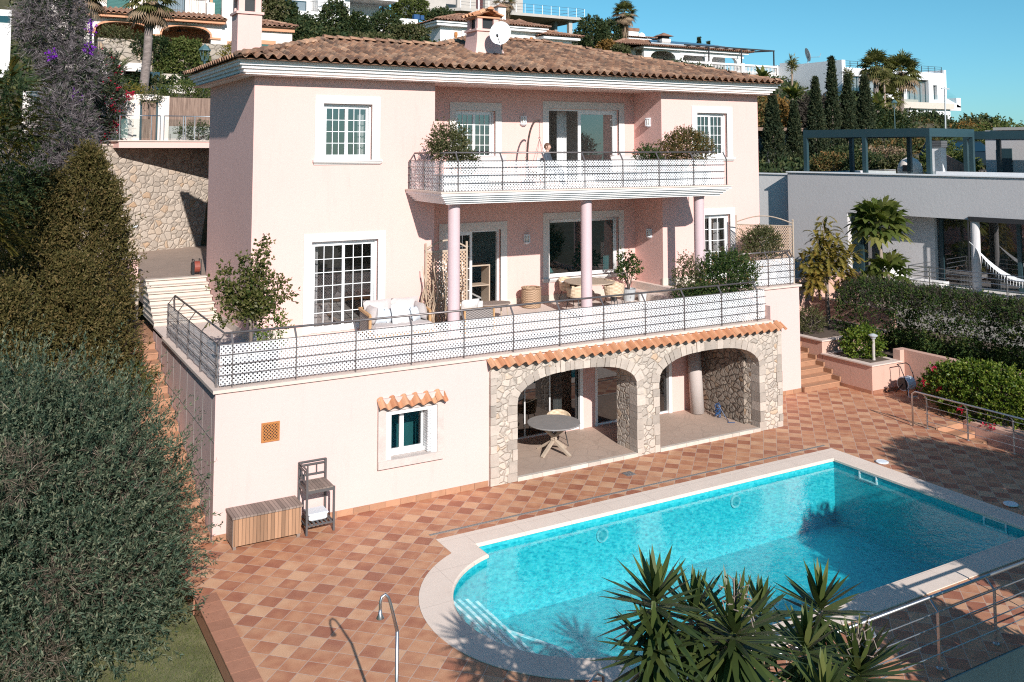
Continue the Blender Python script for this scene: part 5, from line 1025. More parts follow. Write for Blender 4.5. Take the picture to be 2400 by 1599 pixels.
def skin_mesh(name, mat, parent, verts, edges, radii, levels=1):
    me = bpy.data.meshes.new(name); me.from_pydata([Vector(v) for v in verts], edges, []); o = bpy.data.objects.new(name, me); COL.objects.link(o); o.parent = parent; WL[o.name] = WL[parent.name]
    sk_ = o.modifiers.new('skin', 'SKIN'); sv = me.skin_vertices[0].data if me.skin_vertices else None
    if sv is None: bpy.context.view_layer.objects.active = o; o.select_set(True); bpy.ops.mesh.customdata_skin_add(); sv = me.skin_vertices[0].data
    for i, r in enumerate(radii): sv[i].radius = (r, r) if not isinstance(r, tuple) else r
    sv[0].use_root = True; s_ = o.modifiers.new('sub', 'SUBSURF'); s_.levels = levels; s_.render_levels = levels; me.materials.append(MAT(mat)); return o
pp = thing('person', 'person in a dark top sitting on the balcony before the open door', 'person', (10.42, 4.25, 6.6)); 
V = [(0, 0, .50), (0, .02, .70), (0, .03, .92), (0, .02, 1.00), (.17, .02, .90), (.23, -.06, .66), (.16, -.27, .60), (-.17, .02, .90), (-.23, -.06, .66), (-.16, -.27, .60), (.10, -.04, .49), (.12, -.42, .47), (.12, -.46, .08), (.13, -.60, .04), (-.10, -.04, .49), (-.12, -.42, .47), (-.12, -.46, .08), (-.13, -.60, .04)]
Ed = [(0, 1), (1, 2), (2, 3), (2, 4), (4, 5), (5, 6), (2, 7), (7, 8), (8, 9), (0, 10), (10, 11), (11, 12), (12, 13), (0, 14), (14, 15), (15, 16), (16, 17)]
Rd = [.13, .135, .11, .055, .07, .05, .038, .07, .05, .038, .085, .065, .048, .04, .085, .065, .048, .04]
for sx, w0 in ((1, 6), (-1, 9)):                              # hands with five fingers each
    wx, wy, wz = V[w0]; V.append((wx-sx*.01, wy-.07, wz-.01)); pm = len(V)-1; Ed.append((w0, pm)); Rd.append(.032)
    for k, (dx, L) in enumerate(((-.03, .06), (-.01, .075), (.01, .07), (.03, .055))): V.append((wx+dx, wy-.11, wz-.015)); V.append((wx+dx, wy-.11-L*.7, wz-.035)); Ed.append((pm, len(V)-2)); Ed.append((len(V)-2, len(V)-1)); Rd += [.010, .008]
    V.append((wx-sx*.045, wy-.08, wz)); V.append((wx-sx*.055, wy-.115, wz-.015)); Ed.append((pm, len(V)-2)); Ed.append((len(V)-2, len(V)-1)); Rd += [.011, .009]
skin_mesh('body', 'shirt', pp, V, Ed, Rd, 1)
hb = MB(); hc = Vector((0, 0, 1.14)); vs = []; fs = []; NU, NV = 20, 16
for j in range(NV+1):
    th = math.pi*j/NV
    for i in range(NU):
        ph = 2*math.pi*i/NU; x, y, z = math.sin(th)*math.cos(ph), math.sin(th)*math.sin(ph), math.cos(th); rx, ry, rz_ = .076, .098, .118
        if z < 0: rx *= 1+.22*z; ry *= 1+.12*z
        fy = 0
        if y < 0:
            fy -= .022*math.exp(-((x)/.16)**2-((z+.12)/.16)**2); fy += .010*math.exp(-((abs(x)-.38)/.15)**2-((z-.06)/.1)**2); fy -= .007*math.exp(-(x/.25)**2-((z+.5)/.07)**2)
        vs.append(hc+Vector((x*rx, y*ry+fy, z*rz_)))
for j in range(NV):
    for i in range(NU): fs.append((j*NU+i, (j+1)*NU+i, (j+1)*NU+(i+1) % NU, j*NU+(i+1) % NU))
hb.add(vs, fs); 
for sx in (-1, 1): hb.lathe([(0, -.03), (.018, -.02), (.02, .01), (.012, .03), (0, .032)], hc+Vector((sx*.08, .01, 0)), 8, .5, 1)
hb.tube([(0, .01, .95), (0, .0, 1.06)], .05, 10)
pw = WL[pp.name]
def shift(mb, o=pw): mb.v = [(p[0]+o[0], p[1]+o[1], p[2]+o[2]) for p in mb.v]; return mb
shift(hb).build('head', 'skin', pp, True)
hr = MB(); vs = []; fs = []
for j in range(9):
    th = math.pi*.60*j/8
    for i in range(20):
        ph = 2*math.pi*i/20; x, y, z = math.sin(th)*math.cos(ph), math.sin(th)*math.sin(ph), math.cos(th)
        lim = .42 if y < -.35 else -.35; z2 = max(z, lim); vs.append(hc+Vector((x*.084, y*.106+.006, z2*.128+.004)))
for j in range(8):
    for i in range(20): fs.append((j*20+i, (j+1)*20+i, (j+1)*20+(i+1) % 20, j*20+(i+1) % 20))
hr.add(vs, fs); shift(hr).build('hair', 'hair', pp, True)
pp.rotation_euler = (0, 0, R(40))
t = thing('balcony_chair', 'light framed chair under the person on the balcony', 'chair', (10.42, 4.25, 6.6)); b = MB(); b.box(10.18, 10.66, 4.0, 4.5, 6.98, 7.02)
for x in (10.2, 10.64):
    for y in (4.02, 4.48): b.tube([(x, y, 6.6), (x, y, 7.0)], .014, 6)
b.build('frame', 'white', t); b = MB(); b.box(10.2, 10.64, 4.47, 4.51, 7.02, 7.42); b.build('backrest', 'fabric_white', t); t.rotation_euler = (0, 0, R(40))
for x0_, lab in ((7.75, 'pale balcony sofa with grey backrest below the small upper window'), (13.0, 'pale balcony lounger with raised grey back right of the balcony door')):
    t = thing('balcony_sofa', lab, 'sofa', (x0_+.7, 4.2, 6.6)); b = MB(); b.bbox(x0_, x0_+1.5, 3.9, 4.7, 6.75, 6.98, .03); b.build('seat_cushion', 'fabric_sand', t); b = MB(); pillow(b, (x0_+.75, 4.62, 7.25), 1.5, .5, .2, 0, 10); b.build('back_cushion', 'fabric_sand', t, True); b = MB(); b.box(x0_+.03, x0_+1.47, 3.93, 4.67, 6.6, 6.75); b.build('base', 'wicker_grey', t)
# raised terrace trellis at the right end
t = thing('trellis_panel', 'arched trellis panel at the right end of the raised terrace', 'trellis', (18.35, 3.4, 3.36)); b = MB(); a, c = Vector((17.85, 3.3, 0)), Vector((18.62, 2.42, 0)); a, c = Vector((17.83, 3.25, 0)), Vector((19.3, 3.25, 0))
c = Vector((18.62, 2.45, 0)); a = Vector((17.55, 3.9, 0))
b.tube([a+Vector((0, 0, 3.36)), a+Vector((0, 0, 5.5))], .025, 8); b.tube([c+Vector((0, 0, 3.36)), c+Vector((0, 0, 5.35))], .028, 8); b.lathe([(.0, 0), (.045, .03), (.0, .08)], tuple(c+Vector((0, 0, 5.35))), 10)
pts = [a+(c-a)*k/10+Vector((0, 0, 5.28+.22*math.sin(math.pi*k/10))) for k in range(11)]; b.tube(pts, .02, 6); b.tube([a+Vector((0, 0, 5.2)), c+Vector((0, 0, 5.2))], .018, 6); b.build('frame', 'wood_pale', t)
b = MB(); b.quad(a+Vector((0, 0, 3.8)), c+Vector((0, 0, 3.8)), c+Vector((0, 0, 5.2)), a+Vector((0, 0, 5.2))); b.build('lattice', 'trellis', t)
# ================================================================ plants
RG = np.random.default_rng(7)
def unit(a): return a/(np.linalg.norm(a, axis=-1, keepdims=True)+1e-9)
def leaf_geo(P, D, L, W, flat=None):
    n = len(P); r = RG.normal(size=(n, 3))
    if flat is not None: r = r*(1-flat)+np.array([0, 0, 1.0])*flat*2
    Sx = unit(np.cross(D, r)); L = np.asarray(L).reshape(-1, 1)*np.ones((n, 1)); W = np.asarray(W).reshape(-1, 1)*np.ones((n, 1))
    V = np.empty((n, 4, 3)); V[:, 0] = P; V[:, 1] = P+D*L*.45+Sx*W/2; V[:, 2] = P+D*L; V[:, 3] = P+D*L*.45-Sx*W/2
    return V.reshape(-1, 3)
def shell(c, rad, n, lo=.55, bottom=-1.0, lump=.22, shape=None):
    """points through a lumpy ellipsoid shell"""
    d = unit(RG.normal(size=(n*2, 3))); d = d[d[:, 2] > bottom][:n]
    while len(d) < n: e = unit(RG.normal(size=(n, 3))); d = np.vstack([d, e[e[:, 2] > bottom]])[:n]
    k = unit(RG.normal(size=(26, 3))); amp = RG.uniform(-lump, lump, 26)
    w_ = np.exp(-(1-d@k.T)*9); f = 1+(w_*amp).sum(1)/(w_.sum(1)+.4)
    r = (RG.uniform(lo**3, 1, n)**(1/3))*f
    p = d*r[:, None]
    if shape is not None: p = shape(p)
    return np.array(c)+p*np.array(rad), d
def sprigs(P, Dn, n_leaf, sl, L, W, up=.3, jit=.5, leafang=.8, flat=None, droop=0.0):
    """each sprig: leaves set along a twig"""
    n = len(P); D = unit(Dn*.8+np.array([0, 0, up])+RG.normal(size=(n, 3))*jit); s = RG.uniform(.1, 1, (n, n_leaf)); sl_ = sl*RG.uniform(.6, 1.3, (n, 1))
    Q = P[:, None]+D[:, None]*(s*sl_)[..., None]; Q[..., 2] -= droop*(s*sl_)**2
    LD = unit(D[:, None]+RG.normal(size=(n, n_leaf, 3))*leafang)
    Q = Q.reshape(-1, 3); LD = LD.reshape(-1, 3); m = len(Q)
    tone = np.repeat(RG.normal(0, .12, n), n_leaf)
    return leaf_geo(Q, LD, L*RG.uniform(.6, 1.2, m), W*RG.uniform(.7, 1.2, m), flat), np.clip(RG.uniform(.0, 1, m)*.75+.12+tone, 0, 1)
def foliage(par, name, mat, chunks):
    V = np.vstack([c[0] for c in chunks]); r = np.concatenate([c[1] for c in chunks]); return np_mesh(name, V, len(V)//4, mat, par, r)
def bush(name, label, cat, c, rad, n, nl=10, sl=.2, L=.05, W=.03, mat='leaf_bush', base=None, group=None, trunk=True, lo=.5, bottom=-.9, up=.3, jit=.5, extra=(), lump=.22, shape=None, trunk_r=.04, bark='bark', flat=None, limbs=5):
    base = base or (c[0], c[1], c[2]-rad[2]); t = thing(name, label, cat, base, group)
    P, D = shell(c, rad, n, lo, bottom, lump, shape); foliage(t, 'foliage', mat, [sprigs(P, D, nl, sl, L, W, up, jit, .8, flat)])
    for mt, nm, k, kl, ks, kL, kW in extra: P, D = shell(c, [x*1.0 for x in rad], k, .8, bottom, lump, shape); foliage(t, nm, mt, [sprigs(P, D, kl, ks, kL, kW, up, jit)])
    if trunk:
        b = MB(); C0 = Vector(base); top = Vector(c); b.tube([C0, C0+(top-C0)*.35+Vector((.02, 0, 0)), top], [trunk_r, trunk_r*.85, trunk_r*.5], 8)
        for k in range(limbs): a = 2*math.pi*k/limbs+.3; q = C0+(top-C0)*random.uniform(.35, .8); e = top+Vector((math.cos(a)*rad[0]*.75, math.sin(a)*rad[1]*.75, random.uniform(-.2, .7)*rad[2])); b.tube([q, (q+e)/2+Vector((0, 0, .08*rad[2])), e], [trunk_r*.5, trunk_r*.35, trunk_r*.12], 6)
        b.build('trunk', bark, t, True)
    return t
def strip(P0, D, L, W, seg, bend, fold=.0, rg=None):
    """sword leaf: tapered strip of seg pieces bending down; returns verts (seg*4,3)"""
    D = Vector(D).normalized(); S_ = D.cross(Vector((0, 0, 1))); S_ = Vector((1, 0, 0)) if S_.length < 1e-3 else S_.normalized(); out = []; p = Vector(P0); d = D.copy()
    pts = [p.copy()]; ds = [d.copy()]
    for k in range(seg): p = p+d*(L/seg); d = (d-Vector((0, 0, bend/seg))).normalized(); pts.append(p.copy()); ds.append(d.copy())
    wd = [W*(.55+.45*min(1, k/seg*3)) if k < seg*.4 else W*(1-((k/seg-.4)/.6)**1.5)+.002 for k in range(seg+1)]
    for k in range(seg): out += [pts[k]-S_*wd[k]/2, pts[k]+S_*wd[k]/2, pts[k+1]+S_*wd[k+1]/2, pts[k+1]-S_*wd[k+1]/2]
    return out
def yucca(label, base, head, R_, n, tilt=(0, 0), group='yuccas below the pool terrace', dry=True):
    stalk = 'stalk' in label or 'lowest' in label
    t = thing('yucca', label, 'yucca', base, group); h = Vector(head); b = MB(); B = Vector(base); h2 = h-Vector((0, 0, .22)); b.tube([B, B+(h2-B)*.5+Vector((.06, .03, 0)), h2], [.11, .085, .05], 10); b.build('trunk', 'bark_pale', t, True)
    vs = []; rn = []; vd = []; ax = Vector((tilt[0], tilt[1], 1)).normalized()
    for k in range(n):
        f = k/n; el = R(86-140*f**.62+random.uniform(-9, 9)); a = k*2.39996; d = Vector((math.cos(a)*math.cos(el), math.sin(a)*math.cos(el), math.sin(el))); d = (d+Vector((tilt[0], tilt[1], 0))*.5).normalized()
        L = R_*1.12*random.uniform(.82, 1.12)*(.72+.28*min(1, f*2.2)); o = h-ax*(.28*f)+d*.03
        s = strip(o, d, L, .070, 4, .06+.28*f*random.random()); vs += s; rn += [min(1, max(0, random.gauss(.62-.5*f, .15)))]*4
    V = np.array([tuple(v) for v in vs]); np_mesh('leaves', V, len(V)//4, 'leaf_yucca', t, np.array(rn))
    if dry:
        vs = []; rn = []
        for k in range(20): a = random.random()*6.28; el = R(random.uniform(-75, -35)); d = Vector((math.cos(a)*math.cos(el), math.sin(a)*math.cos(el), math.sin(el))); s = strip(h-ax*random.uniform(.2, .6), d, R_*random.uniform(.5, .85), .045, 3, .4); vs += s; rn += [random.random()]*3
        V = np.array([tuple(v) for v in vs]); np_mesh('dry_leaves', V, len(V)//4, 'leaf_dry', t, np.array(rn))
        if not stalk: return t
        b = MB()
        for k in range(16): a = random.random()*6.28; q = h+Vector((0, 0, random.uniform(.0, .35))); e = q+Vector((math.cos(a)*.16, math.sin(a)*.16, random.uniform(.05, .2))); b.tube([q, (q+e)/2+Vector((0, 0, .04)), e, e+Vector((random.uniform(-.05, .05), random.uniform(-.05, .05), random.uniform(-.12, .05)))], .006, 4)
        b.tube([h, h+Vector((0, 0, .5))], [.014, .006], 5); b.build('dry_stalk', 'bark_pale', t)
    return t
def frond_pinnate(vs, rn, o, d, L, lift, nlf=34, lw=.02, ll=.35, bend=1.2, tone=.5):
    p = Vector(o); d = Vector(d).normalized(); n = nlf; st = L/n
    for k in range(n):
        f = k/n; d = (d-Vector((0, 0, bend/n*(.4+f)))).normalized(); p2 = p+d*st; S_ = d.cross(Vector((0, 0, 1))).normalized(); U_ = S_.cross(d)
        for sg in (-1, 1):
            l = ll*math.sin(math.pi*(.12+.86*f))**.7*random.uniform(.85, 1.1); e = (d*.75+S_*sg*.8+U_*(.35)).normalized(); q = p+d*random.uniform(0, st); w_ = d*lw
            vs += [q-w_*.5, q+w_*.5, q+e*l*.6+w_*.4-Vector((0, 0, .04*l)), q+e*l-Vector((0, 0, .18*l))]; rn.append(min(1, max(0, random.gauss(tone, .2))))
        S2 = S_*.012; vs += [p-S2, p+S2, p2+S2, p2-S2]; rn.append(.9); p = p2
def palm_pinnate(label, base, h, L, n, mat='leaf_cycad', ll=.35, group=None, lw=.02, up=(10, 80), bend=1.1, tr=.15, name='palm_tree', nlf=34):
    t = thing(name, label, 'palm', base, group); B = Vector(base); top = B+Vector((0, 0, h)); b = MB(); b.tube([B, B+Vector((0, 0, h*.5)), top], [tr*1.2, tr, tr*1.1], 12); b.build('trunk', 'palm_trunk', t, True); vs = []; rn = []
    for k in range(n): a = k*2.39996+random.uniform(-.2, .2); el = R(up[0]+(up[1]-up[0])*random.random()); frond_pinnate(vs, rn, top, (math.cos(a)*math.cos(el), math.sin(a)*math.cos(el), math.sin(el)), L*random.uniform(.8, 1.1), 0, nlf, lw, ll, bend)
    V = np.array([tuple(v) for v in vs]); np_mesh('fronds', V, len(V)//4, mat, t, np.array(rn)); return t
def palm_fan(label, base, top, rad, n=34, tr=.2, skirt=.8, group=None, blades=16, dryfrac=.25, flare=1.35):
    t = thing('palm_tree', label, 'palm', base, group); B, T = Vector(base), Vector(top); b = MB(); mid = (B+T)/2+Vector((.05, .05, 0)); b.tube([B, B+(T-B)*.15, mid, T], [tr*flare, tr*1.1, tr, tr*.95], 12); b.build('trunk', 'palm_trunk', t, True); vs = []; rn = []; vd = []; rd = []
    for k in range(n):
        f = k/n; a = k*2.39996; el = R(80-125*f+random.uniform(-8, 8)); d = Vector((math.cos(a)*math.cos(el), math.sin(a)*math.cos(el), math.sin(el))); pl = rad*.5*random.uniform(.8, 1.1); hub = T+d*pl-Vector((0, 0, .12*f*rad)); dry = f > 1-dryfrac
        V_, R__ = (vd, rd) if dry else (vs, rn); S_ = d.cross(Vector((0, 0, 1))).normalized(); U_ = S_.cross(d); V_ += [T-S_*.015, T+S_*.015, hub+S_*.012, hub-S_*.012]; R__.append(.7); tone = random.gauss(.5, .15)
        for j in range(blades):
            g = R(-95+190*j/(blades-1)); e = (d*math.cos(g)+S_*math.sin(g)+U_*.1-Vector((0, 0, .25+.35*f))).normalized(); l = rad*.55*random.uniform(.85, 1.1)*(1-.25*abs(g)/1.7); w_ = e.cross(U_).normalized()*rad*.032; m_ = hub+e*l*.6; tip = hub+e*l-Vector((0, 0, l*.22))
            V_ += [hub-w_*.3, hub+w_*.3, m_+w_, m_-w_, m_-w_, m_+w_, tip+w_*.15, tip-w_*.15]; x = min(1, max(0, tone+random.gauss(0, .1))); R__ += [x, x]
    for V_, R__, nm, mt in ((vs, rn, 'fronds', 'leaf_palm'), (vd, rd, 'dry_fronds', 'leaf_dry')):
        if V_: V = np.array([tuple(v) for v in V_]); np_mesh(nm, V, len(V)//4, mt, t, np.array(R__))
    if skirt:
        vs = []; rn = []
        for k in range(420): a = random.random()*6.28; z = random.random(); r0 = tr*(1.0+1.6*(1-z)*.4); q = T+Vector((math.cos(a)*r0, math.sin(a)*r0, -skirt*z*.85)); e = q+Vector((math.cos(a)*tr*random.uniform(.5, 1.9)*(1-z*.6), math.sin(a)*tr*random.uniform(.5, 1.9)*(1-z*.6), -skirt*random.uniform(.25, .5))); S_ = Vector((-math.sin(a), math.cos(a), 0))*.03; vs += [q-S_, q+S_, e+S_*.4, e-S_*.4]; rn.append(random.random())
        V = np.array([tuple(v) for v in vs]); np_mesh('skirt', V, len(V)//4, 'leaf_dry', t, np.array(rn))
    return t
def cypress(label, base, h, r, n=2600, group='cypresses behind the grey house', L=.16, W=.07):
    t = thing('cypress', label, 'cypress', base, group); b = MB(); B = Vector(base); b.tube([B, B+Vector((0, 0, h*.6))], [.14, .05], 8); b.build('trunk', 'bark', t, True)
    z = RG.uniform(0, 1, n)**.85; a = RG.uniform(0, 6.283, n); prof = np.minimum(1, (z+.03)*9)**.5*(1-z)**.85*1.12*(1-.12*np.sin(z*21+base[0]))*(1+.12*np.sin(a*5+z*30)); rr = r*prof*RG.uniform(.55, 1.05, n)**.5
    P = np.stack([np.cos(a)*rr, np.sin(a)*rr, z*h], 1)+np.array(base); D = np.stack([np.cos(a)*.5, np.sin(a)*.5, np.ones(n)], 1); foliage(t, 'foliage', 'leaf_cypress', [sprigs(P, unit(D), 7, .28, L, W, .4, .25, .5)]); return t
# ---- left foreground olive
oc = (-3.5, -1.7, 1.45); t = thing('olive_tree', 'big round grey green olive tree filling the lower left corner', 'tree', (-3.0, -1.7, -.3)); chunk = []; tw = []
for c_, r_, n_, lo_ in ((oc, (2.5, 2.2, 2.4), 6200, .62), ((-3.1, -2.6, .55), (2.0, 1.5, 1.35), 2200, .6), ((-4.1, -1.6, 2.6), (1.5, 1.4, 1.5), 1500, .55), ((-2.65, -1.2, 2.2), (1.35, 1.2, 1.3), 1300, .55), ((-2.15, -1.6, 1.1), (1.1, 1.1, 1.2), 1000, .5)):
    P, D = shell(c_, r_, n_, lo_, -1, .32); chunk.append(sprigs(P, D, 16, .38, .085, .022, .4, .55, .6))
P, D = shell(oc, (2.2, 1.9, 2.2), 2600, .35, -1, .2); chunk.append(sprigs(P, D, 12, .4, .085, .022, .2, .7, .7))
P, D = shell((-3.45, -1.7, 1.7), (2.4, 2.1, 2.4), 420, .93, -.1, .3); chunk.append(sprigs(P, D, 26, .78, .075, .018, .9, .35, .5))       # stray shoots
foliage(t, 'foliage', 'leaf_olive', chunk)
P, D = shell(oc, (2.55, 2.2, 2.45), 500, .8, -1, .3); tw.append(sprigs(P, D, 4, .26, .26, .009, .4, .7, .5))
for c_ in ((-2.15, -2.6, 2.5), (-2.9, -3.6, 1.3), (-3.6, -3.3, 2.9), (-2.0, -2.9, 1.0), (-3.3, -3.9, .4)): P, D = shell(c_, (.38, .3, .34), 110, .2); tw.append(sprigs(P, D, 8, .3, .2, .010, .1, .8, .6))
foliage(t, 'twigs', 'twig_brown', tw)
b = MB(); B = Vector((-3.0, -1.7, -.3)); b.tube([B, B+Vector((.1, .05, .7)), B+Vector((.05, 0, 1.4))], [.2, .16, .13], 10)
for k in range(9): a = k*.7; b.tube([B+Vector((.06, 0, 1.1+.04*k)), B+Vector((math.cos(a)*.8, math.sin(a)*.7, 1.8)), B+Vector((math.cos(a)*1.7, math.sin(a)*1.5, 2.2+.2*(k % 3)))], [.09, .06, .015], 7)
b.build('trunk', 'bark', t, True)
# ---- brownish junipers behind it
def juniper(label, base, h, r, n, lean=0): 
    t = thing('juniper', label, 'conifer', base, 'junipers on the left'); b = MB(); B = Vector(base); b.tube([B, B+Vector((lean*.6, 0, h*.6))], [.14, .05], 8); b.build('trunk', 'bark', t, True)
    z = RG.uniform(0, 1, n)**.8; a = RG.uniform(0, 6.283, n); k = RG.uniform(0, 6.283, 8)
    prof = np.minimum(1, z*5+.35)*(1-z)**.62*(1+.30*np.sin(a*3+z*9+k[0])+.22*np.sin(a*5-z*17+k[1])+.12*np.sin(a*9+z*31+k[2])); rr = r*prof*RG.uniform(.35, 1.0, n)**.5
    P = np.stack([np.cos(a)*rr+lean*z, np.sin(a)*rr, z*h], 1)+np.array(base); D = np.stack([np.cos(a)*.8, np.sin(a)*.8, np.full(n, .7)], 1)
    foliage(t, 'foliage', 'leaf_juniper', [sprigs(P, unit(D), 12, .36, .085, .032, .5, .55, .6)]); return t
juniper('tall brownish juniper whose spire rises against the stone retaining wall', (-1.95, 5.2, .6), 6.95, 1.35, 4300, .0)
juniper('lower brownish juniper crowded at the left edge of the picture', (-3.1, 5.0, .6), 6.3, 1.6, 3600)
juniper('bushy brownish juniper with a low rounded top beside the terracotta stairs', (-2.25, 4.0, .4), 4.7, 1.1, 3000)
juniper('dark ragged juniper wedged between the olive and the left picture edge', (-3.6, 2.8, -.2), 5.0, 1.3, 2200)
juniper('ragged brownish juniper shoulder right of the tall spire', (-1.45, 5.6, .9), 5.9, .95, 2400)
juniper('brownish juniper with a blunt top left of the tall spire', (-2.7, 5.4, .6), 6.4, 1.15, 2600)
bush('shrub', 'small green shrub at the top of the terracotta stairs', 'shrub', (-.95, 4.6, 2.15), (.45, .5, .5), 260, 10, .2, .07, .035, 'leaf_citrus', base=(-.95, 4.6, 1.0))
# ---- upper left: mimosa, bougainvillea, bare twigs
t = thing('mimosa_tree', 'dark feathery mimosa tree at the upper left edge', 'tree', (-4.6, 3.5, -.3)); b = MB(); b.tube([(-4.6, 3.5, -.3), (-4.4, 3.4, 4), (-4.2, 3.3, 7.5)], [.22, .16, .08], 10); b.build('trunk', 'bark', t, True); vs = []; rn = []
for k in range(430):
    c_ = [(-3.75, 3.0, 8.9), (-3.9, 2.6, 7.9), (-3.45, 3.2, 8.2), (-4.3, 2.8, 6.6), (-3.8, 3.0, 5.9)][k % 5]; rr_ = [.75, .8, .55, .8, .5][k % 5]; d = Vector(unit(RG.normal(size=3))); o = Vector(c_)+d*rr_*random.uniform(.2, .9); dd = Vector((d.x+.15, d.y-.3, d.z*.35+.05)).normalized(); frond_pinnate(vs, rn, o, dd, random.uniform(.32, .5), 0, 22, .016, .10, .5, .5)
V = np.array([tuple(v) for v in vs]); np_mesh('foliage', V, len(V)//4, 'leaf_mimosa', t, np.array(rn))
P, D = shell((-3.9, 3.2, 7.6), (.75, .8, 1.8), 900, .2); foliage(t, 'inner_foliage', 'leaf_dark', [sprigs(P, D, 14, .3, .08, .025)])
t = thing('bougainvillea', 'huge half bare grey bougainvillea with purple flowers climbing the left bank', 'climber', (-2.6, 15.0, 7.0)); ch = []; tw = []; fl = []
for c_, r_, n_ in (((-2.35, 14.2, 11.9), (1.0, .9, 1.5), 1500), ((-1.75, 14.0, 10.1), (.85, .7, 1.1), 1000), ((-2.1, 13.4, 8.3), (1.0, .7, 1.2), 1000), ((-2.9, 13.2, 7.0), (1.0, .7, 1.0), 700)):
    P, D = shell(c_, r_, n_, .5, -1, .25); tw.append(sprigs(P, D, 9, .3, .30, .013, .2, .8, .55)); P, D = shell(c_, r_, n_//2, .2, -1, .25); ch.append(sprigs(P, D, 12, .3, .09, .05))
for c_ in ((-1.62, 13.4, 9.35), (-1.25, 13.6, 11.6), (-1.3, 13.5, 10.9), (-2.4, 13.0, 10.6), (-2.7, 12.5, 6.7)): P, D = shell(c_, (.14, .14, .2), 26, .2); fl.append(sprigs(P, D, 6, .12, .06, .045))
foliage(t, 'twigs', 'twig_grey', tw); foliage(t, 'foliage', 'leaf_boug', ch); foliage(t, 'flowers', 'flower_purple', fl)
b = MB(); b.tube([(-2.6, 15, 7), (-2.4, 14.6, 9), (-2.2, 14.2, 11)], [.1, .07, .03], 8); b.build('trunk', 'bark', t, True)
t = thing('bougainvillea', 'red flowering bougainvillea hanging over the pale garden wall', 'climber', (-1.0, 16.9, 7.9)); ch = []; fl = []; tw = []
for c_, r_, n_ in (((-.55, 16.7, 10.3), (.65, .5, .9), 420), ((-.35, 16.9, 9.3), (.6, .45, .8), 380), ((-.75, 16.6, 8.4), (.4, .4, .9), 320), ((-.1, 17.0, 8.5), (.25, .2, .5), 70)):
    P, D = shell(c_, r_, n_, .4); ch.append(sprigs(P, D, 12, .24, .075, .045)); P, D = shell(c_, r_, n_//6, .8); fl.append(sprigs(P, D, 5, .12, .06, .05)); P, D = shell(c_, r_, n_//4, .5); tw.append(sprigs(P, D, 4, .3, .25, .012))
for c_ in ((.02, 17.1, 9.4), (-.05, 17.0, 9.15), (.12, 17.2, 9.55), (.42, 17.3, 9.65), (-.1, 16.9, 8.5)): P, D = shell(c_, (.16, .1, .14), 34, .2); fl.append(sprigs(P, D, 6, .1, .06, .05))
foliage(t, 'foliage', 'leaf_boug', ch); foliage(t, 'flowers', 'flower_red', fl); foliage(t, 'twigs', 'twig_grey', tw)
bush('shrub', 'dark tangled shrub between the bare bougainvillea and the junipers', 'shrub', (-3.3, 10.5, 5.6), (1.4, .9, 1.5), 800, 11, .3, .1, .05, 'leaf_dark', base=(-3.3, 10.5, 3.0), extra=(('twig_grey', 'twigs', 500, 8, .3, .3, .013),))
bush('shrub', 'dark green shrub below the mimosa at the left picture edge', 'shrub', (-4.1, 6.2, 6.0), (1.0, .8, 1.4), 600, 11, .3, .1, .05, 'leaf_dark', base=(-4.1, 6.2, 3.0))
bush('shrub', 'grey twiggy shrub above the retaining wall at the far left', 'shrub', (-1.7, 15.4, 7.9), (.7, .5, .8), 300, 10, .28, .09, .05, 'leaf_boug', base=(-1.7, 15.4, 6.5), extra=(('twig_grey', 'twigs', 380, 8, .3, .28, .012),))
# ---- terrace and balcony pots
t = thing('potted_tree', 'leafy fig tree in a wide dark bowl of white pebbles at the terrace corner', 'potted tree', (.85, .95, ZT)); b = MB(); b.lathe([(.25, 0), (.42, .06), (.52, .36), (.54, .40), (.50, .41), (.47, .36)], (.85, .95, ZT), 28); b.build('pot', 'pot_dark', t); b = MB(); b.lathe([(.0, .385), (.2, .40), (.46, .375), (.47, .36)], (.85, .95, ZT), 28); b.build('pebbles', 'pebbles', t)
b = MB(); T0 = Vector((.9, .95, ZT+.35)); b.tube([T0, T0+Vector((.02, 0, .5)), T0+Vector((-.02, 0, .95))], [.045, .04, .03], 8); br = [((-.75, .0, 1.65), 9), ((-.55, .1, 1.9), 8), ((-.2, 0, 2.1), 9), ((.15, .1, 2.25), 9), ((.33, 0, 2.42), 10), ((.5, .1, 1.7), 9), ((.82, 0, 1.25), 9), ((.7, .15, 1.5), 8), ((-.6, -.1, 1.2), 9), ((0, -.3, 1.35), 12), ((-.3, .3, 1.3), 10), ((.35, -.2, 1.1), 10), ((-.78, -.1, .82), 5), ((.1, .3, 1.7), 9), ((-.1, -.2, 1.75), 9), ((.3, .2, 1.9), 8), ((-.42, -.15, 1.55), 8)]; ch = []
for e, k in br:
    E_ = T0+Vector(e); q = T0+Vector((0, 0, .75)); mid = (q+E_)/2+Vector((0, 0, .1)); b.tube([q, mid, E_], [.022, .014, .006], 6)
    for s in np.linspace(.2, 1, 9): pt = q+(E_-q)*s+Vector((0, 0, .1*math.sin(math.pi*s))); P = np.array([tuple(pt)]*(k))+RG.normal(size=(k, 3))*.055; D = unit(RG.normal(size=(k, 3))+np.array([e[0], e[1], .6])); ch.append(sprigs(P, D, 5, .17, .085, .05, .2, .5, .8))
b.build('trunk', 'bark', t, True); foliage(t, 'foliage', 'leaf_citrus', ch)
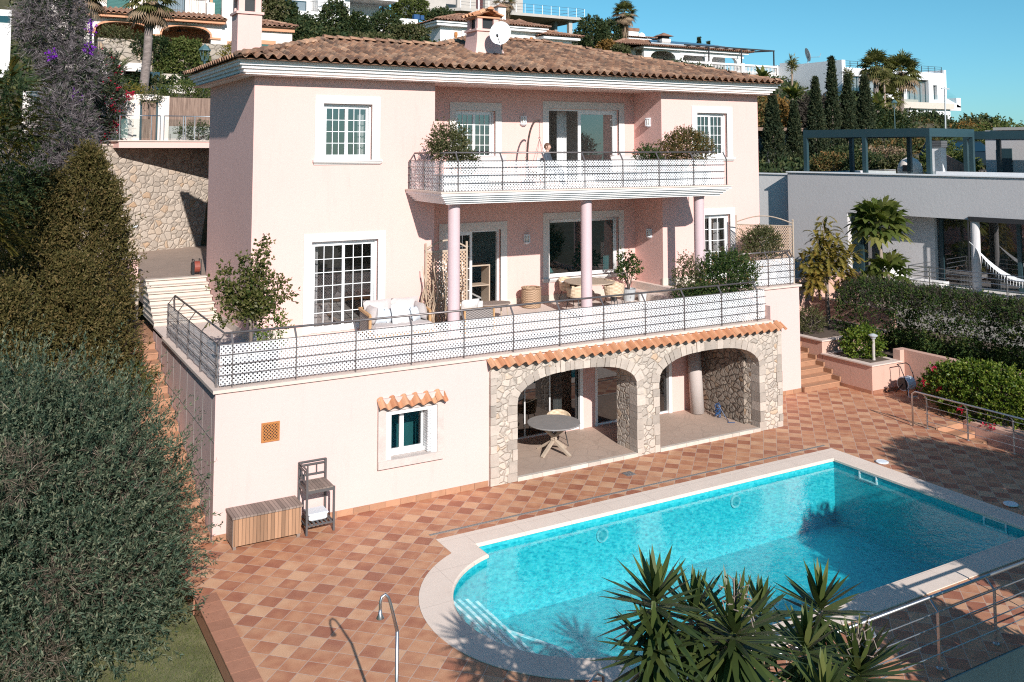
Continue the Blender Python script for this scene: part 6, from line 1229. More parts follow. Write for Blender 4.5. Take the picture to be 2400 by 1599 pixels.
t = bush('potted_plant', 'trailing green plant in a slim dark pot behind the fig bowl', 'potted plant', (1.45, 1.35, ZT+.85), (.28, .25, .42), 150, 8, .18, .06, .035, 'leaf_hibiscus', base=(1.45, 1.35, ZT), limbs=3, trunk_r=.02); b = MB(); b.lathe([(.14, 0), (.19, .5), (.20, .52), (.17, .52), (.16, .46)], (1.45, 1.35, ZT), 20); b.build('pot', 'pot_dark', t)
def planterbox(label, x0, x1, y, z, h, c, rad, n, mat, group, extra=(), lump=.3, L=.045, W=.026):
    t = bush('potted_shrub', label, 'potted shrub', c, rad, int(n*1.35), 12, .24, L*1.1, W*1.15, mat, base=((x0+x1)/2, y, z), group=group, lo=.25, lump=.5, up=.5, jit=.65, extra=extra, limbs=6, trunk_r=.025); b = MB(); b.bbox(x0, x1, y-.2, y+.2, z, z+h, .02); b.build('pot', 'pot_white', t); return t
planterbox('brownish clipped shrub at the left end of the balcony', 6.05, 7.1, 2.75, 6.61, .42, (6.45, 2.85, 7.75), (.52, .42, .5), 620, 'leaf_box', 'clipped shrubs in planters')
planterbox('low olive green shrub on the balcony under the small window', 6.95, 7.5, 2.7, 6.61, .4, (7.0, 2.8, 7.32), (.3, .26, .26), 160, 'leaf_box', 'clipped shrubs in planters')
planterbox('wide shrub with copper shoots at the right end of the balcony', 13.5, 15.2, 2.65, 6.61, .42, (14.45, 2.75, 7.72), (1.0, .38, .55), 900, 'leaf_copper', 'clipped shrubs in planters')
planterbox('small dark shrub on the balcony left of the copper tipped one', 12.75, 13.3, 2.6, 6.61, .4, (12.98, 2.7, 7.4), (.3, .28, .3), 220, 'leaf_hedge', 'clipped shrubs in planters')
planterbox('large dark shrub behind the right end of the front terrace railing', 13.2, 15.0, .75, 3.0, .42, (14.25, .8, 4.05), (.95, .42, .72), 1200, 'leaf_hedge', 'clipped shrubs in planters', (('leaf_copper', 'young_shoots', 120, 8, .2, .05, .03),))
planterbox('grey brown shrub left of the large dark one on the terrace', 12.75, 13.35, .95, 2.92, .4, (13.0, 1.0, 3.95), (.36, .3, .7), 360, 'leaf_box', 'clipped shrubs in planters')
planterbox('low green shrub spilling along the screen of the front terrace railing', 12.2, 13.1, .6, 2.91, .4, (12.9, .5, 3.68), (.75, .2, .2), 220, 'leaf_hedge', 'clipped shrubs in planters')
planterbox('rounded shrub on the raised terrace before the trellis', 17.3, 18.2, 2.95, 3.37, .42, (17.75, 3.0, 4.7), (.72, .45, .48), 620, 'leaf_box', 'clipped shrubs in planters')
t = thing('potted_plant', 'glossy jade plant in a zinc pot by the recess wall', 'potted plant', (13.75, 4.75, ZT)); b = MB(); b.lathe([(.17, 0), (.22, .36), (.235, .38), (.2, .38), (.19, .33)], (13.75, 4.75, ZT), 20); b.build('pot', 'pot_zinc', t); ch = []
for c_, r_, n_ in (((13.75, 4.75, ZT+1.0), (.38, .34, .32), 110), ((13.62, 4.7, ZT+1.35), (.26, .24, .28), 80), ((13.5, 4.7, ZT+.95), (.25, .24, .2), 50), ((14.0, 4.75, ZT+1.05), (.22, .22, .22), 50)): P, D = shell(c_, r_, n_, .3); ch.append(sprigs(P, D, 8, .12, .06, .042))
foliage(t, 'foliage', 'leaf_hedge', ch); b = MB()
for k in range(5): a = k*1.26; b.tube([(13.75, 4.75, ZT+.34), (13.75+.12*math.cos(a), 4.75+.1*math.sin(a), ZT+.7), (13.75+.3*math.cos(a), 4.75+.25*math.sin(a), ZT+1.15)], [.03, .022, .01], 6)
b.build('trunk', 'bark_pale', t, True)
for x, y, r, h, m_, lab in ((13.3, 4.95, .12, .38, 'pot_dark', 'small black pot left of the zinc pot'), (14.05, 4.45, .14, .24, 'pot_white', 'low white pot right of the zinc pot')): b = MB(); b.lathe([(r*.8, 0), (r, h), (r*1.02, h+.01), (r*.85, h+.01), (r*.8, h-.05), (0, h-.05)], (x, y, ZT), 18); tag(b.build('flower_pot', m_, None), lab, 'flower pot')
# ---- right garden
t = thing('pepper_tree', 'slender tree with yellowing leaves in the upper salmon planter', 'tree', (22.52, 4.5, 1.34)); b = MB(); B = Vector((22.52, 4.5, 1.34-.45)); b.tube([B, B+Vector((-.08, 0, 1.2)), B+Vector((-.1, 0, 2.4)), B+Vector((-.15, 0, 3.6))], [.09, .075, .06, .03], 9); vs = []; rn = []
tips = [(-.2, 0, 4.35), (.1, .1, 3.9), (-.55, 0, 3.7), (-.85, .1, 3.1), (-1.25, 0, 2.75), (-1.1, -.2, 2.2), (-.6, -.2, 2.4), (.5, 0, 3.5), (.9, .1, 3.1), (1.4, 0, 3.0), (.7, -.2, 2.5), (-.3, -.3, 3.1), (.2, -.3, 2.9), (1.0, 0, 2.1), (-.9, 0, 1.9), (.3, .3, 3.4), (-.4, .3, 2.9)]
for e in tips:
    E_ = B+Vector(e); q = B+Vector((-.1, 0, 1.9+.25*random.random())); b.tube([q, (q+E_)/2+Vector((0, 0, .1)), E_], [.03, .018, .007], 6)
    for k in range(30): d = Vector((random.gauss(e[0]*.4, .8), random.gauss(-.2, .6), random.gauss(.1, .5))).normalized(); o = q+(E_-q)*random.uniform(.5, 1.03)+d*random.uniform(.0, .22); frond_pinnate(vs, rn, o, d, random.uniform(.3, .48), 0, 11, .06, .15, 1.2, .55 if e[2] > 2.6 else .75)
b.build('trunk', 'bark_pale', t, True); V = np.array([tuple(v) for v in vs]); np_mesh('foliage', V, len(V)//4, 'leaf_yellow', t, np.array(rn))
b = MB(); b.tube([(22.32, 4.4, 1.3), (22.32, 4.4, 2.6)], .025, 6); tag(b.build('tree_stake', 'bark_pale', None), 'short wooden stake beside the slender tree', 'stake')
def papaya(label, base, tops):
    t = thing('papaya_tree', label, 'tree', base); b = MB(); vs = []; rn = []
    for (x, y, z), r, n in tops:
        b.tube([base, ((base[0]+x)/2, (base[1]+y)/2, (base[2]+z)/2), (x, y, z)], [.10, .085, .06], 9)
        for k in range(n):
            a = k*2.4; el = R(70-95*k/n); d = Vector((math.cos(a)*math.cos(el), math.sin(a)*math.cos(el), math.sin(el))); hub = Vector((x, y, z))+d*r*.55; S_ = d.cross(Vector((0, 0, 1))).normalized(); U_ = S_.cross(d); vs += [Vector((x, y, z)), Vector((x, y, z))+S_*.02, hub+S_*.012, hub-S_*.012]; rn.append(.8); tone = random.gauss(.55-.25*(k/n), .15) if k < n*.85 else .95
            for j in range(9):
                g = R(-140+280*j/8); e = (d*math.cos(g)+S_*math.sin(g)-Vector((0, 0, .35))).normalized(); l = r*.5*(1-.3*abs(g)/2.5); w_ = e.cross(U_).normalized()*l*.20; m_ = hub+e*l*.55
                vs += [hub-w_*.25, hub+w_*.25, m_+w_, m_-w_, m_-w_, m_+w_, hub+e*l+w_*.1-Vector((0, 0, l*.2)), hub+e*l-w_*.1-Vector((0, 0, l*.2))]; x_ = min(1, max(0, tone+random.gauss(0, .08))); rn += [x_, x_]
                for sg in (-1, 1): q = hub+e*l*.5; e2 = (e+w_.normalized()*sg*.9).normalized(); vs += [q-e*.02, q+e*.03, q+e2*l*.34+e*.02, q+e2*l*.34]; rn.append(x_)
    b.build('trunk', 'bark_pale', t, True); V = np.array([tuple(v) for v in vs]); np_mesh('leaves', V, len(V)//4, 'leaf_papaya', t, np.array(rn)); return t
papaya('papaya tree with big lobed leaves before the grey house', (25.9, 4.8, .5), [((25.95, 5.0, 4.75), 1.35, 34), ((26.05, 4.7, 2.95), 1.05, 20), ((25.2, 4.9, 2.7), .7, 9)])
def hedge(name, label, pts, zb, zt, wd, n, mats, seed=0):
    t = thing(name, label, 'hedge', (*pts[0], zb)); A = [Vector((*p, 0)) for p in pts]; L = [0]
    for a, c in zip(A, A[1:]): L.append(L[-1]+(c-a).length)
    out = {m: [] for m, _ in mats}
    for m_, frac in mats:
        k = int(n*frac); s = RG.uniform(0, L[-1], k); i = np.clip(np.searchsorted(L, s)-1, 0, len(A)-2); Aa = np.array([tuple(a) for a in A]); f = (s-np.array(L)[i])/np.diff(L)[i]; ctr = Aa[i]+(Aa[i+1]-Aa[i])*f[:, None]; d = unit(Aa[i+1]-Aa[i]); nn = np.stack([-d[:, 1], d[:, 0], 0*d[:, 0]], 1); a = RG.uniform(-.5*math.pi, 1.5*math.pi, k); zt_ = (zt(s/L[-1]) if callable(zt) else zt)*np.ones(k); wav = 1+.16*np.sin(s*2.1+seed)+.12*np.sin(s*5.3+1.7)+.1*np.sin(s*.9)
        r = RG.uniform(.5, 1, k)**.5; zc = (zb+zt_)/2; P = ctr+nn*(np.cos(a)*wd/2*r*wav)[:, None]; P[:, 2] = zc+np.sign(np.sin(a))*np.abs(np.sin(a))**.7*(zt_-zb)/2*r*np.where(np.sin(a) > 0, .9+.1*wav, 1); D = nn*np.cos(a)[:, None]; D[:, 2] = np.sin(a)
        if m_ == 'leaf_hedge_dry': keep = P[:, 2] > zb+(zt_-zb)*.72; P, D = P[keep], D[keep]
        foliage(t, {'leaf_hedge': 'foliage', 'leaf_hedge_dry': 'dry_twigs', 'leaf_bush': 'young_foliage', 'leaf_hibiscus': 'foliage', 'flower_red': 'flowers'}.get(m_, 'foliage'), m_, [sprigs(P, unit(D), 10, .24, .07, .04, .3, .5) if m_ != 'leaf_hedge_dry' else sprigs(P, unit(D), 7, .25, .16, .014, .4, .7)])
    return t
hedge('hedge', 'long dark overgrown hedge with dry top above the salmon wall', [(23.2, 4.0), (23.6, 2.0), (24.0, -2.0), (24.6, -8)], .9, lambda s: 2.95-.1*s, 2.5, 12500, (('leaf_hedge', 1.0), ('leaf_bush', .10), ('leaf_hedge_dry', .8)))
t = bush('hibiscus', 'bright green hibiscus bush with red flowers behind the right railing', 'shrub', (21.1, -2.4, .62), (.95, 1.9, .85), 2300, 11, .24, .085, .055, 'leaf_hibiscus', base=(21.1, -2.5, .06), lo=.6, bottom=-.75, lump=.15)
fl = []
for p_ in ((20.6, -1.1, 1.15), (20.3, -1.0, .78), (20.25, -1.45, .72), (20.6, -2.6, 1.15), (20.05, -2.3, .35), (20.15, -3.2, .1), (20.2, -2.9, .0)): P, D = shell(p_, (.06, .06, .06), 9, .2); fl.append(sprigs(P, D, 4, .05, .06, .05))
foliage(t, 'flowers', 'flower_red', fl)
bush('shrub', 'grey green bush at the right picture edge beyond the hibiscus', 'shrub', (21.3, -5.0, .4), (.8, 1.2, .8), 600, 10, .22, .07, .035, 'leaf_box', base=(21.3, -5.0, .06))
bush('shrub', 'light green shrub behind the lantern in the lower salmon planter', 'shrub', (21.15, 1.9, 1.25), (.6, .55, .5), 420, 10, .22, .085, .055, 'leaf_hibiscus', base=(21.15, 1.9, .9))
bush('shrub', 'dark rounded shrub in the corner of the upper salmon planter', 'shrub', (20.85, 5.6, 2.05), (.5, .45, .42), 300, 10, .18, .06, .035, 'leaf_hedge', base=(20.85, 5.6, 1.3))
bush('shrub', 'clipped round green shrub at the front of the upper salmon planter', 'shrub', (21.0, 4.0, 1.72), (.55, .5, .42), 380, 10, .16, .05, .03, 'leaf_box', base=(21.0, 4.0, 1.3))
t = bush('bare_tree', 'leafless pale tree with a few brown leaves beside the villa corner', 'tree', (20.6, 9.0, 4.9), (1.0, 1.0, 1.5), 18, 4, .3, .09, .06, 'leaf_orange', base=(20.6, 9.0, 1.0), trunk_r=.09, bark='bark_pale', limbs=14); P, D = shell((20.6, 9.0, 5.0), (1.0, 1.0, 1.5), 90, .3); foliage(t, 'twigs', 'twig_grey', [sprigs(P, D, 7, .4, .4, .014)])
bush('shrub', 'grey olive bush squeezed between the villa corner and the grey house', 'shrub', (20.9, 12.5, 5.2), (.9, .9, 1.5), 420, 10, .25, .08, .03, 'leaf_boug', base=(20.9, 12.5, 1.5))
# ---- yuccas in the foreground
Y0 = -3.0
for lab, hd, R_, n, tl in (('tallest yucca with an upright spiky crown at the left of the group', (1.75, -11.6, 3.28), .54, 84, (-.1, 0)), ('lower drooping yucca crown on the left below the tallest one', (1.62, -11.75, 2.92), .52, 70, (-.2, -.25)), ('upright yucca between the tallest and the big middle one', (2.34, -11.5, 2.97), .52, 84, (.05, .1)), ('big middle yucca with drooping leaves and a dry flower stalk', (2.52, -11.9, 2.90), .64, 110, (.0, -.25)), ('small yucca tuft behind the middle of the group', (3.55, -11.2, 2.58), .38, 60, (.05, .05)), ('dark half shaded yucca at the back right of the group', (4.72, -11.0, 2.27), .56, 80, (.1, .1)), ('bright upright yucca right of the big middle one', (3.72, -11.7, 2.36), .50, 84, (-.1, 0)), ('lowest yucca with a wide crown at the right end of the group', (4.31, -11.9, 2.05), .68, 120, (.15, -.1)), ('short yucca at the bottom edge in front of the others', (3.31, -12.3, 2.25), .48, 80, (0, -.1)), ('shaded yucca crown low in the middle of the group', (2.9, -11.4, 2.30), .60, 90, (.05, .1))): yucca(lab, (hd[0]+random.uniform(-.3, .3), hd[1]+random.uniform(-.2, .2), Y0-.2), hd, R_, n, tl)
# trees below the terrace, out of the picture to the right, that shade the deep end of the pool
for x, y, h, r, lab in ((12.3, -14.3, 4.7, 1.45, 'broad tree below the terrace nearest the yuccas'), (15.2, -14.3, 6.0, 2.0, 'tall tree below the terrace before the deep end of the pool'), (18.4, -15.0, 5.6, 2.1, 'wide tree below the terrace at the right end of the pool'), (8.6, -13.4, 2.7, .95, 'low bushy tree below the terrace right of the yuccas'), (21.8, -15.4, 5.4, 1.9, 'far tree below the terrace beyond the right railing')): bush('tree', lab, 'tree', (x, y, h-r), (r, r, r*1.0), int(1100*r*r), 10, .35, .16, .09, 'leaf_dark', base=(x, y, -3.2), trunk_r=.16, lo=.3, group='trees below the pool terrace')
# ================================================================ houses and plants on the hill behind
def arch_wall(mb, x0, x1, z0, z1, y, arches, th=.35):        # arches: (a,b,spring,crown)
    xs = [x0]; 
    for a, b, zs, zc in arches: mb.box(xs[-1], a, y, y+th, z0, z1, .5); xs.append(b)
    mb.box(xs[-1], x1, y, y+th, z0, z1, .5)
    for a, b, zs, zc in arches:
        A = arch_pts(a, b, zs, zc, 14)
        for p, q in zip(A, A[1:]):
            if q[0]-p[0] < 1e-6: continue
            mb.quad((p[0], y, p[1]), (q[0], y, q[1]), (q[0], y, z1), (p[0], y, z1)); mb.quad((p[0], y, p[1]), (p[0], y+th, p[1]), (q[0], y+th, q[1]), (q[0], y, q[1])); mb.quad((p[0], y+th, p[1]), (p[0], y+th, z1), (q[0], y+th, z1), (q[0], y+th, q[1]))
def tiled(par, x0, x1, y0, y1, z, sl=.3, hip=True, row=.5, pitch=.3, seg=5, name='roof', mat='clay_far', shed=False):
    mb = MB(); d = y1-y0 if shed else (y1-y0)/2; c = 1/math.hypot(1, sl); Wd = x1-x0
    tile_sheet(mb, (x0, y0, z), (1, 0, 0), (0, c, sl*c), (0, -sl*c, c), Wd, d/c, (lambda a, v: v*c < a+.2 and v*c < Wd-a+.2) if hip else None, pitch, row, seg)
    if hip: tile_sheet(mb, (x0, y1, z), (0, -1, 0), (c, 0, sl*c), (-sl*c, 0, c), y1-y0, d/c, lambda a, v: v*c < a+.2 and v*c < (y1-y0)-a+.2, pitch, row, seg); ridge_caps(mb, (x0, y0, z+.05), (x0+d, y0+d, z+d*sl+.05), .13); ridge_caps(mb, (x1, y0, z+.05), (x1-d, y0+d, z+d*sl+.05), .13)
    h = z-.06; r0, r1 = (x0+d, x1-d) if hip else (x0, x1)
    mb.add([(x0, y0+.02, h), (x1, y0+.02, h), (r1, y0+d, h+d*sl), (r0, y0+d, h+d*sl)], [(0, 1, 2, 3)])
    if not shed: mb.add([(x0, y1, h), (x1, y1, h), (r1, y0+d, h+d*sl), (r0, y0+d, h+d*sl)], [(0, 1, 2, 3)]); mb.add([(x0, y0, h), (x0, y1, h), (r0, y0+d, h+d*sl)], [(0, 1, 2)]); mb.add([(x1, y0, h), (x1, y1, h), (r1, y0+d, h+d*sl)], [(0, 1, 2)]); ridge_caps(mb, (r0, y0+d, h+d*sl+.1), (r1, y0+d, h+d*sl+.1), .13)
    return mb.build(name, mat, par)
def bar_rail(par, a, b, h=.9, step=.12, name='railing', mat='iron'):
    mb = MB(); A, B = Vector(a), Vector(b); L = (B-A).length; d = (B-A)/L; U = Vector((0, 0, 1)); mb.bar(A+U*h, B+U*h, .04); mb.bar(A+U*.08, B+U*.08, .03)
    for k in range(int(L/step)+1): p = A+d*k*step; mb.bar(p+U*.08, p+U*h, .018)
    return mb.build(name, mat, par)
def pane(par, x0, x1, z0, z1, y, mat='glass', frame='iron_teal', n=2, f=.06):
    fr = MB()
    for k in range(n+1): x = x0+(x1-x0-f)*k/n; fr.box(x, x+f, y-.03, y+.05, z0, z1)
    fr.box(x0, x1, y-.028, y+.05, z1-f, z1); fr.box(x0, x1, y-.028, y+.05, z0, z0+f); o = fr.build('window', frame, par); g = MB(); g.quad((x0, y+.01, z0), (x1, y+.01, z0), (x1, y+.01, z1), (x0, y+.01, z1)); g.build('pane', mat, o)
    d = MB(); d.box(x0-.1, x1+.1, y+.06, y+.10, z0-.1, z1+.1) if mat == 'glass' else None
    if d.v: d.build('backing', 'room', o)
    return o
# ---- villa with arcade, upper left
v = thing('arcade_villa', 'cream villa with two orange lined arches and tiled eaves at the upper left', 'house', (5, 42, 13))
b = MB(); arch_wall(b, .75, 8.65, 12.9, 15.45, 40, [(1.3, 4.5, 14.55, 15.22), (5.0, 8.0, 14.55, 15.22)]); b.box(8.65, 9.9, 40.05, 40.3, 12.9, 17.2); b.box(-.95, .75, 41.5, 41.8, 12, 19); b.box(-.95, 12.2, 43.5, 43.8, 12.9, 21); b.box(4.3, 9.9, 41.9, 43.4, 15.8, 15.95); b.box(4.3, 8.3, 40.9, 41.1, 15.95, 16.15); b.box(7.9, 8.35, 40.85, 41.3, 15.9, 16.95); b.box(9.9, 12.55, 38, 43, 12.5, 15.0); b.box(8.3, 9.9, 41.3, 41.6, 15.5, 21)
b.build('wall', 'plaster_villa', v)
b = MB(); b.box(1.0, 9, 43.2, 43.45, 13, 15.5); b.box(.8, 1.1, 40.4, 43.2, 13, 15.45); b.quad((1, 40.4, 15.44), (9, 40.4, 15.44), (9, 43.2, 15.44), (1, 43.2, 15.44)); b.build('loggia', 'plaster_orange', v)
b = MB()
for A in (arch_pts(1.3, 4.5, 14.55, 15.22, 14), arch_pts(5.0, 8.0, 14.55, 15.22, 14)):
    for p, q in zip(A, A[1:]): b.bar((p[0], 39.97, p[1]+.06), (q[0], 39.97, q[1]+.06), .14, .12)
for x in (1.05, 4.75, 8.25): b.box(x-.32, x+.32, 39.9, 40.4, 14.5, 14.62)
b.box(.6, 8.75, 39.5, 40, 15.45, 15.62); b.box(.5, 8.8, 39.4, 40, 15.62, 15.70); b.box(9.8, 12.65, 37.8, 38, 14.98, 15.25); b.box(8.15, 8.3, 41.25, 41.35, 15.9, 21); b.build('moulding', 'plaster_orange', v)
tiled(v, .35, 8.85, 39.3, 41.2, 15.72, .28, False, shed=True); tiled(v, 9.7, 12.75, 37.6, 40.5, 15.3, .3, True)
pane(v, 1.6, 4.0, 13.0, 14.55, 43.1, 'glass_dark', 'white', 2); pane(v, 5.3, 7.6, 13.0, 14.4, 43.1, 'glass_dark', 'white', 2); cu = MB(); curtain(1.62, 1.95, 13, 14.5, 43.0, 6); curtain(3.6, 3.95, 13, 14.5, 43.0, 6); curtain(5.3, 5.6, 13, 14.4, 43.0, 6); cu.build('curtain', 'curtain_ochre', v)
for q in ((8.3, 9.85, 41.24, 41.3, 15.6, 19), (2.3, 3.6, 43.3, 43.5, 16.2, 18), (9.2, 9.85, 40.0, 40.05, 13.2, 14.2), (10.1, 11.3, 37.95, 38, 13.0, 14.15)): b = MB(); b.box(*q); b.build('shutter', 'shutter_green', v)
b = MB(); b.box(10.0, 11.5, 37.93, 38, 14.15, 14.4); b.box(9.0, 9.9, 39.98, 40.05, 14.25, 14.45); b.build('lintel', 'plaster_orange', v)
bar_rail(v, (4.3, 40.95, 16.1), (7.9, 40.95, 16.1), .95, .14); bar_rail(v, (9.0, 39.7, 13.3), (12.6, 37.7, 13.2), 1.0, .14)
pane(v, 4.8, 7.0, 16.0, 18, 43.4, 'glass', 'iron_teal', 2)
t = thing('ceiling_fan', 'dark ceiling fan under the right arch of the cream villa', 'fan', (6.3, 41.2, 15.0)); b = MB(); b.tube([(6.3, 41.2, 15.43), (6.3, 41.2, 15.15)], .03, 6); b.lathe([(.1, -.12), (.14, -.05), (.1, .03), (0, .05)], (6.3, 41.2, 15.12), 12); b.build('motor', 'iron', t)
for k in range(5): a = k*1.2566+.3; d = Vector((math.cos(a), math.sin(a), 0)); e = Vector((-d.y, d.x, 0)); c = Vector((6.3, 41.2, 15.1)); b = MB(); b.add([c+d*.15-e*.05, c+d*.15+e*.05, c+d*.45+e*.12, c+d*.75+e*.02-Vector((0, 0, .06)), c+d*.45-e*.12], [(0, 1, 2, 3, 4)]); b.build('blade', 'iron', t)
b = MB(); b.box(1.2, 9.2, 36.6, 37.1, 10.5, 13.85); b.box(9.0, 9.6, 36.9, 38, 10.5, 14.0); tag(b.build('terrace_wall', 'rubble_far', None), 'old stone terrace wall below the arches of the cream villa', 'wall')
b = MB()
for k in range(7): b.box(2.3+k*.02, 4.8, 29.0+k*.35, 32, 9.8, 10.6+.16*k)
tag(b.build('stone_steps', 'stone_pale', None), 'stone steps winding up to the cream villa', 'stairs')
b = MB(); b.box(-.3, 2.2, 27.0, 27.3, 9.5, 11.7); b.box(1.4, 3.0, 27.0, 27.3, 9.5, 11.3); b.box(2.6, 4.4, 25.4, 25.8, 9, 10.6); tag(b.build('garden_wall', 'plaster_villa', None), 'stepped pale garden wall behind the tall palm trunk', 'wall')
gt_ = thing('iron_gate', 'black iron gate left of the cycad palm', 'gate', (.2, 31, 12)); bar_rail(gt_, (-.1, 31, 12.0), (.95, 31, 12.0), 1.1, .12, 'bars', 'iron')
b = MB(); b.tube([(-.5, 33, 12.5), (-.5, 33, 15), (-.2, 33, 15.5), (.4, 33, 15.4), (.5, 33, 15), (.5, 33, 12.5)], .06, 6); tag(b.build('garden_arch', 'iron', None), 'dark metal garden arch beside the left arcade column', 'arch')
b = MB(); b.box(-9, -3.2, 30, 33, 8, 14.2); lwv = tag(b.build('white_house', 'plaster_white', None), 'white house wall cut by the left picture edge', 'house'); b = MB(); b.box(-6.5, -3.25, 29.95, 30, 13.6, 13.9); b.build('window', 'glass_teal', lwv)
# ---- palms and garden plants behind
palm_fan('tall palm with a slim grey trunk left of the chimney', (1.42, 21, 9.4), (1.62, 21, 13.75), 1.25, 40, .17, .9, 'palms in the upper garden', dryfrac=.3, flare=1.6)
palm_fan('palm with a shaggy trunk before the left end of the cream villa', (-.33, 30, 11.8), (-.25, 30, 15.3), 1.45, 40, .2, .9, 'palms in the upper garden', dryfrac=.35)
palm_pinnate('low cycad palm with arching fronds above the pale garden wall', (.40, 22.5, 9.8), .55, 1.75, 40, 'leaf_cycad', .26, None, .022, (5, 85), 1.3, .16, 'cycad_palm', 40)
HB = []
def hb(label, c, rad, n, mat='leaf_hill', L=.14, W=.08, name='shrub', cat='shrub', **k):
    sl = k.pop('sl', .35); HB.append(bush(name, label, cat, c, rad, n, 9, sl, L, W, mat, base=(c[0], c[1], c[2]-rad[2]-.6), **k))
hb('large green climber covering the stone wall below the arcade', (5.7, 36.4, 12.5), (1.35, .7, 1.45), 1500, 'leaf_bush', .16, .09)
hb('dark creeper spilling down the stone wall left of the green climber', (4.3, 36.4, 13.3), (.7, .4, .7), 380, 'leaf_dark', .12, .07); hb('grey bush on top of the stone wall below the left arch', (2.1, 36.9, 14.05), (.9, .4, .4), 380, 'leaf_box', .1, .05); hb('dark creeper hanging over the wall under the middle column', (3.6, 36.5, 13.55), (.55, .3, .5), 260, 'leaf_dark', .1, .06)
hb('round golden shrub beside the villa chimney', (8.0, 33.0, 12.75), (.75, .6, .65), 380, 'leaf_yellow', .1, .06); hb('clipped green hedge behind the reed fence', (2.75, 19.3, 9.85), (.85, .35, .32), 420, 'leaf_bush', .07, .04, bottom=-.5); hb('dark green shrub left of the tall palm base', (.55, 20.5, 9.95), (.75, .4, .3), 320, 'leaf_hedge', .09, .05); hb('low yellow edging plants on the pale garden wall', (.55, 18.4, 9.85), (.75, .18, .12), 160, 'leaf_yellow', .06, .03); hb('pale flowering shrub right of the tall palm trunk', (1.95, 22.4, 10.35), (.4, .35, .4), 200, 'leaf_box', .08, .04); hb('small dark shrub at the foot of the street lantern', (4.0, 20.2, 9.7), (.4, .3, .3), 140, 'leaf_dark', .07, .04)
hb('small climber over the lintel of the garden gate', (1.25, 18.0, 9.6), (.3, .2, .18), 90, 'leaf_box', .07, .04); hb('low juniper in the planter on the bridge', (3.0, 17.6, 8.3), (.75, .2, .22), 220, 'leaf_hedge', .07, .03)
# hillside trees between the villas (top centre)
for lab, c, rad, n, mt in (('broad dark tree at the top just right of the chimney', (14.1, 46, 16.9), (1.15, 1.1, 1.4), 700, 'leaf_dark'), ('olive green tree in front of the broad dark one by the chimney', (12.6, 44, 17.3), (1.0, 1.0, 1.1), 520, 'leaf_box'), ('dark bush behind the tiled wing right of the chimney', (14.2, 43, 15.4), (.9, .8, .95), 420, 'leaf_hill'), ('loose green shrub under the glazed white house', (16.45, 48, 16.5), (.9, .8, 1.1), 420, 'leaf_hill'), ('tall green shrub at the middle of the glazed white house', (19.45, 50, 17.6), (1.05, .9, 1.45), 600, 'leaf_hill'), ('dark green shrub under the white house terrace', (21.6, 51, 17.2), (1.0, .9, 1.1), 520, 'leaf_dark'), ('bushy tree left of the low white bungalow', (24.4, 52, 17.5), (1.3, 1.0, 1.25), 640, 'leaf_hill'), ('ragged shrub at the left eave of the bungalow', (25.0, 48, 16.7), (1.4, .9, .7), 420, 'leaf_box'), ('low shrub along the roof ridge left of the bungalow', (19.8, 44, 15.3), (2.3, .8, .5), 520, 'leaf_box'), ('mid green shrub below the tall green one', (16.8, 43, 15.2), (1.4, .8, .6), 420, 'leaf_hill'), ('large bright tree on the skyline above the bungalow', (34.4, 70, 22.2), (2.0, 1.8, 1.9), 900, 'leaf_bush'), ('green tree right of the skyline tree over the bungalow roof', (36.2, 66, 21.0), (1.5, 1.2, .9), 480, 'leaf_hill'), ('dark tree behind the white house terrace on the skyline', (31.6, 72, 22.3), (1.0, 1.0, 1.9), 480, 'leaf_dark'), ('big dark green tree under the end of the concrete deck', (53.7, 64, 20.2), (1.9, 1.6, 1.9), 1000, 'leaf_hill'), ('leafy tree right of the concrete deck column', (57.4, 66, 20.3), (1.6, 1.4, 2.0), 900, 'leaf_hill'), ('orange brown shrub beside the skinny palm house', (52.8, 60, 18.2), (1.1, .9, .7), 300, 'leaf_orange'), ('pale bush left of the arcaded villa', (53.0, 58, 17.6), (.9, .8, .6), 300, 'leaf_box')): hb(lab, c, rad, n, mt, .22, .13, 'tree' if ' tree ' in lab else 'shrub', 'tree' if ' tree ' in lab else 'shrub', sl=.4)
# ---- white glazed house top centre
v = thing('white_house', 'white house with big panes and balcony rail at the top left of centre', 'house', (25, 66, 19)); b = MB(); b.box(19.0, 27.2, 65.3, 65.6, 18, 20.6); b.box(19, 33.6, 66.5, 67, 18, 20.75); b.box(23.2, 26.4, 66, 68, 20.6, 24); b.box(27.0, 33.6, 66.0, 66.4, 18.5, 20.7); b.box(18, 24, 68, 68.5, 20, 25); b.box(26.4, 30.6, 69, 69.5, 20.5, 22.4); b.build('wall', 'plaster_white', v); b = MB(); b.box(25.8, 31.2, 65.4, 69, 22.25, 22.45); b.build('eave', 'cornice_white', v); tiled(v, 25.8, 31.4, 65.3, 70, 22.5, .25, True); pane(v, 19.4, 22.0, 20.6, 21.6, 65.8, 'glass', 'iron_teal', 3); pane(v, 24.0, 26.0, 20.6, 21.55, 65.95, 'glass', 'iron_teal', 2); bar_rail(v, (22.2, 65.4, 20.6), (30, 65.4, 20.75), .95, .2)
b = MB(); b.box(33.3, 33.9, 66.2, 66.7, 20.75, 21.25); b.box(34.0, 34.4, 66.2, 66.6, 20.75, 21.2); tag(b.build('plastic_barrel', 'blue_paint', None), 'blue barrels on the white garden wall of the white house', 'barrel')
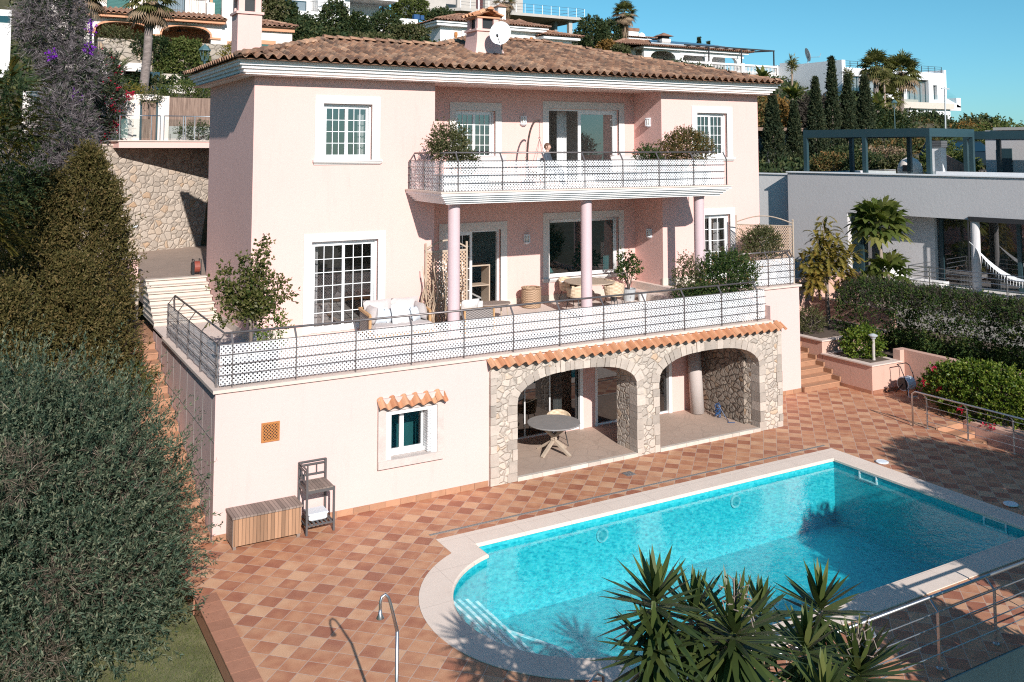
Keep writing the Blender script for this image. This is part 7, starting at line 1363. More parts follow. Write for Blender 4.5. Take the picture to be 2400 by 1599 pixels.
# ---- low white bungalow
v = thing('bungalow', 'low white bungalow with hipped tile roof behind the villa chimney', 'house', (38, 58, 16.5)); b = MB(); b.box(30.9, 41.2, 55, 62, 15.5, 18.75); b.box(41.2, 44.4, 54.2, 60, 15.5, 18.0); b.box(26.5, 45, 54, 54.2, 15.5, 17.0); b.build('wall', 'plaster_white', v); b = MB(); b.box(30.35, 41.7, 54.4, 62.4, 18.6, 18.85); b.box(30.2, 41.85, 54.25, 62.5, 18.85, 19.0); b.box(40.9, 45.0, 53.6, 60, 17.95, 18.2); b.build('cornice', 'cornice_white', v); tiled(v, 30.1, 42.0, 54.1, 63, 19.08, .28); tiled(v, 40.8, 45.3, 53.4, 59, 18.3, .25); pane(v, 33.4, 35.3, 16.7, 18.0, 54.94, 'glass', 'white', 1); pane(v, 38.5, 39.7, 16.7, 17.9, 54.94, 'glass', 'white', 1); pane(v, 42.0, 43.8, 16.4, 17.5, 54.14, 'glass', 'white', 1)
b = MB(); b.box(33.0, 35.7, 54.9, 55, 18.0, 18.35); b.box(33.0, 33.35, 54.91, 55, 16.5, 18); b.box(35.35, 35.7, 54.91, 55, 16.5, 18); b.box(38.2, 40, 54.9, 55, 17.9, 18.2); b.build('surround', 'stone_trim', v)
for x0, x1, y, z0, z1, lb in ((37.95, 38.75, 57, 19.2, 21.15, 'tall'), (40.5, 41.5, 58, 19.0, 20.0, 'short')):
    b = MB(); b.box(x0, x1, y, y+.7, z0, z1); b.box(x0-.04, x1+.04, y-.04, y+.74, z0+.5, z0+.58); c = b.build('chimney', 'plaster_white', v); b = MB(); b.add([(x0-.2, y-.2, z1), (x1+.2, y-.2, z1), (x1+.2, y+.9, z1), (x0-.2, y+.9, z1), ((x0+x1)/2, y+.35, z1+.38)], [(0, 1, 4), (1, 2, 4), (2, 3, 4), (3, 0, 4), (3, 2, 1, 0)]); b.build('cap', 'clay_far', c)
for x, lab in ((32.4, 'clay wall lamp at the left corner of the bungalow'), (40.3, 'clay wall lamp at the right end of the bungalow')): b = MB(); b.lathe([(.06, 0), (.16, .35), (.14, .62), (0, .62)], (x, 54.86, 17.5), 10); tag(b.build('wall_lamp', 'clay_vent', None), lab, 'wall lamp', 'clay lamps on the bungalow')
for x, y, z, r, lab in ((36.1, 58.5, 20.2, .55, 'left white satellite dish on the bungalow roof'), (36.9, 58.5, 20.2, .5, 'right white satellite dish on the bungalow roof')): b = MB(); b.lathe([(r, .0), (r*.8, .06), (0, .12)], (0, 0, 0), 18); M_ = Matrix.Rotation(R(80), 3, 'X'); b.v = [tuple(M_ @ Vector(p)+Vector((x, y, z))) for p in b.v]; b.tube([(x, y, z), (x, y, z-.9)], .04, 6); tag(b.build('satellite_dish', 'white', None), lab, 'satellite dish', 'dishes on the bungalow roof')
# ---- unfinished concrete house
v = thing('concrete_house', 'unfinished concrete house with a cantilevered deck on the skyline', 'house', (52, 80, 20)); b = MB(); b.prism([(43, 75), (60.2, 75), (60.2, 84), (39, 84), (39, 79)], 23.5, 23.85); b.build('deck', 'concrete', v); b = MB(); b.box(44, 57.4, 82, 82.4, 19, 23.5); b.box(47.0, 47.4, 75.6, 76, 19, 23.5); b.box(57.0, 57.4, 77, 82, 19, 23.5); b.build('lower_wall', 'concrete_dark', v); b = MB(); b.box(58.2, 58.7, 75.6, 76.1, 18.5, 23.5); b.build('pillar', 'concrete', v); b = MB(); b.box(51.5, 53, 78, 79, 23.85, 28); b.box(44.0, 46.5, 78, 78.4, 23.85, 28); b.box(47.2, 47.9, 77, 77.6, 23.85, 28); b.box(39, 43, 79, 84, 23.85, 26); b.box(43, 54, 83, 83.3, 23.85, 28); b.build('upper_wall', 'concrete', v); b = MB(); b.box(48.5, 51, 82.8, 83, 23.9, 27); b.build('shutter', 'shutter_red', v)
rl = MB()
for k in range(15): x = 43+k*1.228; rl.tube([(x, 75.1, 23.85), (x, 75.1, 24.95)], .025, 5)
for z in (24.2, 24.55, 24.95): rl.tube([(43, 75.1, z), (60.15, 75.1, z)], .018, 5); rl.tube([(60.15, 75.1, z), (60.15, 83, z)], .018, 5)
rl.build('railing', 'steel', v)
palm_fan('shaggy dead skirted palm in front of the concrete house', (41.2, 62, 17), (41.4, 62, 22.6), 1.5, 30, .22, 3.0, None, 14, .5)
t = cypress('slim cypress standing on the skyline behind the concrete deck', (57.5, 95, 22.0), 7.0, .75, 500, 'skyline cypresses', .3, .13)
# ---- skyline palm and the house behind it
palm_fan('lone palm with a shaggy skirt on the skyline right of centre', (58.75, 65, 17.5), (58.75, 65, 23.1), 1.75, 46, .24, 3.0, None, 16, .35)
v = thing('white_house', 'white house with crossing gables behind the lone skyline palm', 'house', (68, 78, 17)); b = MB(); b.box(64.5, 72, 76, 80, 16, 21.7); b.build('wall', 'plaster_white', v); b = MB(); b.box(64, 70.4, 75.4, 76, 21.65, 21.95); b.bar((70, 75.5, 22.0), (73, 75.5, 20.9), .3, .25); b.bar((66.5, 75.6, 21.9), (70, 75.6, 20.9), .3, .25); b.build('cornice', 'cornice_white', v); tiled(v, 63.8, 72.8, 75.2, 81, 22.0, .16, True); b = MB(); b.box(67.6, 70.0, 77, 78, 21.8, 23.0); c = b.build('chimney', 'plaster_white', v); b = MB(); b.box(67.5, 70.1, 76.9, 78.1, 23.0, 23.4); b.build('cap', 'clay_far', c)
b = MB(); b.lathe([(.55, 0), (.4, .08), (0, .14)], (0, 0, 0), 18); M_ = Matrix.Rotation(R(80), 3, 'X'); b.v = [tuple(M_ @ Vector(p)+Vector((70.3, 76.6, 22.3))) for p in b.v]; tag(b.build('satellite_dish', 'white', None), 'white satellite dish on the chimney behind the skyline palm', 'satellite dish')
# ---- arcaded villa with balustrade and pergola
v = thing('arcade_villa', 'white arcaded villa with balustrade and solar roof above the right eave', 'house', (66, 62, 15)); b = MB(); arch_wall(b, 57.6, 71.9, 15.2, 18.5, 60, [(58.5, 62.0, 17.5, 18.35), (63.0, 66.3, 17.5, 18.3), (67.2, 71.0, 17.5, 18.3)], .4); b.box(57.6, 72, 63, 63.3, 15, 18.9); b.box(54.5, 57.6, 62, 62.3, 15, 18.6); arch_wall(b, 54.5, 57.6, 15.2, 18.5, 61.5, [(56.0, 57.3, 17.5, 18.2)], .3); b.box(54, 76.8, 59, 63, 14.5, 16.0); b.box(62.6, 72, 59.9, 60.0, 18.05, 18.35); b.build('wall', 'plaster_white', v); b = MB(); b.box(57.2, 72.4, 59.5, 63.5, 18.5, 18.72); b.build('cornice', 'cornice_white', v); tiled(v, 53.4, 73, 59.2, 66, 18.8, .26); b = MB(); sl2 = .26; b.add([(58.6, 60.0, 19.05+.18), (70.5, 60.0, 19.05+.18), (68.5, 62.4, 19.05+.18+2.4*sl2), (60.2, 62.4, 19.05+.18+2.4*sl2), (58.6, 60, 19.1), (70.5, 60, 19.1), (68.5, 62.4, 19.7), (60.2, 62.4, 19.7)], [(0, 1, 2, 3), (4, 7, 6, 5), (0, 4, 5, 1), (1, 5, 6, 2), (2, 6, 7, 3), (3, 7, 4, 0)]); b.build('solar_panel', 'solar', v); b = MB(); b.box(58.7, 60.4, 62.9, 63, 16.1, 17.6); b.box(63.5, 66, 62.9, 63, 16.1, 17.6); b.box(67.4, 68.8, 62.9, 63, 16.1, 17.4); b.build('shutter', 'shutter_red', v)
b = MB(); b.box(61.6, 62.8, 61.8, 62.8, 18.9, 20.0); c = b.build('chimney', 'plaster_villa', v); b = MB(); b.box(61.7, 62.7, 61.9, 62.7, 20.0, 20.3); b.build('flue', 'black', c); b = MB(); b.add([(61.3, 61.5, 20.3), (63.1, 61.5, 20.3), (63.1, 63.1, 20.3), (61.3, 63.1, 20.3), (62.2, 62.3, 20.75)], [(0, 1, 4), (1, 2, 4), (2, 3, 4), (3, 0, 4), (3, 2, 1, 0)]); b.build('cap', 'clay_far', c)
b = MB(); b.box(61.5, 76.8, 58.9, 59.25, 15.9, 16.2); b.box(61.5, 76.8, 58.9, 59.25, 17.1, 17.32)
for x in (61.6, 66.0, 70.9, 76.5): b.box(x-.25, x+.25, 58.85, 59.3, 15.9, 17.4)
for k in range(68):
    x = 61.95+k*.215
    if min(abs(x-q) for q in (61.6, 66.0, 70.9, 76.5)) > .3: b.lathe([(.05, 0), (.085, .2), (.04, .5), (.06, .9)], (x, 59.07, 16.2), 6)
b.build('balustrade', 'stone_trim', v)
pg = MB()
for x in (66.0, 70.9, 76.0): pg.bar((x, 59.1, 17.3), (x, 59.1, 19.1), .12)
for a, c in (((62.5, 59.1, 19.1), (76.1, 59.1, 19.1)), ((63, 61.5, 19.1), (74.5, 61.5, 19.1)), ((76.05, 59.1, 19.1), (74.5, 61.6, 19.1))): pg.bar(a, c, .14)
for k in range(9): pg.bar((63.4+k*1.4, 59.1, 19.05), (63.2+k*1.35, 61.5, 19.05), .09)
pg.build('pergola', 'iron', v)
for x, z, lab in ((66.2, 20.5, 'taller of the two tiny cypresses behind the solar roof'), (67.6, 19.9, 'shorter of the two tiny cypresses behind the solar roof'), (60.3, 20.2, 'tiny cypress left of the chimney on the solar roof')): cypress(lab, (x*1.28, 82, z-2.5+1.4), 4.0, .5, 260, 'skyline cypresses', .3, .13)
# ---- modern white villa on the right
v = thing('modern_villa', 'modern white flat roofed villa on the right skyline', 'house', (86, 55, 11)); b = MB(); b.box(76.4, 76.95, 49.6, 59, 8.5, 17.3); b.box(76.95, 94.5, 50, 50.5, 15.65, 16.55); b.box(76.95, 77.7, 50, 50.5, 8.5, 15.65); b.box(80.2, 87.6, 50, 50.5, 10, 15.65); b.box(91.5, 92.3, 50, 50.5, 12, 15.65); b.box(93.05, 94.6, 50, 50.5, 12.1, 15.65); b.box(92.3, 93.05, 50, 50.5, 12, 13.4); b.box(92.3, 93.05, 50, 50.5, 15.1, 15.65); b.box(94.2, 94.62, 49.9, 58, 12.1, 16.95); b.box(76.9, 94.5, 58, 58.5, 9, 16.5); b.quad((76.9, 50, 16.4), (94.5, 50, 16.4), (94.5, 58, 16.4), (76.9, 58, 16.4)); b.build('wall', 'modern_white', v)
b = MB(); b.add([(94.4, 50.5, 12.2), (98.1, 50.5, 12.25), (98.1, 50.5, 12.75), (94.4, 50.5, 14.0)] + [(94.4, 57, 12.2), (98.1, 57, 12.25), (98.1, 57, 12.75), (94.4, 57, 14.0)], [(0, 1, 2, 3), (7, 6, 5, 4), (0, 4, 5, 1), (1, 5, 6, 2), (3, 2, 6, 7)]); b.box(97.3, 98.1, 50.5, 57, 12.6, 13.75); b.build('balcony', 'modern_white', v); b = MB(); b.quad((94.6, 50.6, 13.2), (97.3, 50.6, 12.8), (97.3, 50.6, 14.0), (94.6, 50.6, 15.0)); b.build('glass_panel', 'glass_rail', v)
b = MB(); b.box(84.5, 93.5, 48.2, 50, 12.2, 12.9); b.box(84, 87.5, 48.5, 50, 12.8, 13.2); b.build('terrace', 'stone_pale', v); b = MB(); b.box(86, 93.3, 48.6, 50, 9, 12.2); b.build('lower_wall', 'modern_white', v); b = MB(); b.quad((85, 48.3, 12.9), (93.4, 48.3, 12.9), (93.4, 48.3, 13.8), (85, 48.3, 13.8)); b.build('terrace_glass', 'glass_rail', v)
pane(v, 77.7, 80.2, 14.0, 15.65, 50.3, 'glass', 'iron_teal', 4); pane(v, 87.6, 91.5, 12.9, 15.4, 50.45, 'glass', 'iron_teal', 4); pane(v, 92.3, 93.05, 13.4, 15.1, 50.4, 'glass', 'iron_teal', 1); pane(v, 81.0, 83, 12.8, 15.2, 49.96, 'glass', 'iron_teal', 2); pane(v, 94.7, 97.6, 10.2, 12.2, 52, 'glass', 'iron_teal', 4)
rl = MB()
for a, c in (((77.2, 50.2, 16.55), (94.2, 50.2, 16.55)),):
    A, B = Vector(a), Vector(c)
    for k in range(15): p = A+(B-A)*k/14; rl.bar(p, p+Vector((0, 0, .75)), .05)
    for z in (.25, .5, .75): rl.bar(A+Vector((0, 0, z)), B+Vector((0, 0, z)), .035)
rl.build('railing', 'iron', v)
t = thing('satellite_dish', 'dark satellite dish on the roof of the modern white villa', 'satellite dish', (76.7, 54.5, 17.3)); b = MB(); b.lathe([(.8, .0), (.6, .1), (0, .2)], (0, 0, 0), 18); M_ = Matrix.Rotation(R(75), 3, 'X') @ Matrix.Rotation(0, 3, 'Z'); M_ = Matrix.Rotation(R(60), 3, 'Z') @ Matrix.Rotation(R(75), 3, 'X'); b.v = [tuple(M_ @ Vector(p)+Vector((76.7, 54.6, 18.3))) for p in b.v]; b.tube([(76.7, 54.6, 17.2), (76.7, 54.6, 18.2)], .06, 6); b.tube([(76.7, 54.5, 18.0), (76.7, 52.9, 17.9), (76.7, 52.7, 18.3)], .03, 5); b.build('dish', 'pot_zinc', t)
b = MB(); b.box(76.4, 77.2, 57, 58.6, 17.3, 17.62); tag(b.build('roof_vent', 'modern_white', None), 'small white box on the roof left of the dark satellite dish', 'vent')
for lab, bs, tp, rd in (('left palm of the pair before the modern villa', (74.6, 44, 9.0), (74.9, 44, 16.1), 2.1), ('right palm of the pair before the modern villa', (78.6, 44, 9.5), (78.8, 44, 15.7), 2.5), ('low palm before the terrace of the modern villa', (76.1, 44.2, 9), (76.4, 44, 12.9), 2.0)): palm_fan(lab, bs, tp, rd, 58, .25, 1.0, 'palms before the modern villa', 15, .16)
for lab, bs, h in (('thin grassy tree before the blank wall, left of the three', (65.0, 46, 11.0), 5.0), ('thin tufted tree rising out of the third cypress', (66.0, 40, 9.0), 5.4), ('thin tufted tree beside the corner of the modern villa', (71.0, 40, 9.0), 5.5)):
    t = thing('dracaena', lab, 'tree', bs, 'thin tufted trees'); b = MB(); B = Vector(bs); b.tube([B, B+Vector((0, 0, h))], [.14, .08], 8); b.build('trunk', 'palm_skirt', t, True); P = np.array([tuple(B+Vector((0, 0, h)))]*260)+RG.normal(size=(260, 3))*np.array([.1, .1, .3]); D = unit(RG.normal(size=(260, 3))+np.array([0, 0, .3])); foliage(t, 'leaves', 'leaf_palm', [(leaf_geo(P, D, .7, .08), RG.uniform(.2, 1, 260))])
t = thing('utility_pole', 'thin pole with a small fitting before the modern villa', 'pole', (60, 26, 5.5)); b = MB(); b.tube([(60.0, 26, 5), (60.2, 26, 12.4)], .06, 6); b.bar((59.8, 26, 12.3), (60.7, 26, 12.3), .09); b.build('pole', 'pot_zinc', t)
street_lamp('green street lantern among the shrubs right of the cypresses', (62.0, 32, 6.6), 5.2)
# banana plants, shrubs on the right bank
def banana(label, base, h, n, L=1.7): 
    t = thing('banana_plant', label, 'plant', base, 'banana plants on the right bank'); B = Vector(base); b = MB(); b.tube([B, B+Vector((0, 0, h))], [.2, .1], 8); b.build('stem', 'bark_pale', t, True); vs = []; rn = []
    for k in range(n):
        a = k*2.4; el = R(random.uniform(25, 80)); d = Vector((math.cos(a)*math.cos(el), math.sin(a)*math.cos(el), math.sin(el))); s = strip(B+Vector((0, 0, h*random.uniform(.6, 1))), d, L*random.uniform(.8, 1.1), .5, 6, .9); vs += s; rn += [random.uniform(.1, 1)]*6
    V = np.array([tuple(x) for x in vs]); np_mesh('leaves', V, len(V)//4, 'leaf_banana', t, np.array(rn)); return t
for lab, bs, h, n in (('yellow green banana plant right of the balustrade', (56.5, 38, 10.2), 2.2, 24), ('dark banana plant behind the yellow green one', (61.0, 46, 12.2), 2.4, 20), ('banana plant behind the fourth cypress', (67.5, 38, 9.6), 2.4, 20), ('banana plant seen through the dark pergola', (50.5, 14, 4.6), 2.0, 22)): banana(lab, bs, h, n)
for lab, c, rad, n, mt in (('grey bare shrub above the second cypress', (57.5, 36, 10.3), (3.2, 1.5, 1.6), 900, 'leaf_hedge_dry'), ('rusty shrub left of the first cypress', (46.5, 33, 9.6), (2.4, 1.4, 2.0), 800, 'leaf_copper'), ('green bush with orange tips above the first cypress', (51, 35, 10.0), (2.0, 1.4, 1.6), 640, 'leaf_orange'), ('dark green bush between the third and fourth cypress', (61.5, 36, 9.6), (2.2, 1.4, 2.6), 900, 'leaf_hill'), ('dark bush between the fourth and fifth cypress', (64.5, 37, 9.2), (2.2, 1.4, 2.2), 900, 'leaf_dark'), ('large dark bush right of the fifth cypress', (68.5, 38, 9.0), (2.4, 1.6, 2.2), 1100, 'leaf_dark'), ('flowering shrub below the modern villa terrace', (78.5, 42, 9.0), (2.6, 1.6, 1.5), 800, 'leaf_copper'), ('round dark shrub under the terrace of the modern villa', (83.5, 44, 10.0), (2.0, 1.5, 1.3), 700, 'leaf_boug'), ('brown shrub bank behind the pole on the right slope', (76, 33, 7.6), (4.5, 2.0, 1.9), 1000, 'leaf_copper'), ('green shrub bank right of the pole above the pergola beam', (86, 35, 7.2), (5, 2.0, 1.8), 1000, 'leaf_hill'), ('dry pinkish shrub above the second pergola', (90, 29, 6.4), (5, 2.2, 1.9), 900, 'leaf_dry'), ('dark shrub bank above the right end of the pergola', (80, 24, 5.6), (4.5, 2.0, 2.0), 900, 'leaf_hill'), ('low shrubs between the vent chimney and the pergola post', (66, 24, 5.6), (4.0, 1.5, 1.9), 800, 'leaf_box'), ('copper shrub left of the vent chimney', (60, 22, 5.4), (3.0, 1.5, 1.9), 700, 'leaf_copper'), ('orange bush right of the pole', (84.0, 41, 8.7), (3.4, 1.6, 1.3), 800, 'leaf_orange'), ('brown green hedge end below the modern villa', (89.0, 43, 9.2), (2.4, 1.6, 1.5), 600, 'leaf_box')): hb(lab, c, rad, n, mt, .26, .14, sl=.55)
for lab, x, zt_, r in (('first cypress from the left, broad and shorter', 43.9, 11.3, .95), ('second cypress from the left, slim and shorter', 46.0, 10.8, .62), ('third cypress from the left, tall with a tufted tip', 48.2, 12.6, .80), ('fourth cypress from the left, the tallest and slimmest', 49.95, 14.2, .66), ('fifth cypress from the left, tall with a blunt top', 51.6, 12.9, .80), ('sixth cypress from the left, widest and darkest', 53.5, 12.9, 1.05)): cypress(lab, (x, 28, 5.4), zt_-5.4, r, 2400, L=.2, W=.08)
# low grey building and walls behind the cypresses
v = thing('garage', 'low building with dark louvred front behind the cypresses', 'garage', (52, 32, 5.5)); b = MB(); b.box(44, 62, 32, 33, 5.3, 9.2); b.build('wall', 'plaster_dirty', v); b = MB(); b.box(44.3, 48.5, 31.9, 32, 5.5, 8.6); b.build('louvre', 'garage_dark', v); b = MB(); b.box(43.5, 55, 30.8, 33, 9.0, 9.25); b.build('roof', 'reed', v); b = MB(); b.box(53, 54, 31.5, 31.9, 5.3, 8.4); b.box(60.0, 62, 31.2, 31.9, 5.0, 8.5); b.build('pier', 'modern_white', v); pane(v, 55.2, 57.5, 6.2, 8.2, 31.9, 'glass', 'white', 3); pane(v, 58, 60, 6.2, 8.4, 31.9, 'glass', 'white', 2)
# distant tree line on the right horizon, single pines
for k, (x, y, z, r, lab) in enumerate(((165, 92, 10.6, 5.0, 'biggest umbrella pine on the right horizon'), (192, 92, 10.6, 4.2, 'second umbrella pine on the right horizon'), (152, 96, 8.5, 4.5, 'low dark pine on the horizon below the white balcony'), (177, 98, 8.8, 4.5, 'dark pine between the two umbrella pines'), (205, 100, 9.4, 5.0, 'pale green pine at the right end of the horizon'), (216, 88, 8.8, 5.0, 'dark pine at the right picture edge on the horizon'))): bush('pine_tree', lab, 'tree', (x, y, z), (r, r, r*.55), 420, 8, 1.2, .8, .45, 'leaf_hill', base=(x, y, 2.5), trunk_r=.4, group='pines on the right horizon')
b = MB(); b.box(171, 176, 84, 88, 4, 9.2); hh = tag(b.build('distant_house', 'plaster_orange', None), 'tiny ochre house among the pines on the horizon', 'house')
b = MB(); b.add([(170.5, 83.5, 9.2), (176.5, 83.5, 9.2), (176.5, 88.5, 9.2), (170.5, 88.5, 9.2), (173.5, 86, 10.0)], [(0, 1, 4), (1, 2, 4), (2, 3, 4), (3, 0, 4)]); b.build('roof', 'clay_far', hh)
palm_pinnate('feathery palm at the right picture edge above the grey roof', (64.6, 17, 4), 5.6, 3.0, 26, 'leaf_palm', .6, None, .04, (0, 75), 1.2, .25)
hb('brown dry shrub at the right edge below the feathery palm', (63.0, 19, 8.0), (3.0, 2, 1.2), 700, 'leaf_copper', .26, .12, sl=.5)
# ---- neighbouring grey modern house on the right (runs towards the camera)
AX = Vector((27.4, 11.0, 0)); DV = Vector((.165, -.986, 0)).normalized(); NV_ = Vector((DV.y, -DV.x, 0))  # outward normal faces the villa
g = thing('grey_house', 'modern grey rendered house with a roof pergola on the right', 'house', (30, 4, 0)); GZ0, GZ1, GT = 2.25, 4.98, 6.62
def gq(mb, s0, s1, z0, z1, off=0.0): p, q = AX+DV*s0+NV_*off, AX+DV*s1+NV_*off; mb.quad((p.x, p.y, z0), (q.x, q.y, z0), (q.x, q.y, z1), (p.x, p.y, z1))
def gbox(mb, s0, s1, o0, o1, z0, z1, at=None): P4 = [AX+DV*s+NV_*o for s, o in ((s0, o0), (s1, o0), (s1, o1), (s0, o1))]; mb.prism([(p.x, p.y) for p in P4], z0, z1, at)
b = MB(); gbox(b, 0, 16, -.3, 0, GZ1, GT); gbox(b, 0, 2.9, -.3, 0, 0, GZ1-.001); gbox(b, 4.0, 6.3, -1.0, -.7, GZ0, GZ1); gbox(b, 0, .3, -9, -.301, 0, GT-.001); gbox(b, .3, 16, -9, -.301, GT-.45, GT-.25); b.build('wall', 'plaster_grey', g); b = MB(); gbox(b, -6, 0, -.7, -.5, 0, GT-.12); b.build('rear_wall', 'plaster_white', g)
b = MB(); gbox(b, -.05, 16, -.38, .06, GT, GT+.05); gbox(b, -6, -.06, -.75, -.45, GT-.12, GT-.06); b.build('coping', 'modern_white', g)
b = MB(); gbox(b, 2.9, 16, -4, 1.6, GZ0-.25, GZ0); b.build('terrace', 'stone_trim', g); b = MB(); gbox(b, 2.9, 16, 1.2, 1.58, -.5, GZ0-.251); b.build('terrace_wall', 'plaster_dirty', g)
b = MB(); gbox(b, 2.9, 16, -3.6, -3.4, GZ0, GZ1); gbox(b, 2.9, 16, -3.4, -.3, GZ1-.02, GZ1-.001); b.build('room', 'room', g)
fr = MB()
for s in (2.95, 6.4, 7.75, 9.35, 10.7, 12.1, 13.5, 15): gbox(fr, s, s+.14, -1.0, -.88, GZ0, GZ1)
gbox(fr, 2.95, 16, -1.0, -.9, GZ1-.1, GZ1-.003); gbox(fr, 2.95, 16, -1.0, -.9, GZ0, GZ0+.07); wo = fr.build('window', 'iron_teal', g); b = MB(); gq(b, 3.0, 4.0, GZ0, GZ1, -.95); gq(b, 6.3, 16, GZ0, GZ1, -.95); b.build('pane', 'glass_dark', wo)
cu = MB()
for s in (6.9, 8.3, 11.2): 
    p = AX+DV*s+NV_*-1.4
    for k in range(8): q = AX+DV*(s+k*.06)+NV_*(-1.4+.03*(k % 2)); r_ = AX+DV*(s+k*.06+.06)+NV_*(-1.4+.03*((k+1) % 2)); cu.quad((q.x, q.y, GZ0), (r_.x, r_.y, GZ0), (r_.x, r_.y, GZ1-.1), (q.x, q.y, GZ1-.1))
cu.build('curtain', 'curtain', g)
p = AX+DV*7.95+NV_*.7; b = MB(); p = AX+DV*8.15+NV_*-.15; b.lathe([(.17, GZ0), (.17, GZ1)], (p.x, p.y, 0), 20); b.build('column', 'plaster_grey', g)
b = MB(); gbox(b, 8.0, 16, .0, .06, GZ1-.06, GZ1+.12); gbox(b, 7.95, 8.0, .02, .06, GZ0, GZ1); b.build('blind_box', 'iron', g)
rl = MB()
for s in (6.3, 7.1, 8.6, 9.9, 11.2, 12.5): gbox(rl, s, s+.03, 1.45, 1.48, GZ0, GZ0+.95)
for z in (.2, .4, .6, .78, .95): a_, c_ = AX+DV*6.3+NV_*1.46, AX+DV*16+NV_*1.46; rl.tube([(a_.x, a_.y, GZ0+z), (c_.x, c_.y, GZ0+z)], .016, 6); d_ = AX+DV*6.3+NV_*-.3; rl.tube([(d_.x, d_.y, GZ0+z), (a_.x, a_.y, GZ0+z)], .016, 6)
rl.build('railing', 'steel', g)
# roof pergola: near frame parallel to the front
def pergola(label, s0, s1, o0, o1, z0, z1, cols):
    t = thing('pergola', label, 'pergola', tuple(AX+DV*((s0+s1)/2)+NV_*((o0+o1)/2)+Vector((0, 0, z0)))); bm = MB(); gbox(bm, s0, s1, o1-.18, o1, z1-.34, z1); gbox(bm, s0, s1, o0, o0+.18, z1-.34, z1); gbox(bm, s0, s0+.18, o0+.18, o1-.18, z1-.339, z1-.001); gbox(bm, s1-.18, s1, o0+.18, o1-.18, z1-.339, z1-.001); bm.build('beam', 'iron_teal', t); bm = MB()
    n_ = int((s1-s0-.4)/.22)
    for k in range(n_): gbox(bm, s0+.2+k*.22, s0+.38+k*.22, o0+.18, o1-.18, z1-.28, z1-.24)
    bm.build('louvres', 'iron_teal', t)
    for s in cols:
        for o in (o0, o1-.17): bm = MB(); gbox(bm, s, s+.17, o, o+.17, z0, z1-.341); bm.build('post', 'iron_teal', t)
pergola('dark teal roof pergola over the front of the grey house', .55, 6.35, -4.4, -.45, GT-.25, 8.52, (.55, 3.4, 6.18))
pergola('dark teal second pergola behind the first at the right edge', 5.6, 12, -8.4, -4.95, GT-.25, 8.44, (5.6, 8.7, 11.8))
b = MB(); gbox(b, 4.7, 14, -12, -9.2, GT-.25, 8.55); v = tag(b.build('roof_room', 'plaster_grey', None), 'pale grey roof room behind the pergolas at the right edge', 'building'); WL[v.name] = tuple(v.location); b = MB(); gbox(b, 5.2, 14.2, -12.2, -8.9, 8.55, 8.68); b.build('roof_slab', 'concrete', v); b = MB(); gbox(b, 5.3, 5.9, -9.2, -9.15, GT-.2, 7.7); b.build('window', 'iron_teal', v)
b = MB(); gbox(b, 3.9, 4.35, -6.0, -5.5, GT-.25, 7.75); v = tag(b.build('roof_chimney', 'modern_white', None), 'white square vent chimney with dark louvres on the grey roof', 'chimney'); b = MB(); gbox(b, 3.86, 4.39, -6.04, -5.46, 7.75, 8.05); b.build('louvre', 'garage_dark', v)
b = MB(); gbox(b, 2.6, 5.2, -3.5, -2.2, GT-.05, GT+.10); sk_ = tag(b.build('roof_light', 'glass_rail', None), 'long glass skylight on the roof of the grey house', 'skylight')
b = MB(); gbox(b, 5.6, 12, -2.6, -2.4, GT-.25, GT+.12); tag(b.build('roof_parapet', 'modern_white', None), 'low white parapet on the grey roof behind the pergola posts', 'wall')
t = thing('clay_oven', 'domed cream outdoor oven on the grey roof beside the vent chimney', 'oven', tuple(AX+DV*2.2+NV_*-6+Vector((0, 0, GT-.2)))); b = MB(); p = AX+DV*2.4+NV_*-6.4; b.lathe([(.55, 0), (.55, .35), (.5, .55), (.35, .75), (.15, .85), (0, .87)], (p.x, p.y, GT-.2), 20); b.build('dome', 'plaster_villa', t, True); b = MB(); b.box(p.x-.6, p.x-.45, p.y-.35, p.y-.05, GT, GT+.3); b.build('mouth', 'black', t)
# hammock, lounger and bed on the neighbour's terrace
t = thing('hammock', 'pale striped fringed hammock hanging by the grey column', 'hammock', tuple(AX+DV*9.2+NV_*.3+Vector((0, 0, GZ0)))); b = MB(); n_ = 16; A0 = AX+DV*8.2+NV_*.0+Vector((0, 0, 3.95)); B0 = AX+DV*11.6+NV_*.7+Vector((0, 0, 3.6)); pts = []
for k in range(n_+1): f = k/n_; c = A0+(B0-A0)*f-Vector((0, 0, 1.45*4*f*(1-f)*.62)); wv = .55*math.sin(math.pi*f)**.8; pts.append((c-NV_*wv/2+Vector((0, 0, .10*wv)), c-Vector((0, 0, .16*wv)), c+NV_*wv/2+Vector((0, 0, .10*wv))))
for a, c in zip(pts, pts[1:]):
    for i in range(2): b.quad(a[i], c[i], c[i+1], a[i+1])
b.build('cloth', 'hammock', t, True); fr = MB()
for k in range(3, 28): f = k/30; i = int(f*n_); q = pts[i][2]; q = pts[i][2]+(pts[min(i+1, n_)][2]-pts[i][2])*(f*n_-i); fr.bar(q, q-Vector((0, 0, .22)), .03, .01)
fr.build('fringe', 'fabric_white', t); ro = MB(); ro.tube([AX+DV*7.99+NV_*.04+Vector((0, 0, 4.15)), A0], .012, 5); ro.build('rope', 'fabric_white', t)
t = thing('daybed', 'wooden daybed with white mattress on the neighbouring terrace', 'daybed', tuple(AX+DV*11+NV_*.2+Vector((0, 0, GZ0)))); b = MB(); gbox(b, 10.2, 12.4, -.4, .6, GZ0+.12, GZ0+.3); b.build('frame', 'wood_teak', t); b = MB(); gbox(b, 10.25, 12.35, -.38, .55, GZ0+.3, GZ0+.48); b.build('mattress', 'fabric_white', t)
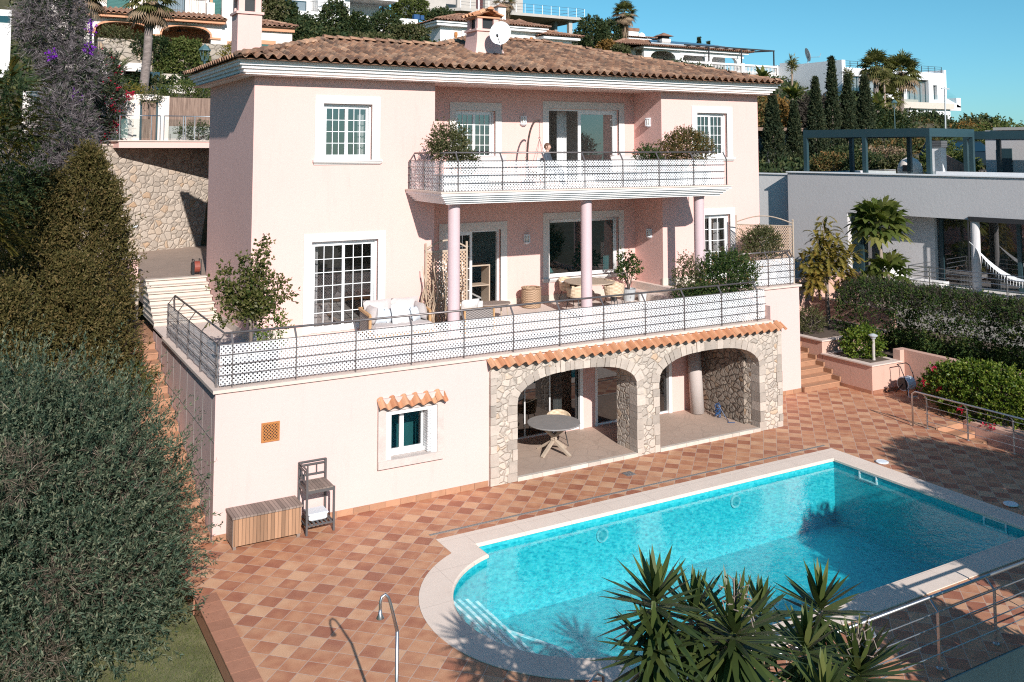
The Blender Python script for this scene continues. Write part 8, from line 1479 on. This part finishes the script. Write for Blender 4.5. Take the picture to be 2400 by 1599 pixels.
for s in (10.25, 12.25):
    for o in (-.35, .5): b = MB(); gbox(b, s, s+.08, o, o+.08, GZ0, GZ0+.12); b.build('leg', 'wood_teak', t)
t = thing('lounger', 'pale outdoor lounger before the glass doors of the grey house', 'lounger', tuple(AX+DV*6.9+NV_*.6+Vector((0, 0, GZ0)))); b = MB(); gbox(b, 5.6, 7.3, .3, 1.1, GZ0+.2, GZ0+.34); b.build('seat', 'plaster_white', t); b = MB(); a_ = AX+DV*5.6+NV_*.3; b.add([tuple(AX+DV*s+NV_*o+Vector((0, 0, z))) for s, z in ((5.6, GZ0+.3), (5.0, GZ0+.85)) for o in (.3, 1.1)], [(0, 1, 3, 2)]); b.build('backrest', 'plaster_white', t)
# parked car on the street behind
t = thing('parked_car', 'dark estate car parked behind the grey house, seen through the pergola', 'car', (42.3, 12.4, 6.4)); b = MB(); prof = [(-2.3, .4), (-2.35, .95), (-2.25, 1.1), (-2.0, 1.62), (-1.6, 1.72), (.3, 1.70), (1.15, 1.18), (2.2, 1.02), (2.35, .75), (2.3, .4)]
vs = []; 
for y, k in ((-.9, 0), (.9, 0)): vs += [(x, y*(.86 if z > 1.1 else 1), z) for x, z in prof]
nP = len(prof); b.add(vs, [tuple(range(nP)), tuple(range(2*nP-1, nP-1, -1))]+[(i, nP+i, nP+(i+1) % nP, (i+1) % nP) for i in range(nP)]); Mz = Matrix.Rotation(R(-8), 3, 'Z'); car = Vector((42.3, 12.4, 6.4))
def tocar(mb): mb.v = [tuple(Mz @ Vector(p)+car) for p in mb.v]; return mb
tocar(b).build('body', 'car_paint', t); b = MB()
for y in (-.86, .86): b.add([(-1.95, y*1.06, 1.12), (1.0, y*1.06, 1.16), (.3, y*.93, 1.62), (-1.75, y*.93, 1.62)], [(0, 1, 2, 3)])
b.add([(.42, -.7, 1.64), (.42, .7, 1.64), (1.08, .76, 1.24), (1.08, -.76, 1.24)], [(0, 1, 2, 3)]); tocar(b).build('glazing', 'glass_dark', t)
for x in (-1.35, 1.35):
    for y in (-.92, .78): b = MB(); b.tube([(x, y, .32), (x, y+.14, .32)], .32, 18); w_ = tocar(b).build('wheel', 'black', t); b = MB(); b.tube([(x, y-.01 if y < 0 else y+.1, .32), (x, y+.04 if y < 0 else y+.15, .32)], .2, 14); tocar(b).build('rim', 'pot_zinc', w_)
b = MB(); b.prism([(37, 7), (62, 7), (62, 19), (37, 19)], 4.0, 6.39); struct('street', b, 'driveway')
b = MB(); b.add([(36.6, 10.2, 5.2), (35.8, 7.9, 5.2), (35.8, 7.9, 6.9), (36.6, 10.2, 7.7), (36.65, 10.18, 5.2), (35.85, 7.88, 5.2), (35.85, 7.88, 6.9), (36.65, 10.18, 7.7)], [(0, 1, 2, 3), (7, 6, 5, 4), (3, 2, 6, 7), (0, 4, 5, 1), (1, 5, 6, 2), (0, 3, 7, 4)]); tag(b.build('reed_fence', 'reed', None), 'slanting reed fence under the dark pergola', 'fence')
hb('green bush on the street behind the reed fence', (39.0, 11.2, 7.0), (1.4, 1.0, .8), 420, 'leaf_bush', .14, .07); hb('tall green bush behind the parked car', (47.5, 13.6, 7.9), (2.0, 1.4, 1.5), 560, 'leaf_bush', .16, .08)
hb('leafy bank of shrubs beyond the street, right half of the pergola', (54, 17, 7.2), (4.5, 1.8, 1.5), 900, 'leaf_hill', .2, .11, sl=.5); hb('rusty bank of shrubs beyond the street, left half of the pergola', (48, 20, 7.0), (3.5, 1.8, 1.5), 800, 'leaf_copper', .2, .11, sl=.5)
hb('green shrubs at the foot of the cypresses behind the grey parapet', (44, 22, 5.6), (4.0, 1.2, 1.0), 700, 'leaf_hill', .18, .1, sl=.45); hb('grey green shrubs behind the clay oven on the grey roof', (50, 23, 5.8), (3.5, 1.4, 1.2), 700, 'leaf_box', .18, .1, sl=.45)
for lab, c, rad, m_ in (('low rusty shrub at the kerb of the street, left of the clay oven', (38.0, 17.6, 6.75), (1.6, .9, .55), 'leaf_copper'), ('low green shrub at the kerb of the street behind the clay oven', (37.8, 15.2, 6.75), (.9, 1.1, .55), 'leaf_hill'), ('low grey shrub at the kerb of the street before the vent chimney', (37.6, 12.9, 6.7), (.8, 1.0, .5), 'leaf_box'), ('dry shrubs along the far kerb of the street', (43.0, 18.4, 6.9), (3.0, .9, .7), 'leaf_dry'), ('green shrubs along the far kerb of the street left of the car', (40.5, 18.8, 7.0), (1.6, .8, .7), 'leaf_hill')): hb(lab, c, rad, 480, m_, .14, .08)
hb('low green hedge hiding the wheels of the parked car', (40.2, 11.4, 6.75), (1.3, .8, .5), 420, 'leaf_bush', .13, .07)
# loose undergrowth over the hill (countless small plants)
n_ = 30000; X_ = RG.uniform(-25, 125, n_); Yy = RG.uniform(19, 92, n_); Zz = np.array([hz(a, c) for a, c in zip(X_, Yy)]); ok = np.ones(n_, bool)
for x0, x1, y0, y1 in ((-3, 13, 36, 46), (18, 34, 64, 71), (26, 46, 53, 64), (38, 61, 74, 86), (63, 74, 74, 82), (53, 77, 58, 68), (76, 99, 47, 60), (43, 63, 29, 34), (-1, 8, 19, 24)): ok &= ~((X_ > x0) & (X_ < x1) & (Yy > y0) & (Yy < y1))
P = np.stack([X_, Yy, Zz], 1)[ok]; D = np.tile(np.array([[0, 0, 1.0]]), (len(P), 1)); o = foliage(None, 'hillside_undergrowth', 'leaf_hill', [sprigs(P, D, 8, .7, .34, .17, .5, .6, .9)]); tag(o, 'low mixed undergrowth covering the hillside between the houses', 'undergrowth', None, 'stuff')
# short grass on the lawn
n_ = 26000; P = np.stack([RG.uniform(-4.5, -.78, n_), RG.uniform(-7, -1, n_), np.full(n_, -.30)], 1); o = np_mesh('grass', leaf_geo(P, unit(RG.normal(size=(n_, 3))*np.array([.5, .5, .2])+np.array([0, 0, 1])), RG.uniform(.02, .06, n_), .008), n_, 'leaf_bush', None, RG.uniform(0, 1, n_)); tag(o, 'short mown grass beside the terrace edge', 'grass', None, 'stuff')
